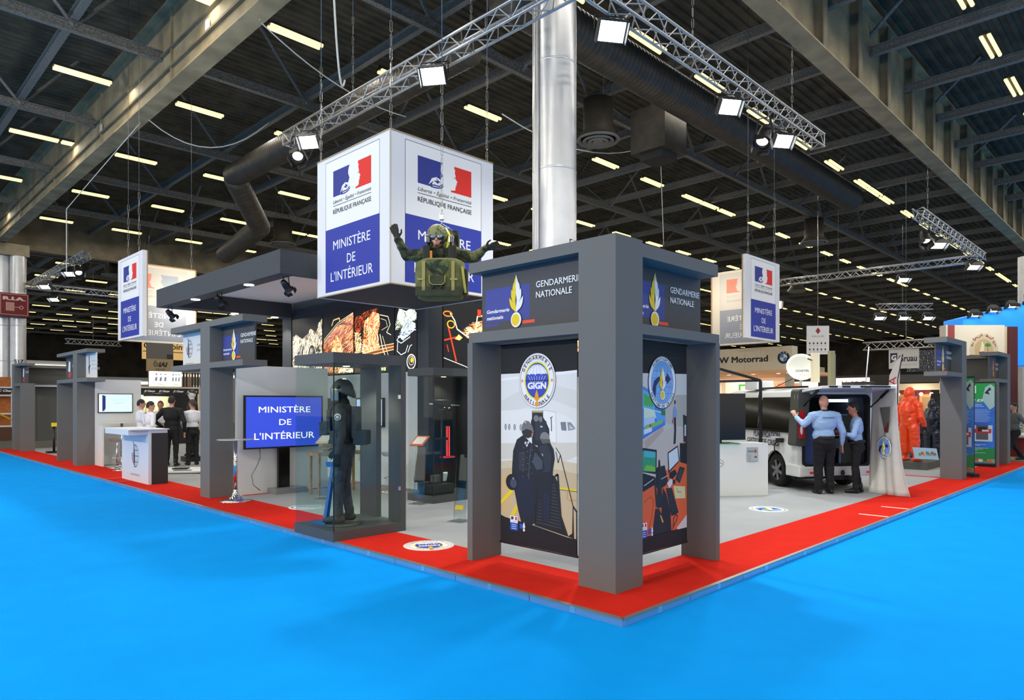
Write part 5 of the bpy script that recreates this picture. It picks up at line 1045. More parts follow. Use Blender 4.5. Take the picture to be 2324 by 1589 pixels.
# walking visitor far right
t = figure('person', 'person in grey top and black trousers walking at the right picture edge', 'person', (15.2, -.0, .0), TH+pi/2, body(kL=(.2, .1, .5), aL=(.33, .1, .1), kR=(-.05, -.1, .52), aR=(-.3, -.1, .16), elL=(-.15, .25, 1.16), wrL=(-.2, .26, .92), elR=(.12, -.25, 1.16), wrR=(.25, -.22, .98)), std(mat('#5d625e', .8), SUIT), .012, .98, None, 3, .008)
t.location = (20.1, .52, .0); hair(t, .98)
# protective suits
def hazmat(label, loc, yaw, col, kk, hood='shirt', hoodm=None, bulk=1.3):
    P = body(bulk=bulk, elL=(-.02, .33, 1.12), wrL=(.12, .32, .86), elR=(-.02, -.33, 1.12), wrR=(.12, -.32, .86), kL=(.03, .13, .5), aL=(-.01, .15, .1), kR=(.03, -.13, .5), aR=(-.01, -.15, .1), face=False, shoe=1.25, sk='hood')
    P += [('c', (-.02, .13, .85), .13, (.0, .14, .25), .105, 'trouser'), ('c', (-.02, -.13, .85), .13, (.0, -.14, .25), .105, 'trouser'), ('e', (-.02, 0, 1.66), (.14, .125, .18), 'hood'), ('e', (-.03, 0, 1.5), (.14, .2, .14), 'hood'), ('e', (-.13, 0, 1.25), (.13, .17, .25), 'shirt'), ('e', (0, 0, 1.05), (.2, .24, .3), 'shirt'), ('c', (-.02, .33, 1.1), .075, (.08, .32, .92), .06, 'shirt'), ('c', (-.02, -.33, 1.1), .075, (.08, -.32, .92), .06, 'shirt')]
    t = figure('protective_suit', label, 'mannequin', loc, yaw, P, {'shirt': col, 'trouser': col, 'hood': hoodm or col, 'hand': BLACK, 'shoe': col}, .014, kk, None, 3, .012)
    B().ell((.1*kk, 0, 1.67*kk), (.035*kk, .085*kk, .1*kk), mat('#15171a', .12), 16).build('visor', t, True); B().lathe([(.035, 0), (.04, .05), (.03, .07), (.001, .07)], (.12*kk, 0, 1.58*kk), mat('#c9c9c4', .5), 16, 'x').build('filter', t, True); return t
ORG = mat('#f5480a', .35, bump=.5, sc=9, coat=.4); NAV = mat('#1a2436', .3, bump=.5, sc=9, coat=.4)
hazmat('bright orange hooded protective suit on a low grey plinth', (15.36, 2.0, .24), TH-1.25, ORG, 1.04)
hazmat('dark navy hooded protective suit half behind the flame sign tower', (18.0, 2.1, .06), TH-1.2, NAV, .98)
hazmat('dark navy protective suit with teal hood next to the olive wall', (18.9, 2.75, .06), TH-1.1, NAV, .93, hoodm=mat('#1f6f7c', .4))
t = thing('plinth', 'low grey plinth under the orange protective suit', 'plinth', (15.9, 1.9, .06)); B().box(15.05, 16.75, 1.55, 2.45, .06, .24, GREYD).build('slab', t)
t = thing('info_card', 'tilted colourful info card at the feet of the orange suit', 'card', (15.2, 1.5, .24)); o = B().obox((15.15, 1.6, .47), (.26, -.2, -.02), (.02, .03, .14), (.006, .008, -.002), mat('#9fc2d8', .4)).build('plate', t)
for i, c in enumerate(('#4f9e4a', '#d8542e', '#e8b23a', '#3a7fc0', '#7fb04a', '#c94a6a', '#4a8f5a')): B().obox((15.0+.055*i, 1.69-.042*i, .46+.03*(i % 2)), (.02, -.016, 0), (.004, .006, .03), (-.006, -.008, .0), mat(c, .5)).build('picture', o)
B().bar((15.2, 1.62, .24), (15.25, 1.7, .5), .02, .02, ALU).build('support', t)
# ------------------------------------------------------------------ the armoured mannequin in the near glass case
TAC = mat('#363a41', .75, bump=.7, sc=30); TAC2 = mat('#42474f', .8, bump=.7, sc=26, spk=.3); TROU = ramp_mat([(.3, '#2e333d'), (.7, '#434a56')], 14, 5, .85, bump=.5)
P = body(bulk=1.1, elL=(-.06, .27, 1.13), wrL=(-.02, .28, .88), elR=(.02, -.26, 1.13), wrR=(.14, -.24, .92), sk='skin', face=False, kL=(.03, .1, .5), aL=(.02, .11, .1), kR=(.0, -.1, .5), aR=(-.06, -.11, .1), shoe=1.15)
P += [('e', (-.02, 0, 1.28), (.17, .2, .22), 'shirt'), ('c', (-.01, .2, 1.37), .09, (-.03, .25, 1.2), .075, 'shirt'), ('e', (0, 0, 1.5), (.09, .09, .08), 'skin')]
MAN = (.36, 4.66, .2); MK = 1.03
t = figure('mannequin', 'armoured mannequin with visor helmet inside the near glass case', 'mannequin', MAN, radians(134), P, {'shirt': TAC, 'trouser': TROU, 'skin': mat('#101114', .8), 'hand': mat('#101114', .8), 'shoe': mat('#3a3a34', .6)}, .01, MK, None, 3, .006)
hm = mat('#3a3d40', .42); n = 28; vs = []; fs = []
for i in range(13):
    for j in range(n):
        a = 2*pi*j/n; back = .5-.5*cos(a); tm = 1.45+.75*back**1.5; tt = tm*i/12; fl = max(0, i-8)/4*.06*back
        vs.append(((.0+(.14+fl)*sin(tt)*cos(a)-fl*.4*0)*MK, (.115+fl*.5)*sin(tt)*sin(a)*MK, (1.66+.15*cos(tt)-fl*.25)*MK))
for i in range(12):
    for j in range(n): fs.append((i*n+j, (i+1)*n+j, (i+1)*n+(j+1) % n, i*n+(j+1) % n))
o = B().add(vs, fs, hm, True).build('helmet', t, True); md = o.modifiers.new('thick', 'SOLIDIFY'); md.thickness = .008
vs = []; fs = []
for i in range(7):
    for j in range(15): a = -1.5+3*j/14; z = 1.69-.17*i/6; r = .145-.012*(i/6)**2; vs.append((r*cos(a)*MK+.012, r*.86*sin(a)*MK, z*MK))
for i in range(6):
    for j in range(14): fs.append((i*15+j, i*15+j+1, (i+1)*15+j+1, (i+1)*15+j))
o = B().add(vs, fs, mat('#9a9f98', .18, .6), True).build('visor', t, True); md = o.modifiers.new('thick', 'SOLIDIFY'); md.thickness = .004
for y in (-1, 1): B().lathe([(.001, .02), (.022, .018), (.025, 0)], (.03, y*.118*MK, 1.70*MK), BLACK, 14, 'y').build('visor_pivot', t, True)
B().box(.12, .17, -.16, .16, 1.12*MK, 1.42*MK, TAC2, .02).build('vest_plate', t, True); B().box(-.21, -.15, -.17, .17, 1.06*MK, 1.46*MK, TAC2, .03).build('back_plate', t, True)
for y in (-.12, 0, .12): B().box(.15, .26, y-.05, y+.05, 1.1*MK, 1.27*MK, TAC2, .015).build('pouch', t, True)
B().box(.0, .1, .2, .27, 1.0*MK, 1.16*MK, TAC2, .015).build('pouch', t, True); B().box(-.34, -.17, -.13, .16, .98*MK, 1.16*MK, TAC, .02).build('hip_bag', t, True); B().lathe([(.17, 0), (.178, .02), (.17, .05)], (0, 0, 1.0*MK), BLACK, 24).build('belt', t, True)
B().lathe([(.001, .012), (.042, .01), (.045, 0)], (-.02, .325, 1.33*MK), mat('#dfe0dc', .6), 20, 'y').build('arm_badge', t, True); B().lathe([(.02, .013), (.03, .0135), (.03, .012)], (-.02, .325, 1.33*MK), mat('#3a3c40', .6), 16, 'y').build('arm_badge', t, True)
B().tube([(.08, .12, 1.5*MK), (.14, .11, 1.4*MK), (.15, .1, 1.28*MK)], .02, BLACK, 6).build('strap', t, True); B().lathe([(.001, -.022), (.24, -.022), (.25, -.012), (.24, 0), (.001, 0)], (0, 0, 0), mat('#56564c', .4, .3), 30).build('base', t, True)
for y in (-.1, .1): B().ell((.085, y, .53), (.04, .07, .09), BLK2, 12).build('knee_pad', t, True)
# ------------------------------------------------------------------ the parachute jumper on a chain before the cube
CAMO = ramp_mat([(0, '#1d1e18'), (.42, '#2f3a24'), (.52, '#56613a'), (.6, '#7a6a48'), (.68, '#1f2a1c')], 7, 3, .85, dist=.6, interp='CONSTANT', bump=.4); CAMOL = ramp_mat([(0, '#8e8a62'), (.44, '#4d6b3c'), (.53, '#a08a5c'), (.62, '#3d3324')], 9, 2, .7, dist=.5, interp='CONSTANT')
OLV = mat('#666a38', .85, spk=.2, sc=10, bump=.5); OLVD = mat('#3c4028', .85, spk=.2, sc=10, bump=.5); WEB = mat('#a59a5e', .8); RIGB = mat('#141513', .6, bump=.4, sc=30)
J = lambda y, z, x=0: (x, y, z-3)
P = [('e', J(0, 3.62, -.02), (.17, .21, .2), 'cloth'), ('e', J(0, 3.5, -.12), (.15, .18, .16), 'cloth'), ('c', J(.0, 3.7, .03), .07, J(-.03, 3.79, .1), .06, 'dark'), ('e', J(-.035, 3.83, .12), (.105, .085, .12), 'skin'), ('e', J(-.035, 3.77, .165), (.06, .055, .055), 'skin'), ('c', J(-.035, 3.82, .215), .012, J(-.035, 3.785, .235), .016, 'skin')]
for pts, rr in (((J(-.15, 3.68, 0), J(-.24, 3.64, 0), J(-.43, 3.62, .05), J(-.535, 3.81, .1)), (.085, .085, .07, .048)), ((J(.15, 3.68, 0), J(.25, 3.64, 0), J(.43, 3.60, .05), J(.56, 3.69, .12)), (.085, .085, .07, .048))):
    for i in range(3): P.append(('c', pts[i], rr[i], pts[i+1], rr[i+1], 'cloth'))
P += hand(J(-.54, 3.82, .1), (-.0, -.28, .9), (0, .9, .1), 'glove', 1.12, .1, .0135) + hand(J(.565, 3.695, .12), (.15, .9, .22), (.3, -.2, .9), 'glove', 1.12, .3, .0135)
for s_ in (-1, 1): P += [('c', J(.1*s_, 3.44, -.15), .1, J(.14*s_, 3.36, -.5), .075, 'cloth'), ('c', J(.14*s_, 3.36, -.5), .075, J(.13*s_, 3.5, -.85), .055, 'cloth'), ('c', J(.13*s_, 3.5, -.87), .055, J(.13*s_, 3.62, -.95), .05, 'dark')]
t = figure('parachute_jumper', 'camouflaged parachute jumper mannequin hanging with spread arms before the cube', 'mannequin', (1.2, 3.69, 3.0), TH+pi, P, {'cloth': CAMO, 'skin': mat('#d89a7c', .55), 'dark': RIGB, 'glove': RIGB}, .0062, 1, None, 2, .012)
def ob(nm, fn): b = B(); fn(b); return b.build(nm, t, True)
ob('helmet', lambda b: b.ell(J(-.035, 3.88, .1), (.145, .13, .13), CAMOL, 24)); ob('goggles', lambda b: (b.ell(J(-.035, 3.83, .2), (.035, .1, .045), BLACK, 16)))
for y in (-.075, .005): ob('goggle_lens', lambda b: b.ell(J(y, 3.825, .225), (.016, .036, .026), mat('#8f949a', .1, .6), 14))
ob('chin_strap', lambda b: b.tube([J(-.13, 3.87, .12), J(-.11, 3.77, .17), J(-.035, 3.735, .19), J(.04, 3.77, .17), J(.06, 3.87, .12)], .018, BLACK, 8))
ob('parachute_pack', lambda b: b.box(-.34, -.12, -.2, .22, .5, 1.0, CAMO, .06)); ob('ripcord_tube', lambda b: b.tube([J(.06, 3.98, .0), J(.12, 3.86, .1), J(.1, 3.7, .16)], .02, mat('#e8dc22', .5), 8))
for s_ in (-1, 1):
    ob('harness_strap', lambda b: b.tube([J(.13*s_, 3.9, -.08), J(.15*s_, 3.78, .1), J(.15*s_, 3.6, .17), J(.14*s_, 3.46, .2)], .026, RIGB, 8)); ob('buckle', lambda b: b.box(.17, .2, .15*s_-.03, .15*s_+.03, .76, .84, CHROME, .008)); ob('gear_pouch', lambda b: b.box(.12, .22, .16*s_-.05, .16*s_+.05, .5, .72, RIGB, .02))
    ob('buckle', lambda b: b.tube([J(.15*s_+.03*cos(a), 3.82+.035*sin(a), .19) for a in np.linspace(0, 2*pi, 14)], .006, CHROME, 6)); ob('red_tab', lambda b: b.box(.2, .23, .23*s_-.02, .23*s_+.025, .44, .49, mat('#d81f24', .5), .006))
ob('red_tab', lambda b: b.box(.24, .27, .1, .14, .42, .47, mat('#d81f24', .5), .006)); ob('orange_handle', lambda b: b.box(.2, .23, -.115, -.085, .52, .65, mat('#d8861c', .5), .008)); ob('chest_strap', lambda b: b.box(.15, .2, -.16, .16, .47, .52, BLACK, .01))
def ruck(b):
    n = 20; vs = []; fs = []
    prof = [(.0, .62, .75), (.03, .84, .9), (.12, .97, .98), (.25, 1.0, 1.0), (.38, .98, 1.0), (.46, .9, .95), (.5, .7, .7)]
    for h, sx, sy in prof:
        for j in range(n):
            a = 2*pi*j/n; c, s = cos(a), sin(a); q = (abs(c)**5+abs(s)**5)**(-.2); vs.append((.24+.17*sx*q*c, .31*sy*q*s+.02, .03+h+.012*noise.noise((h*9, a*2, 1))))
    for i in range(len(prof)-1):
        for j in range(n): fs.append((i*n+j, i*n+(j+1) % n, (i+1)*n+(j+1) % n, (i+1)*n+j))
    fs += [tuple(range(n-1, -1, -1)), tuple((len(prof)-1)*n+j for j in range(n))]; b.add(vs, fs, OLV, True)
r_ = ob('rucksack', ruck)
def rk(nm, fn): b = B(); fn(b); return b.build(nm, r_, True)
rk('lower_panel', lambda b: b.box(.4, .425, -.27, .3, .05, .17, OLVD, .01)); rk('front_pocket', lambda b: b.box(.4, .45, -.09, .09, .18, .3, OLVD, .012)); rk('pocket_binding', lambda b: b.tube([(.452, -.095, .3), (.452, -.095, .22), (.452, -.06, .185), (.452, .06, .185), (.452, .095, .22), (.452, .095, .3)], .006, WEB, 6))
for y in (-.05, .05): rk('snap_hook', lambda b: b.ell((.45, y, .155), (.014, .016, .022), BLACK, 10))
rk('camo_flap', lambda b: b.add([(.418, -.14, .5), (.418, .13, .5), (.43, .13, .4), (.435, .06, .3), (.437, -.03, .29), (.43, -.13, .4)], [(0, 1, 2, 3, 4, 5)], CAMO))
for y in (-.17, .19): rk('webbing', lambda b: b.box(.41, .425, y-.02, y+.02, .12, .48, WEB)); 
for y in (-.2, .2): rk('webbing', lambda b: b.box(.415, .43, y-.045, y+.045, .245, .27, WEB))
rk('side_pocket', lambda b: b.box(.12, .34, .31, .36, .08, .4, OLVD, .015)); rk('side_webbing', lambda b: b.bar((.38, .3, .42), (.36, .34, .1), .03, .01, mat('#b9b45a', .7)))
ob('suspension_sling', lambda b: (b.tube([J(-.13, 3.98, -.15), J(.0, 4.08, -.12), J(0, 4.35, -.12)], .008, CHROME, 6), b.tube([J(.15, 3.98, -.15), J(.0, 4.08, -.12)], .008, CHROME, 6), b.box(-.14, -.1, -.03, .03, 1.12, 1.2, CHROME, .008)))
ob('yellow_rod', lambda b: b.bar(J(.56, 3.74, .14), J(.74, 3.71, .14), .014, .014, mat('#e0c452', .5)))
hp = t.matrix_basis @ Vector(J(0, 4.35, -.12)); chain(hp, (hp.x, hp.y, 13.12), 'chain holding the parachute jumper', .013)
# ------------------------------------------------------------------ white crisis van seen from behind
VW = mat('#e3e5e2', .3, coat=.4); VGL = mat('#0b0c0e', .08, spec=.6); VIN = mat('#3b3f46', .7); VBL = mat('#4d66a4', .6)
t = thing('van', 'white van with open rear door and roof dish behind the two officers', 'van', (9.47, 1.64, .06), None, HV)
YL, YR = .93, -.69; L = 4.65
def ob(nm, fn, par=None, fix=True): b = B(); fn(b); return b.build(nm, par or t, True, fix=fix)
def arch(xc, r, z0): return [(xc+r*cos(a), .37-.06+r*sin(a)) for a in np.linspace(pi, 0, 13) if .31+r*sin(a) >= z0-1e-6]
Z = lambda z: z-.06
side = [(.0, .34), (.36, .3), *[(.8-.42*cos(a), .31+.42*sin(a)) for a in np.linspace(.02, pi-.02, 13)], (1.24, .26), (3.5, .26), *[(3.95-.42*cos(a), .31+.42*sin(a)) for a in np.linspace(.02, pi-.02, 13)], (4.5, .28), (4.62, .5), (4.55, .85), (4.2, 1.08), (3.5, 1.85), (3.2, 1.9), (.06, 1.9), (.0, 1.6)]
def sidepanel(b, y, s):
    n = 5
    b.prism(side, 0, 1, VW, lambda x, z, e: (x, y-s*.05*e-s*max(0, z-1.1)**1.6*.16, z))
ob('side_panel', lambda b: sidepanel(b, YL, 1)); ob('side_panel', lambda b: sidepanel(b, YR, -1))
sl = lambda z: max(0, z-1.1)**1.6*.16
def wnd(b, y, s):
    for x0, x1 in ((.26, 1.5), (1.56, 2.6), (2.7, 3.35)):
        q = [(x0, 1.14), (x1, 1.14), (x1-.05, 1.8), (x0+.03, 1.8)]; b.prism(q, 0, 1, VGL, lambda x, z, e: (x, y+s*(.012-.02*e)-s*sl(z), z))
    b.prism([(.2, 1.1), (3.5, 1.1), (3.45, 1.16), (.2, 1.14)], 0, 1, VGL, lambda x, z, e: (x, y+s*(.008-.02*e)-s*sl(z), z))
ob('side_window', lambda b: wnd(b, YL, 1)); ob('side_window', lambda b: wnd(b, YR, -1))
def roof(b):
    n = 10; vs = []; fs = []; xs = [0, .1, 3.2, 3.5]
    for x in xs:
        for i in range(n+1): u = i/n; y = YL-.12+(YR+.12-YL+.12)*u; vs.append((x, y, (1.88 if x < 3.4 else 1.82)+.12*(1-abs(2*u-1)**3)))
    for i in range(len(xs)-1):
        for j in range(n): fs.append((i*(n+1)+j, i*(n+1)+j+1, (i+1)*(n+1)+j+1, (i+1)*(n+1)+j))
    b.add(vs, fs, VW, True)
ob('roof', roof, fix=False)
ob('bonnet', lambda b: (b.add([(3.5, YL-.1, 1.84), (3.5, YR+.1, 1.84), (4.2, YR+.06, 1.08), (4.2, YL-.06, 1.08)], [(0, 1, 2, 3)], VGL), b.add([(4.2, YL-.05, 1.08), (4.2, YR+.05, 1.08), (4.55, YR+.05, .85), (4.55, YL-.05, .85), (4.62, YL-.05, .5), (4.62, YR+.05, .5), (4.5, YL-.05, .28), (4.5, YR+.05, .28)], [(0, 1, 2, 3), (3, 2, 5, 4), (4, 5, 7, 6)], VW)))
def rr(y0, y1, z0, z1, r, n=5):
    P = []
    for cy, cz, a0 in ((y1-r, z1-r, 0), (y0+r, z1-r, pi/2), (y0+r, z0+r, pi), (y1-r, z0+r, 1.5*pi)):
        P += [(cy+r*cos(a0+pi/2*i/n), cz+r*sin(a0+pi/2*i/n)) for i in range(n+1)]
    return P
def frame(b, o, i, x0, x1, m_):
    n = len(o); vs = [(x, y, z) for x in (x0, x1) for P in (o, i) for y, z in P]
    b.add(vs, [(k, (k+1) % n, n+(k+1) % n, n+k) for k in range(n)]+[(2*n+k, 3*n+k, 3*n+(k+1) % n, 2*n+(k+1) % n) for k in range(n)]+[(n+k, n+(k+1) % n, 3*n+(k+1) % n, 3*n+k) for k in range(n)], m_)
ob('rear_frame', lambda b: frame(b, rr(YR+.0, YL-.0, .32, 1.95, .14), rr(-.56, .84, .46, 1.84, .1), -.01, .1, VW)); ob('door_seal', lambda b: frame(b, rr(-.57, .85, .45, 1.85, .1), rr(-.51, .79, .5, 1.79, .09), -.03, .06, RUB))
ob('bumper', lambda b: (b.box(-.09, .1, YR, YL, .28, .47, VW, .03), b.box(-.07, .4, YL-.12, YL+.01, .27, .5, VW, .03))); ob('tow_bar', lambda b: (b.box(-.14, .1, -.1, .3, .22, .3, BLK2), b.ell((-.17, .1, .36), (.04, .04, .05), BLK2, 10)))
for y in (.66, -.52): ob('rear_reflector', lambda b: b.box(-.1, -.08, y-.07, y+.07, .34, .375, mat('#c8141c', .3, emit=.3)))
ob('corner_pillar', lambda b: b.prism(rr(.76, .985, .86, 1.95, .05), -.045, .24, mat('#43443f', .5), lambda y, z, x: (x, y-sl(z)*.6, z)))
def tail(b): b.prism([(.80, 1.02), (.93, 1.0), (.945, 1.3), (.92, 1.55), (.84, 1.52), (.81, 1.3)], -.06, -.03, mat('#b5141c', .15, coat=.6), lambda y, z, x: (x, y-sl(z)*.6, z))
ob('tail_light', tail); ob('tail_light_lens', lambda b: b.ell((-.06, .875, 1.17), (.012, .03, .09), mat('#e6e2de', .1), 12))
def wheel(x, y, s):
    w = ob('tyre', lambda b: b.lathe([(.21, -.1), (.3, -.105), (.33, -.07), (.335, 0), (.33, .07), (.3, .105), (.21, .1)], (x, y, .335), RUB, 36, 'y'))
    def rim(b):
        yo = y+s*.07; b.lathe([(.215, s*.03), (.2, s*.035), (.19, s*.0), (.05, s*-.02), (.001, s*-.02)], (x, yo, .335), mat('#3c3c3a', .5, .6), 30, 'y')
        for k in range(6):
            a = k*pi/3+.3; d = Vector((cos(a), 0, sin(a))); c = Vector((x, yo+s*.02, .335)); q = Vector((-sin(a), 0, cos(a)))
            b.obox(c+d*.12, d*.085, Vector((0, .012, 0)), q*.032, mat('#8f9294', .3, .8))
        b.lathe([(.06, s*.035), (.05, s*.045), (.001, s*.05)], (x, yo, .335), mat('#8f9294', .3, .8), 16, 'y')
    b = B(); rim(b); b.build('rim', w, True)
for x in (.8, 3.95):
    wheel(x, YL-.13, 1); wheel(x, YR+.13, -1)
ob('underbody', lambda b: b.box(.3, 4.3, YR+.12, YL-.12, .2, .3, BLACK))
ob('load_floor', lambda b: b.box(.06, 3.0, -.62, .86, .47, .5, BLK2)); ob('lining', lambda b: (b.box(.1, .9, .68, .8, .5, 1.45, VBL), b.box(.12, .16, .5, .7, .5, 1.3, VBL))); ob('lining', lambda b: (b.box(.1, 1.2, -.56, -.5, .5, 1.8, VIN), b.box(.3, .34, -.5, -.14, .5, 1.45, mat('#3c4038', .6)), b.bar((.28, -.14, .5), (.28, -.14, 1.45), .02, .02, mat('#7088b8', .4)), b.bar((.28, -.3, 1.45), (.28, -.14, 1.45), .02, .02, mat('#7088b8', .4))))
ob('bulkhead', lambda b: (b.box(1.6, 1.64, -.6, .85, .5, 1.85, mat('#17191d', .6)), b.box(1.2, 1.6, .0, .8, .9, .95, BLK2), b.box(1.4, 1.6, .2, .7, 1.2, 1.6, BLK2))); ob('ceiling_panel', lambda b: b.box(.1, 1.6, -.6, .82, 1.84, 1.87, BLK2))
ob('interior_lamp', lambda b: b.box(.55, .6, -.5, -.1, 1.70, 1.76, mat('#bcd6ff', .4, emit=2.4)))
ob('fuel_flap', lambda b: (b.obox((.62, YL+.08, 1.0), (.1, 0, 0), (0, .07, .0), (0, 0, .012), VW), b.box(.5, .72, YL-.01, YL+.04, .9, .985, BLACK)))
ob('fuel_cable', lambda b: b.tube([(.62, YL+.03, .95), (.75, YL+.05, .85), (.78, YL+.03, .7), (.8, YL-.02, .66)], .012, BLACK, 6)); ob('rear_cable', lambda b: b.tube([(-.05, .5, .5), (-.06, .52, .35), (-.1, .42, .2), (-.02, .62, .1), (.2, .7, .06)], .01, BLACK, 6))
g = G((1.55, YL+.003, .8), (-1, 0, 0), (0, 0, 1), step=.0004); g.text('PLANIFICATION', .92, .175, .125, '#1d2140', 1.05, 'r', bold=.03); g.text('GESTION DE CRISES', .88, .02, .12, '#1d2140', 1.3, 'r', bold=.03); g.build('lettering', t, True, fix=False)
# the raised rear door with its struts
def hatch(b):
    f = lambda x, y, e: (x, y, 1.93-.1*x-.05*e)
    b.prism([(.0, YL-.08), (-.3, YL-.03), (-.68, YL-.08), (-.74, YL-.3), (-.76, .13), (-.74, YR+.3), (-.68, YR+.08), (-.3, YR+.03), (0, YR+.08)], 0, 1, VW, f)
h_ = ob('rear_door', hatch)
for y0, y1 in ((.6, .75), (.35, .5), (-.45, .15)): ob('vent_slot', lambda b: b.box(-.765, -.73, y0, y1, 1.965, 1.995, BLACK), h_)
ob('door_lock', lambda b: b.box(-.79, -.74, -.05, .06, 1.9, 1.97, mat('#5a5c5e', .4)), h_)
for y in (-.6, .82): ob('gas_strut', lambda b: (b.tube([(.0, y, 1.6), (-.55, y, 1.95)], .014, BLACK, 8), b.tube([(-.3, y, 1.79), (-.5, y, 1.92)], .028, BLACK, 8)))
ob('roof_pod', lambda b: b.box(-.2, .25, -.55, -.15, 2.03, 2.09, BLK2, .03)); ob('roof_box', lambda b: b.box(1.9, 2.45, .35, .75, 1.98, 2.17, WHITE, .03)); ob('roof_rail', lambda b: (b.bar((.2, .6, 2.0), (2.6, .6, 2.0), .05, .04, BLK2), b.bar((1.1, .75, 2.02), (1.2, .3, 2.2), .012, .012, BLACK)))
ob('mast', lambda b: (b.box(.75, .85, -.35, -.25, 1.98, 2.75, mat('#8c8666', .5)), b.box(.95, 1.05, -.5, -.4, 1.98, 2.7, mat('#6a675c', .5)), b.box(.7, .8, .02, .16, 2.1, 2.7, mat('#e6d9b8', .5)), b.tube([(.3, -.7, 1.95), (.3, -.78, 2.8)], .012, WHITE, 6)))
Q = Matrix.Translation((1.0, .25, 2.4)) @ Vector((0, 0, 1)).rotation_difference(Vector((-.9, .42, .35))).to_matrix().to_4x4()
ds = B().lathe([(.001, 0), (.13, .013), (.23, .045), (.29, .08), (.295, .075), (.23, .027), (.13, -.01), (.001, -.03)], (0, 0, 0), mat('#dcdcd0', .4), 36).xf(Q).build('satellite_dish', t, True)
ob('dish_arm', lambda b: (b.tube([(1.0, .18, 2.38), (1.15, .2, 2.0)], .03, WHITE, 8), b.bar(Q @ Vector((0, -.29, .06)), Q @ Vector((0, -.1, .4)), .02, .02, BLACK)))
uy = (Q.to_3x3() @ Vector((0, 0, 1))).normalized(); ux = Vector((0, 0, 1)).cross(uy).normalized(); vv = uy.cross(ux)
g = G(Q @ Vector((0, 0, .075))-vv*.08, ux, vv); g.text('COSITEL', .02, -.03, .05, '#2c2c30', .26, 'c', bold=.03); g.text('Digital', .06, -.11, .045, '#d8904a', .18, 'c'); g.build('dish_lettering', ds, True, fix=False)
# silver curtain hanging from the raised door
def curtain(b):
    P = [((-.02, -.62, 1.98), (-.73, -.6, 2.03)), ((-.46, -.27, .0), (-1.1, -.5, .0))]
    nu, nv = 22, 22; vs = []; fs = []; top0, top1 = map(Vector, P[0]); b0, b1 = map(Vector, P[1])
    for j in range(nv+1):
        v = j/nv; w = v**2.2
        for i in range(nu+1):
            u = i/nu; p = top0.lerp(top1, u).lerp(b0.lerp(b1, u), w); p.z = top0.lerp(top1, u).z*(1-v)+.012*v
            p += Vector((.0, 1, 0))*(.035*sin(u*9+v*2)*v+.02*sin(u*23+3*v)*v)+Vector((-1, -.3, 0))*(.06*u*v**6); vs.append(p)
    for j in range(nv):
        for i in range(nu): fs.append((j*(nu+1)+i, j*(nu+1)+i+1, (j+1)*(nu+1)+i+1, (j+1)*(nu+1)+i))
    b.add(vs, fs, ramp_mat([(.3, '#bab9b2'), (.7, '#cbcac3')], 3, 5, .42, bump=.15), True)
tc = thing('silver_curtain', 'silver grey curtain with a window and round crest hanging beside the van', 'curtain', (9.47, 1.64, .06), None, HV); b = B(); curtain(b); cl = b.build('cloth', tc, True, fix=False); md = cl.modifiers.new('t', 'SOLIDIFY'); md.thickness = .004
def onc(u, v, n=.012):
    a_, c_ = Vector((-.02, -.62, 1.98)).lerp(Vector((-.73, -.6, 2.03)), u), Vector((-.46, -.27, 0)).lerp(Vector((-1.1, -.5, 0)), u); p = a_.lerp(c_, v**2.2); p.z = a_.z*(1-v)
    p += Vector((0, 1, 0))*(.035*sin(u*9+v*2)*v+.02*sin(u*23+3*v)*v+n); return p
bb = B(); bb.add([onc(.33, .2), onc(.75, .2), onc(.66, .44), onc(.5, .44)], [(0, 1, 2, 3)], mat('#6c6f66', .15)); bb.add([onc(.44, .345, .02), onc(.7, .345, .02), onc(.65, .43, .02), onc(.5, .43, .02)], [(0, 1, 2, 3)], mat('#7b3a38', .3)); bb.build('clear_window', tc, True, fix=False)
c0 = onc(.5, .575, .03); ux = (onc(.8, .575, .03)-onc(.2, .575, .03)).normalized(); vz = Vector((0, 0, 1)); g = G(c0, ux, (vz-ux*vz.dot(ux)).normalized()); oval_plan(g, 0, 0, .2); g.build('crest', tc, True, fix=False)
# ------------------------------------------------------------------ white counter with the black screen before the van
CA = radians(-36.06); dx, dy = cos(CA), sin(CA); fx, fy = -dy*-1, dx*-1     # along the front, towards the viewer
t = thing('white_counter', 'white counter with a leaflet holder right of the corner tower', 'counter', (7.758, 2.337, .06), None, CA)
B().box(-1.5, 0, 0, .55, 0, .94, mat('#e2e6e4', .45), .004).build('body', t, True); B().box(-1.55, -.55, -.06, .4, .94, .955, glass('#cfe8dc', .5)).build('glass_top', t, True, fix=False); B().box(-.55, .0, .0, .55, .94, .952, mat('#cfd3d0', .4)).build('worktop', t, True)
lh = B().box(-.42, -.21, -.03, -.004, .62, .88, glass('#eef2f2', .6)).build('leaflet_holder', t, True, fix=False); g = G((-.41, -.012, .63), (1, 0, 0), (0, 0, 1)); g.rect(0, 0, .19, .22, '#d9d9d4'); g.rect(.135, .15, .18, .21, '#c8643a'); [g.rect(.012+.04*i, .155, .042+.04*i, .2, '#8b8e90') for i in range(3)]; [g.rect(.02, .02+.012*i, .07, .025+.012*i, '#b5b5b0') for i in range(9)]; g.rect(.14, .06, .18, .09, '#5a6a60'); g.build('leaflet', lh, True, fix=False)
g = G((-.98, -.004, .6), (1, 0, 0), (0, 0, 1)); g.ring(0, 0, .12, .075, .006, '#3a3c40'); g.line([(-.1, -.03), (.0, .03), (.09, -.01)], .008, '#3a3c40'); pr_ = g.build('print', t, True, fix=False)
t = thing('black_screen', 'large switched off black screen on the white counter', 'screen', (7.758, 2.337, 1.0), None, CA)
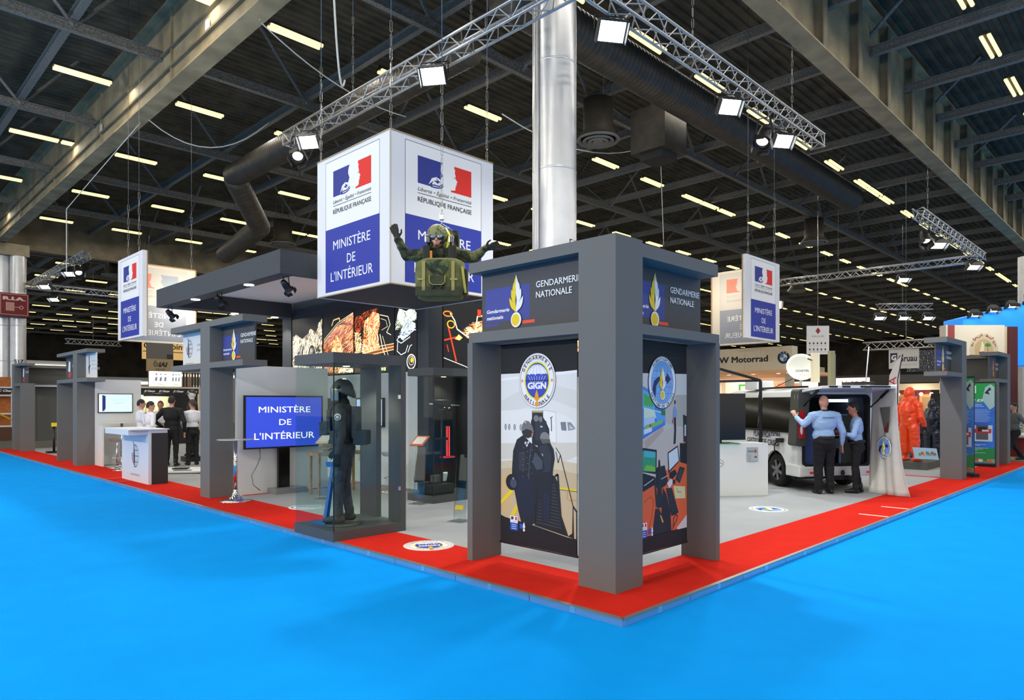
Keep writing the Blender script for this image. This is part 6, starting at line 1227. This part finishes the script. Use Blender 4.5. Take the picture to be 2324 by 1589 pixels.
B().box(-1.3, -.3, .26, .31, .06, .92, mat('#101113', .15), .006).build('panel', t, True); B().box(-.95, -.65, .2, .4, .0, .012, BLACK).build('foot', t, True); B().box(-.84, -.76, .28, .31, .012, .1, BLACK).build('neck', t, True)
t = thing('exhibition_arch', 'thin black square tube frame behind the black screen', 'frame', (8.14, 2.65, .06))
b = B(); F1, F2, F3 = Vector((7.05, 3.8, 2.62)), Vector((8.13, 2.65, 2.17)), Vector((7.6, 4.4, 2.15))
B().bar(F1, F2, .045, .045, BLACK).build('rail', t); B().bar((8.13, 2.65, .06), F2, .045, .045, BLACK).build('post', t); B().bar(F3, F2, .045, .045, BLACK).build('rail', t); B().bar((7.6, 4.4, .06), F3, .045, .045, BLACK).build('post', t); B().bar((7.05, 3.8, .06), F1, .045, .045, BLACK).build('post', t)
B().bar((7.0, 4.6, 2.42), (7.9, 4.2, 2.5), .03, .03, BLACK).bar((7.9, 4.2, 2.5), (7.9, 4.2, 2.1), .03, .03, BLACK).build('rail', t)
t = thing('equipment_rack', 'dark equipment tray on the thin black frame', 'rack', (7.3, 4.2, 2.1)); B().box(6.9, 7.7, 3.9, 4.5, 2.14, 2.24, BLK2).build('tray', t); [B().box(6.95+.16*i, 7.05+.16*i, 4.0, 4.3, 2.24, 2.3+.03*(i % 3), RUB).build('device', t) for i in range(5)]
# ------------------------------------------------------------------ green and blue roll-up banners
GB = ramp_mat([(.35, '#1c57c4'), (.65, '#2f86e0')], 1.3, 4, .5)
def rollup(label, p, q, h, full):
    p, q = Vector((*p, .06)), Vector((*q, .06)); d = (q-p); w = d.length; u = d/w; n = u.cross(Vector((0, 0, 1)))
    t = thing('roll_up_banner', label, 'banner', p); b = B(); b.bar(p+n*-.05+Vector((0, 0, .04)), q+n*-.05+Vector((0, 0, .04)), .14, .08, BLACK); b.build('base', t)
    o = B().obox((p+q)/2+Vector((0, 0, h/2+.04)), d/2, n*.004, Vector((0, 0, h/2)), mat('#11201a', .6)).build('cloth', t); g = G(p+n*.005+Vector((0, 0, .05)), u, (0, 0, 1))
    g.rect(.01, 0, w-.01, h-.05, GB); g.rect(.01, h*.78, w-.01, h-.05, '#17a34a'); g.rect(.01, h*.74, w-.01, h*.79, '#2aa37e'); g.rect(.01, h*.02, w-.01, h*.2, '#178a4c'); g.rect(.01, .06, w-.01, h*.07, '#93a08a')
    g.poly([(w*.66, h*.78), (w*.74, h*.93), (w*.88, h*.965), (w*.98, h*.93), (w*.98, h*.70), (w*.86, h*.66)], '#a9c9c6'); g.poly([(w*.72, h*.86), (w*.86, h*.93), (w*.9, h*.9), (w*.82, h*.88), (w*.86, h*.84)], '#1a2420')
    g.rect(w*.2, h*.86, w*.5, h*.95, WH); flag(g, w*.25, h*.92, w*.2, h*.017, fine=False); [g.rect(w*.26, h*(.875+.012*i), w*.45, h*(.878+.012*i), '#b9bec0') for i in range(3)]
    g.text('U M D', w*.4, h*.76, h*.028, WH, w*.56, 'c', bold=.05, shear=.2); g.text('UNITÉ MOBILE', w*.4, h*.715, h*.012, WH, w*.5, 'c'); g.text('DE DÉCONTAMINATION', w*.4, h*.695, h*.012, WH, w*.6, 'c')
    for i in range(11): g.rect(w*.08, h*(.66-.0145*i), w*(.8+.12*((i*7) % 5)/5), h*(.666-.0145*i), '#8fbaf0')
    g.rect(w*.02, h*.28, w*.93, h*.475, '#b9d3e8'); g.rect(w*.1, h*.31, w*.25, h*.355, '#c9c860'); g.rect(w*.1, h*.39, w*.25, h*.43, '#c9c860'); g.rect(w*.5, h*.3, w*.82, h*.475, '#54575c'); g.rect(w*.4, h*.38, w*.9, h*.43, '#b8242a'); g.rect(w*.55, h*.4, w*.78, h*.455, '#1c1d22'); g.rect(w*.66, h*.4, w*.84, h*.42, '#d9dcdf')
    for i in range(9): g.rect(w*.08, h*(.255-.0145*i), w*(.4+.5*((i*5) % 7)/7), h*(.261-.0145*i), '#9fd0c8')
    g.ell2(w*.25, h*.095, w*.12, h*.011, '#d9ead9')
    for i, c in enumerate(('#d8542e', '#e8c23a', '#20262c', '#d0402e', '#e8e2d0', '#3a7f3c', '#d86a2e')): g.ell2(w*(.14+.12*i), h*(.05+.008*(i % 2)), w*.06, h*.016, c, 10)
    pr(g, 'print', o)
rollup('green and blue roll-up banner standing before the farthest right tower', (17.24, 1.35), (17.24, .5), 2.2, True)
rollup('green and blue roll-up banner half hidden by the flame sign tower', (14.6, 1.07), (13.98, .34), 2.25, False)
# ------------------------------------------------------------------ neighbouring stands, right
CRM = mat('#cfc0a4', .6); CRM2 = mat('#b9ac92', .6); MAR = mat('#7d1d22', .6); MARD = mat('#4a1416', .6); WARM = mat('#fff0dc', .6, emit=.5); WOODO = mat('#b8672a', .6, spk=.15, sc=8)
t = thing('motorcycle_stand', 'cream stand fascia with a round blue and white badge behind the van', 'booth', (15.6, 6.5, 0))
o = B().box(15.6, 16.0, 5.15, 9.5, 2.72, 3.42, CRM).build('fascia', t); B().box(15.6, 19, 5.16, 9.5, 2.62, 2.72, mat('#e0a878', .6)).build('soffit', t); B().box(15.7, 15.9, 5.2, 5.4, 0, 2.62, CRM2).build('post', t)
g = G((15.6, 9.5, 2.72), *XM); g.text('BMW Motorrad', 3.62, .27, .19, '#141416', 1.95, 'r', bold=.035)
cx, cy = 4.1, .36; g.ell2(cx, cy, .19, .19, '#17181c', 36); g.ring(cx, cy, .19, .19, .012, '#9aa0a4', 36); g.ell2(cx, cy, .11, .11, '#c9d0d6', 30)
for q in (0, 2): g.poly([(cx, cy)]+[(cx+.105*cos(a), cy+.105*sin(a)) for a in np.linspace(pi/2*q+pi/2, pi/2*q+pi, 8)], '#3f74b8')
g.arc('BMW', cx, cy, .135, .135, radians(140), radians(40), .04, '#dfe3e6', .02); [g.line([(x, .02), (x, .68)], .006, '#a89c84') for x in (2.2, 2.9, 3.4, 4.5)]
pr(g, 'print', o)
for y in (5.62, 5.34, 6.4, 7.2): B().lathe([(.001, -.003), (.05, -.003), (.06, 0)], (15.75, y, 2.62), mat('#ffe9c8', .4, emit=4), 14).build('downlight', t)
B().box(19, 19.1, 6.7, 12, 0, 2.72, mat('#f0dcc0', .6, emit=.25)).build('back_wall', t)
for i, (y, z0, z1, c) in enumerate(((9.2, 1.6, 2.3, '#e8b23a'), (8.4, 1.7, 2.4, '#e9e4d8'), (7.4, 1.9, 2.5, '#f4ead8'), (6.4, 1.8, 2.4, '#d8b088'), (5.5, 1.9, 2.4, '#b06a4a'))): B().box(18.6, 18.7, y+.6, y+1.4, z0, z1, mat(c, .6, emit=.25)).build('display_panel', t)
light('booth_light', 'AREA', (17.3, 7, 2.55), 90, (1, .82, .6), (2.5, 3.5), (17.3, 7, 0))
t = thing('green_frame', 'bright green poster frame in the lit stand behind the black screen', 'poster', (17, 7.5, 1.6)); B().box(16.9, 16.96, 6.55, 7.45, 1.9, 2.35, mat('#3fae4a', .5)).build('frame', t); o = B().box(16.89, 16.9, 6.62, 7.38, 1.93, 2.29, mat('#f2ead8', .6, emit=.2)).build('poster', t)
g = G((16.888, 7.38, 1.93), *XM); g.ell2(.25, .18, .1, .13, '#c8643a'); g.rect(.45, .1, .5, .25, '#3a5fb0'); g.rect(.58, .1, .63, .25, '#c23a3a'); pr(g, 'print', o)
# coach builder banner on a truss
t = thing('hanging_banner', 'white banner with a dark square letter mark and blue lettering on a truss', 'banner', (24.5, 4.6, 3)); o = B().box(24.62, 24.66, 4.12, 5.15, 3.05, 3.8, mat('#d2d5d4', .6)).build('cloth', t)
g = G((24.62, 5.15, 3.05), *XM); g.poly([(.05, .2), (.05, .6), (.3, .6), (.3, .36)], '#1c2c50'); g.text('G', .1, .33, .2, WH, .15, bold=.05); g.text('Gruau', .34, .27, .25, '#27334a', .62, bold=.03); g.text('www.gruau.com', .34, .13, .06, '#9aa4ac', .6); pr(g, 'print', o)
# feather flag
t = thing('feather_flag', 'white feather flag with upright red letters behind the van roof', 'flag', (16.5, 2.8, 0)); o = B().prism([(0, 0), (.3, 0), (.34, 1.0), (.36, 1.55), (.42, 1.9), (.2, 1.6), (.06, 1.3)], 0, .01, mat('#e2dad0', .6), lambda x, z, e: (16.45+.71*x+.7*e, 2.85-.7*x+.71*e, 1.2+z)).build('cloth', t); B().tube([(16.65, 2.66, 0), (16.66, 2.65, 2.4), (16.75, 2.55, 3.1)], .015, BLACK, 6).build('pole', t)
vs, fs = glyphs('YAMAHA', 0, .05); bb = B(); P_ = [(16.448+.71*(.25-y*.22/.73), 2.848-.7*(.25-y*.22/.73), .95+x*.37) for x, y in vs]; bb.add(P_, fs, mat('#c8242a', .6)); bb.build('letters', o, fix=False)
t = thing('leaflet_board', 'white hanging board with a red diamond and rows of small marks', 'hanging sign', (24.1, 7.8, 3.7)); p, q = Vector((23.94, 8.01, 0)), Vector((24.55, 7.35, 0)); u = (q-p).normalized(); w = (q-p).length; n = u.cross(Vector((0, 0, 1)))
o = B().obox((p+q)/2+Vector((0, 0, 4.3)), (q-p)/2, n*.015, (0, 0, .58), mat('#dfe2e4', .6)).build('board', t); g = G(p+n*.016+Vector((0, 0, 3.72)), u, (0, 0, 1)); g.poly([(w/2, .82), (w/2+.1, .95), (w/2, 1.1), (w/2-.1, .95)], '#8f2a30'); g.text('GROUPE', w/2, .7, .07, '#9a5a5e', .5, 'c')
for i in range(5):
    for j in range(2): g.ell2(.12+.155*i, .45-.25*j, .035, .045, '#4a4c50', 10); g.rect(.08+.155*i, .34-.25*j, .17+.155*i, .355-.25*j, '#9a9ca0')
pr(g, 'print', o); B().tube([(24.25, 7.68, 4.88), (24.25, 7.68, 13.12)], .01, CHROME, 5).build('wire', t)
# red walled booth with framed pictures
t = thing('framed_picture_booth', 'maroon walled booth with a cream beam behind the orange suit', 'booth', (22.7, 3.7, 0)); B().box(22.7, 23.0, 2.6, 4.6, 2.2, 2.42, CRM).build('beam', t); B().box(23.4, 23.5, 3.45, 5.4, 0, 2.3, MAR).build('wall', t)
B().box(22.9, 23.4, 3.25, 4.6, 0.1, .72, mat('#d8c9a0', .6)).build('drawer_unit', t)
for z in (.28, .46, .6): B().box(22.88, 22.9, 3.3, 4.55, z, z+.015, CRM2).build('drawer_front', t)
for y0, y1 in ((3.35, 3.78), (4.1, 4.5)): B().box(23.34, 23.4, y0, y1, 1.15, 2.05, mat('#c98a34', .5)).build('picture_frame', t); B().box(23.33, 23.34, y0+.08, y1-.08, 1.25, 1.95, mat('#8a6a4a', .6)).build('picture', t)
for y in (3.3, 3.62, 4.35): B().ell((22.9, y, 2.05), (.06, .06, .06), mat('#fff2d8', .4, emit=5), 10).build('bulb', t)
light('booth_light', 'POINT', (22.5, 3.6, 1.9), 35, (1, .85, .65), (.1, 0))
t = thing('olive_wall_panel', 'olive and dark picture panel behind the navy suits', 'panel', (21.0, 2.6, 0)); B().box(20.9, 20.95, 2.3, 2.85, .25, 1.05, mat('#7b8a2c', .5)).build('lower_panel', t); B().box(20.9, 20.95, 2.3, 2.85, 1.05, 2.05, mat('#22241f', .5)).build('upper_panel', t); B().box(20.88, 20.97, 2.28, 2.87, .1, .25, WHITE).build('skirting', t)
B().box(20.6, 20.7, 1.2, 2.2, .06, 2.6, GREYD).build('side_panel', t); B().box(20.6, 20.7, 1.2, 3.9, 2.42, 2.66, GREYD).build('header', t); B().box(20.6, 20.7, 3.8, 3.9, .06, 2.42, GREYD).build('post', t)
# large cream fascia with the round boat emblem
n2 = Vector((-.711, -.703, 0)); u2 = Vector((.703, -.711, 0)); base = Vector((23.3, 2.95, 0))
t = thing('emblem_stand', 'cream stand wall with round boat and palm emblem between maroon columns', 'booth', base); cc = lambda x, e, z: base+u2*x+n2*-e+Vector((0, 0, z))
def slab(x0, x1, e0, e1, z0, z1, m_, nm): c = cc((x0+x1)/2, (e0+e1)/2, (z0+z1)/2); return B().obox(c, u2*(x1-x0)/2, n2*(e1-e0)/2, Vector((0, 0, (z1-z0)/2)), m_).build(nm, t)
slab(-.04, .02, -.06, .3, 0, 4.46, mat('#d8d2c8', .6), 'post'); slab(.02, .27, -.05, .3, 0, 4.46, mat('#8e2f30', .6), 'column'); o = slab(.27, 2.05, 0, .3, 0, 4.46, mat('#d6cdb8', .6), 'fascia'); slab(2.05, 2.12, -.02, .3, 0, 4.4, mat('#c9b89a', .6), 'post'); slab(2.12, 2.45, -.08, .3, 0, 4.4, MARD, 'column')
g = G(cc(0, -.001, 0), u2, (0, 0, 1)); ex, ez = 1.32, 3.6
g.ell2(ex, ez, .5, .56, '#c3b494', 44); g.ell2(ex, ez, .33, .37, '#b39c72', 36); g.poly([(ex-.14, ez-.06), (ex-.06, ez+.3), (ex+.02, ez+.16), (ex+.01, ez-.06)], '#d6c8a8'); g.poly([(ex-.18, ez-.08), (ex+.02, ez-.06), (ex-.0, ez-.14), (ex-.14, ez-.15)], '#6d2a26'); g.line([(ex+.14, ez-.15), (ex+.14, ez+.1)], .02, '#6d4a2a')
for a in np.linspace(.2, 2.95, 7): g.line([(ex+.14, ez+.12), (ex+.14+.12*cos(a), ez+.12+.12*sin(a))], .035, '#2f7a38')
for s_ in (-1, 1): g.poly([(ex+s_*.52, ez-.18), (ex+s_*.3, ez-.18), (ex+s_*.26, ez-.34), (ex+s_*.42, ez-.46)], '#7d1d22')
g.text('S', ex-.4, ez-.38, .14, WH, .1, bold=.03); g.text('R', ex+.33, ez-.38, .14, WH, .1, bold=.03)
ar = '#7d1d22'
def au(a, r): return (ex+r*.92*cos(radians(a)), ez+.02+r*cos(0)*sin(radians(a)))
for pts, w in (([au(10, .44), au(14, .46), au(24, .46), au(24, .42)], .022), ([au(33, .5), au(37, .44), au(32, .4), au(30, .44), au(33, .46)], .02), ([au(48, .56), au(50, .46), au(58, .45), au(72, .46), au(74, .5), au(78, .5), au(80, .46), au(72, .455)], .022), ([au(74, .55), au(77, .55)], .02), ([au(96, .46), au(100, .5), au(104, .5), au(106, .46), au(112, .45), au(120, .45), au(124, .5), au(132, .5), au(134, .45), au(138, .45), au(139, .58)], .022), ([au(98, .55), au(102, .555)], .02), ([au(150, .46), au(160, .45), au(164, .5), au(166, .42)], .022)): g.line(pts, w, ar)
pr(g, 'print', o); light('booth_light', 'AREA', tuple(cc(1.2, -2.2, 5.6)), 60, (1, .92, .8), (1, 1), tuple(cc(1.2, 0, 3.2)))
t = thing('reception_desk', 'curved cream and maroon desk with white lettering at the right edge', 'desk', (21.4, .6, 0)); o = B().lathe([(.8, .0), (.8, .62)], (21.95, .35, .06), MAR, 40).build('front', t); B().lathe([(.001, .62), (.88, .62), (.9, .66), (.88, .72), (.001, .72)], (21.95, .35, .06), mat('#cfc9ba', .5), 40).build('top', t); B().lathe([(.81, .0), (.81, .1)], (21.95, .35, .0), CRM, 40).build('skirting', t)
bb = B()
for s_, z, c, sc in (('Milipol', .42, WH, .30), ('2014', .2, '#d8a878', .22)):
    vs, fs = glyphs(s_, 0, .03); x1 = max(v[0] for v in vs); a0 = TH+pi+.9-(.25)
    bb.add([(21.95+.81*cos(a0+.0+(x-x1)*sc/.81), .35+.81*sin(a0+(x-x1)*sc/.81), z+.06+y*sc) for x, y in vs], fs, mat(c, .6))
bb.build('lettering', o, fix=False)
t = thing('flower_pot', 'small pale flower bunch on the curved desk', 'plant', (21.5, .75, .78)); B().lathe([(.001, 0), (.06, 0), (.09, .14), (.001, .14)], (21.5, .75, .78), CRM, 14).build('pot', t); LF = mat('#6a8a4a', .7); FLW = mat('#d8d0c0', .7)
fb = B(); fl_ = B()
for i in range(46):
    a, e, r_ = random.uniform(0, 6.28), random.uniform(.2, 1.5), random.uniform(.08, .26); c = Vector((21.5+r_*cos(a)*cos(e), .75+r_*sin(a)*cos(e), .92+r_*sin(e)))
    (fl_ if i % 3 == 0 else fb).ell(c, (.035, .035, .025), FLW if i % 3 == 0 else LF, 6)
o = fb.build('foliage', t); o['kind'] = 'stuff'; o = fl_.build('blossoms', t); o['kind'] = 'stuff'
t = thing('white_partition', 'white glazed partition post behind the curved desk', 'partition', (24.8, .4, 0)); B().box(24.7, 24.8, .2, .9, 0, 2.6, mat('#d8d4ca', .6)).build('post', t); B().box(24.85, 24.9, -1.2, .2, 0, 2.9, mat('#5a4a3c', .6)).build('panel', t)
# bright blue fabric roof with floods
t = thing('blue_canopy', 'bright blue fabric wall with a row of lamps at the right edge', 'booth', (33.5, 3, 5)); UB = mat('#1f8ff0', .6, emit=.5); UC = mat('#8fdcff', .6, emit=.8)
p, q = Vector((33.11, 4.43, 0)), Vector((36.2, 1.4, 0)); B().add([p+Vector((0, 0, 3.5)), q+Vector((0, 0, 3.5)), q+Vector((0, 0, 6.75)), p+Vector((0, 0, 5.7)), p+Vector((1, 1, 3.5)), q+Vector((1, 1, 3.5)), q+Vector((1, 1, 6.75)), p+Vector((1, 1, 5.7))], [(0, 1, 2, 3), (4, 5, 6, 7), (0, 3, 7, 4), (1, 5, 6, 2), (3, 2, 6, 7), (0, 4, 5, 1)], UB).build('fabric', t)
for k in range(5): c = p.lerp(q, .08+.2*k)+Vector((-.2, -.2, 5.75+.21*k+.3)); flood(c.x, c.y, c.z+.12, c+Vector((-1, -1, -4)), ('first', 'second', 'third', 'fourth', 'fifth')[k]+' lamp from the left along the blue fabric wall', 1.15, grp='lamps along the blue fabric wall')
# far grey speckled dividing wall of the right hall
t = thing('far_stand_wall', 'dark long wall below the coach builder banner', 'wall panel', (24, 8, 0)); B().box(26.5, 26.7, 2.5, 11, 0, 2.9, mat('#3c3b36', .8)).build('panel', t)
FW = ramp_mat([(.0, '#15161a'), (.62, '#1c1e22'), (.66, '#dfe4ea'), (1, '#ffffff')], 6, 2, .5, emit=.35, stretch=(1, 3, 9))
t = thing('glitter_wall', 'far dark wall with rows of tiny white lights', 'wall panel', (34, 9, 2.5)); B().box(34, 34.2, 5.5, 7.0, 3.3, 4.35, FW).build('panel', t)
t = thing('lit_sign_box', 'glowing pink white sign box above the van roof', 'sign', (24, 6.2, 2.4)); o = B().box(24.0, 24.2, 5.7, 6.9, 2.25, 2.72, mat('#f6dcd8', .5, emit=1.0)).build('box', t); B().box(24.05, 24.15, 6.2, 6.4, 0, 2.25, CRM2).build('post', t); g = G((24.0, 6.9, 2.3), *XM); g.text('J.L.M.C', .2, .08, .22, '#c2454a', .9, bold=.02); pr(g, 'print', o)
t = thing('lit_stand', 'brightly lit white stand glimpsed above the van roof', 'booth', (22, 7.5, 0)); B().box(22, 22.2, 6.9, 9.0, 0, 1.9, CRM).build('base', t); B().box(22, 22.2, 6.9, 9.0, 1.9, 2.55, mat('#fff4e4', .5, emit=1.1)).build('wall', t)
# ------------------------------------------------------------------ neighbouring stands, left
t = thing('company_stand', 'cream framed stand with repeated black header lettering behind the group', 'booth', (5.2, 25, 0)); o = B().box(3.9, 6.9, 25, 25.1, 2.1, 2.3, mat('#15151a', .5)).build('header', t); B().box(3.9, 6.9, 24.98, 25.1, 2.3, 2.36, CRM).build('beam', t); B().box(3.9, 3.98, 24.98, 25.1, 0, 2.1, CRM2).build('post', t); B().box(6.25, 6.35, 24.96, 25.1, 0, 2.36, CRM2).build('post', t)
g = G((3.9, 25, 2.1), *YM); [g.text('JC Charpe', .35+.52*i, .06, .07, WH, .38, shear=.3, bold=.04) for i in range(5)]; pr(g, 'print', o)
B().box(4.5, 5.6, 26, 26.06, .1, 2.0, mat('#c6c69c', .6, emit=.12)).build('wall', t); B().box(4.0, 7.2, 26.5, 26.6, 0, 2.2, mat('#1b1b1f', .6)).build('wall', t); B().box(4.42, 4.5, 25.9, 26.06, 0, 2.05, WHITE).build('post', t); B().box(4.62, 4.9, 25.98, 26.0, 1.2, 1.85, CRM).build('door_panel', t)
for x0, x1, c in ((4.4, 5.05, '#f4f6ee'), (5.06, 5.5, '#f1efe2')):
    o = B().box(x0, x1, 24.7, 24.95, 2.37, 2.94, mat(c, .5, emit=.75)).build('light_box', t); g = G((x0, 24.7, 2.37), *YM); w = x1-x0
    for i in range(3): g.poly([(w*(.2+.25*i), .2), (w*(.32+.25*i), .2), (w*(.34+.25*i), .36), (w*(.22+.25*i), .34)], '#a9a4c0'); g.rect(w*(.22+.25*i), .44, w*(.34+.25*i), .48, '#9fd8cc')
    g.line([(w*.3, .1), (w*.6, .06), (w*.75, .09)], .015, '#7fb87f'); g.line([(w*.28, .4), (w*.3, .5)], .02, '#e08a7a'); pr(g, 'print', o)
for i in range(13): B().box(5.55+.11*i, 5.61+.11*i, 25.3, 25.35, 2.37, 2.95, mat('#2c2a2a' if i != 4 else '#8a6a5a', .7)).build('hanging_slat', t)
light('booth_light', 'POINT', (4.9, 25.5, 1.9), 25, (1, .95, .8), (.1, 0))
t = thing('sign_board', 'tan and grey sign board with black lettering behind the left tower', 'sign', (6.4, 30, 0)); o = B().box(5.9, 7.02, 30, 30.1, 3.17, 3.72, mat('#94805c', .6)).build('lower_panel', t); B().box(5.9, 7.02, 30, 30.1, 3.72, 4.55, mat('#5c5852', .6)).build('upper_panel', t); B().box(6.75, 7.0, 29.98, 30, 3.75, 3.95, BLK2).build('inset', t); B().box(6.3, 6.5, 30.02, 30.08, 0, 3.17, mat('#4a4640', .6)).build('post', t)
g = G((5.9, 30, 3.17), *YM); g.ring(.38, .3, .11, .1, .03, '#1a1a1c'); g.ring(.38, .3, .05, .045, .02, '#1a1a1c'); g.line([(.3, .39), (.38, .48)], .03, '#1a1a1c'); g.text('IAI', .5, .2, .22, '#161618', .36, shear=.25, bold=.05); g.text('5 S 117', .38, .03, .1, '#161618', .36, bold=.03); pr(g, 'print', o)
t = thing('gold_sign', 'warm lit sign with black lettering far behind the tan board', 'sign', (10, 40, 0)); o = B().box(8.8, 11.3, 40, 40.2, 4.3, 5.35, mat('#d8b06a', .5, emit=.45)).build('box', t); B().box(9.9, 10.1, 40.05, 40.15, 0, 4.3, GIRD).build('post', t); g = G((8.8, 40, 4.3), *YM); g.text('Checkpoint', .05, .62, .36, '#1a1612', 2.3, bold=.02); g.rect(0, .42, 2.5, .47, '#7a5a2a'); pr(g, 'print', o)
t = thing('orange_wardrobe_stand', 'orange wood and white railed stand at the left picture edge', 'booth', (1.3, 36, 0)); B().box(.3, 1.95, 36.3, 36.5, 0, 2.95, WOODO).build('cabinet', t); o = B().box(.2, 2.6, 36, 36.2, 2.2, 2.42, BLK2).build('header', t); g = G((.2, 36, 2.2), *YM); [g.text('JC Charpe', .25+.9*i, .06, .1, WH, .75, shear=.3, bold=.04) for i in range(3)]; pr(g, 'print', o)
for z in (2.42, 2.05, 1.2, .62): B().box(.2, 2.6, 35.95, 36.1, z, z+.07, WHITE).build('shelf', t)
B().box(.9, 1.3, 36.2, 36.3, 0, 2.0, BLK2).build('garment', t); B().bar((1.0, 35.9, 1.5), (2.6, 35.9, .55), .09, .06, mat('#d8a81c', .5)).build('yellow_rail', t); B().box(1.0, 2.6, 35.8, 36.2, .0, .6, mat('#5a3a26', .6)).build('chest', t)
# red hose sign on the far column
t = thing('hose_sign', 'dark red box sign with hose symbol on the far left column', 'sign', (2.3, 40, 6.1)); o = B().box(1.95, 3.2, 39.3, 40.3, 6.15, 7.3, mat('#7c1418', .5)).build('box', t)
g = G((1.95, 39.3, 6.15), *YM); w, h = 1.25, 1.15; g.line([(.06, .06), (w-.06, .06), (w-.06, h-.06), (.06, h-.06), (.06, .06)], .02, '#e8b8a8'); g.text('R.I.A.', w/2, .8, .17, '#f0d0c4', .9, 'c', bold=.06); [g.rect(.28+.06*i, .25, .32+.06*i, .68, '#e8b8a0') for i in range(6)]; g.line([(.64, .45), (.84, .45)], .025, '#e8b8a0'); g.ring(.92, .45, .09, .09, .03, '#e8b8a0', 20); pr(g, 'print', o)
# white loops of cable and wires under the roof
WC = mat('#cfcfc6', .6)
cable([(2.3, 8.2, 10.05), (3.0, 8.9, 8.2)], .02, 'white cable hanging from the left girder to the truss', WC, sag=.9); cable([(2.3, 11.2, 10.05), (3.0, 8.0, 11.05)], .014, 'white cable running up from the left girder', WC)
cable([(2.4, 11.3, 10.05), (6.5, 11.6, 9.3)], .014, 'thin cable from the left girder towards the cube', WC, sag=.3); cable([(2.4, 18.6, 10.05), (5.6, 17.6, 10.6)], .016, 'slack cable between the left girder and a roof beam', WC, sag=.8)
cable([(2.3, 19, 10.05), (1.4, 23.5, 8.2), (1.4, 23.5, 6.0)], .014, 'cable dropping from the left girder to the far hall', WC)
cable([(8, 9.5, 9.2), (16.5, 10.2, 11.0)], .016, 'long slack cable across the roof right of the column', WC, sag=.7); cable([(16.4, 10.2, 13.1), (16.5, 10.2, 11.0), (16.9, 10.3, 7.4)], .014, 'cable dropping from the roof above the right sign', WC)
for x, y, z0, lb in ((3.25, 9.0, 8.05, 'chain of the left truss, near its end'), (3.25, 5.4, 8.05, 'chain of the left truss, near the cube'), (6.6, 3.2, 8.05, 'chain of the right truss, near the column'), (10.9, 3.2, 8.05, 'chain of the right truss, near its far end'), (22, 3.2, 8.05, 'chain of the far right truss'), (3.3, 32, 8.05, 'chain of the far left truss')):
    chain((x, y, z0), (x, y, 13.12), lb, .014)
for x, y, z0, lb in ((35.5, 7.6, 6.89, 'wire of the four lamp truss'), (24.8, 4.6, 4.09, 'wire of the white banner truss'), (7.5, 45, 5.59, 'wire of the dim brown truss'), (30.3, 9, 8.04, 'wire of the long level far truss'), (9, 40.4, 8.04, 'wire of the far left level truss'), (8.5, 38, 6.4, 'wire of the distant bright flood'), (24.6, 9.6, 6.2, 'wire of the warm glaring lamp')): chain((x, y, z0), (x, y, 13.12), lb, .014)

# far stands that close the hall at eye level
FS = (('pale grey', '#8d8f92'), ('beige', '#a8987a'), ('dull blue', '#3f5f8a'), ('white', '#c9cbc9'), ('dark red', '#6a2426'), ('slate', '#4a4f56'), ('cream', '#b9ac90'), ('olive', '#5c6038'))
for i, (x, y, w, h) in enumerate(((6, 52, 7, 3.6), (15, 56, 8, 4.4), (25, 54, 7, 3.4), (4, 60, 6, 5.0), (34, 50, 8, 4.0), (46, 30, 8, 3.8), (50, 18, 7, 4.6), (44, 8, 6, 3.2))):
    nm, c = FS[i]; t = thing('far_stand', nm+' stand far back in the hall with a lit top strip', 'booth', (x, y, 0), 'far stands across the hall')
    if i < 5: B().box(x, x+w, y, y+3, 0, h, mat(c, .7)).build('block', t); B().box(x+.2, x+w-.2, y-.08, y, h-.5, h-.3, mat('#fff4e0', .5, emit=1.2)).build('light_strip', t); B().box(x+w*.3, x+w*.6, y-.06, y, .6, h-1.2, mat('#d8dde0', .5, emit=.3)).build('panel', t)
    else: B().box(x, x+3, y, y+w, 0, h, mat(c, .7)).build('block', t); B().box(x-.08, x, y+.2, y+w-.2, h-.5, h-.3, mat('#fff4e0', .5, emit=1.2)).build('light_strip', t); B().box(x-.06, x, y+w*.3, y+w*.6, .6, h-1.2, mat('#d8dde0', .5, emit=.3)).build('panel', t)
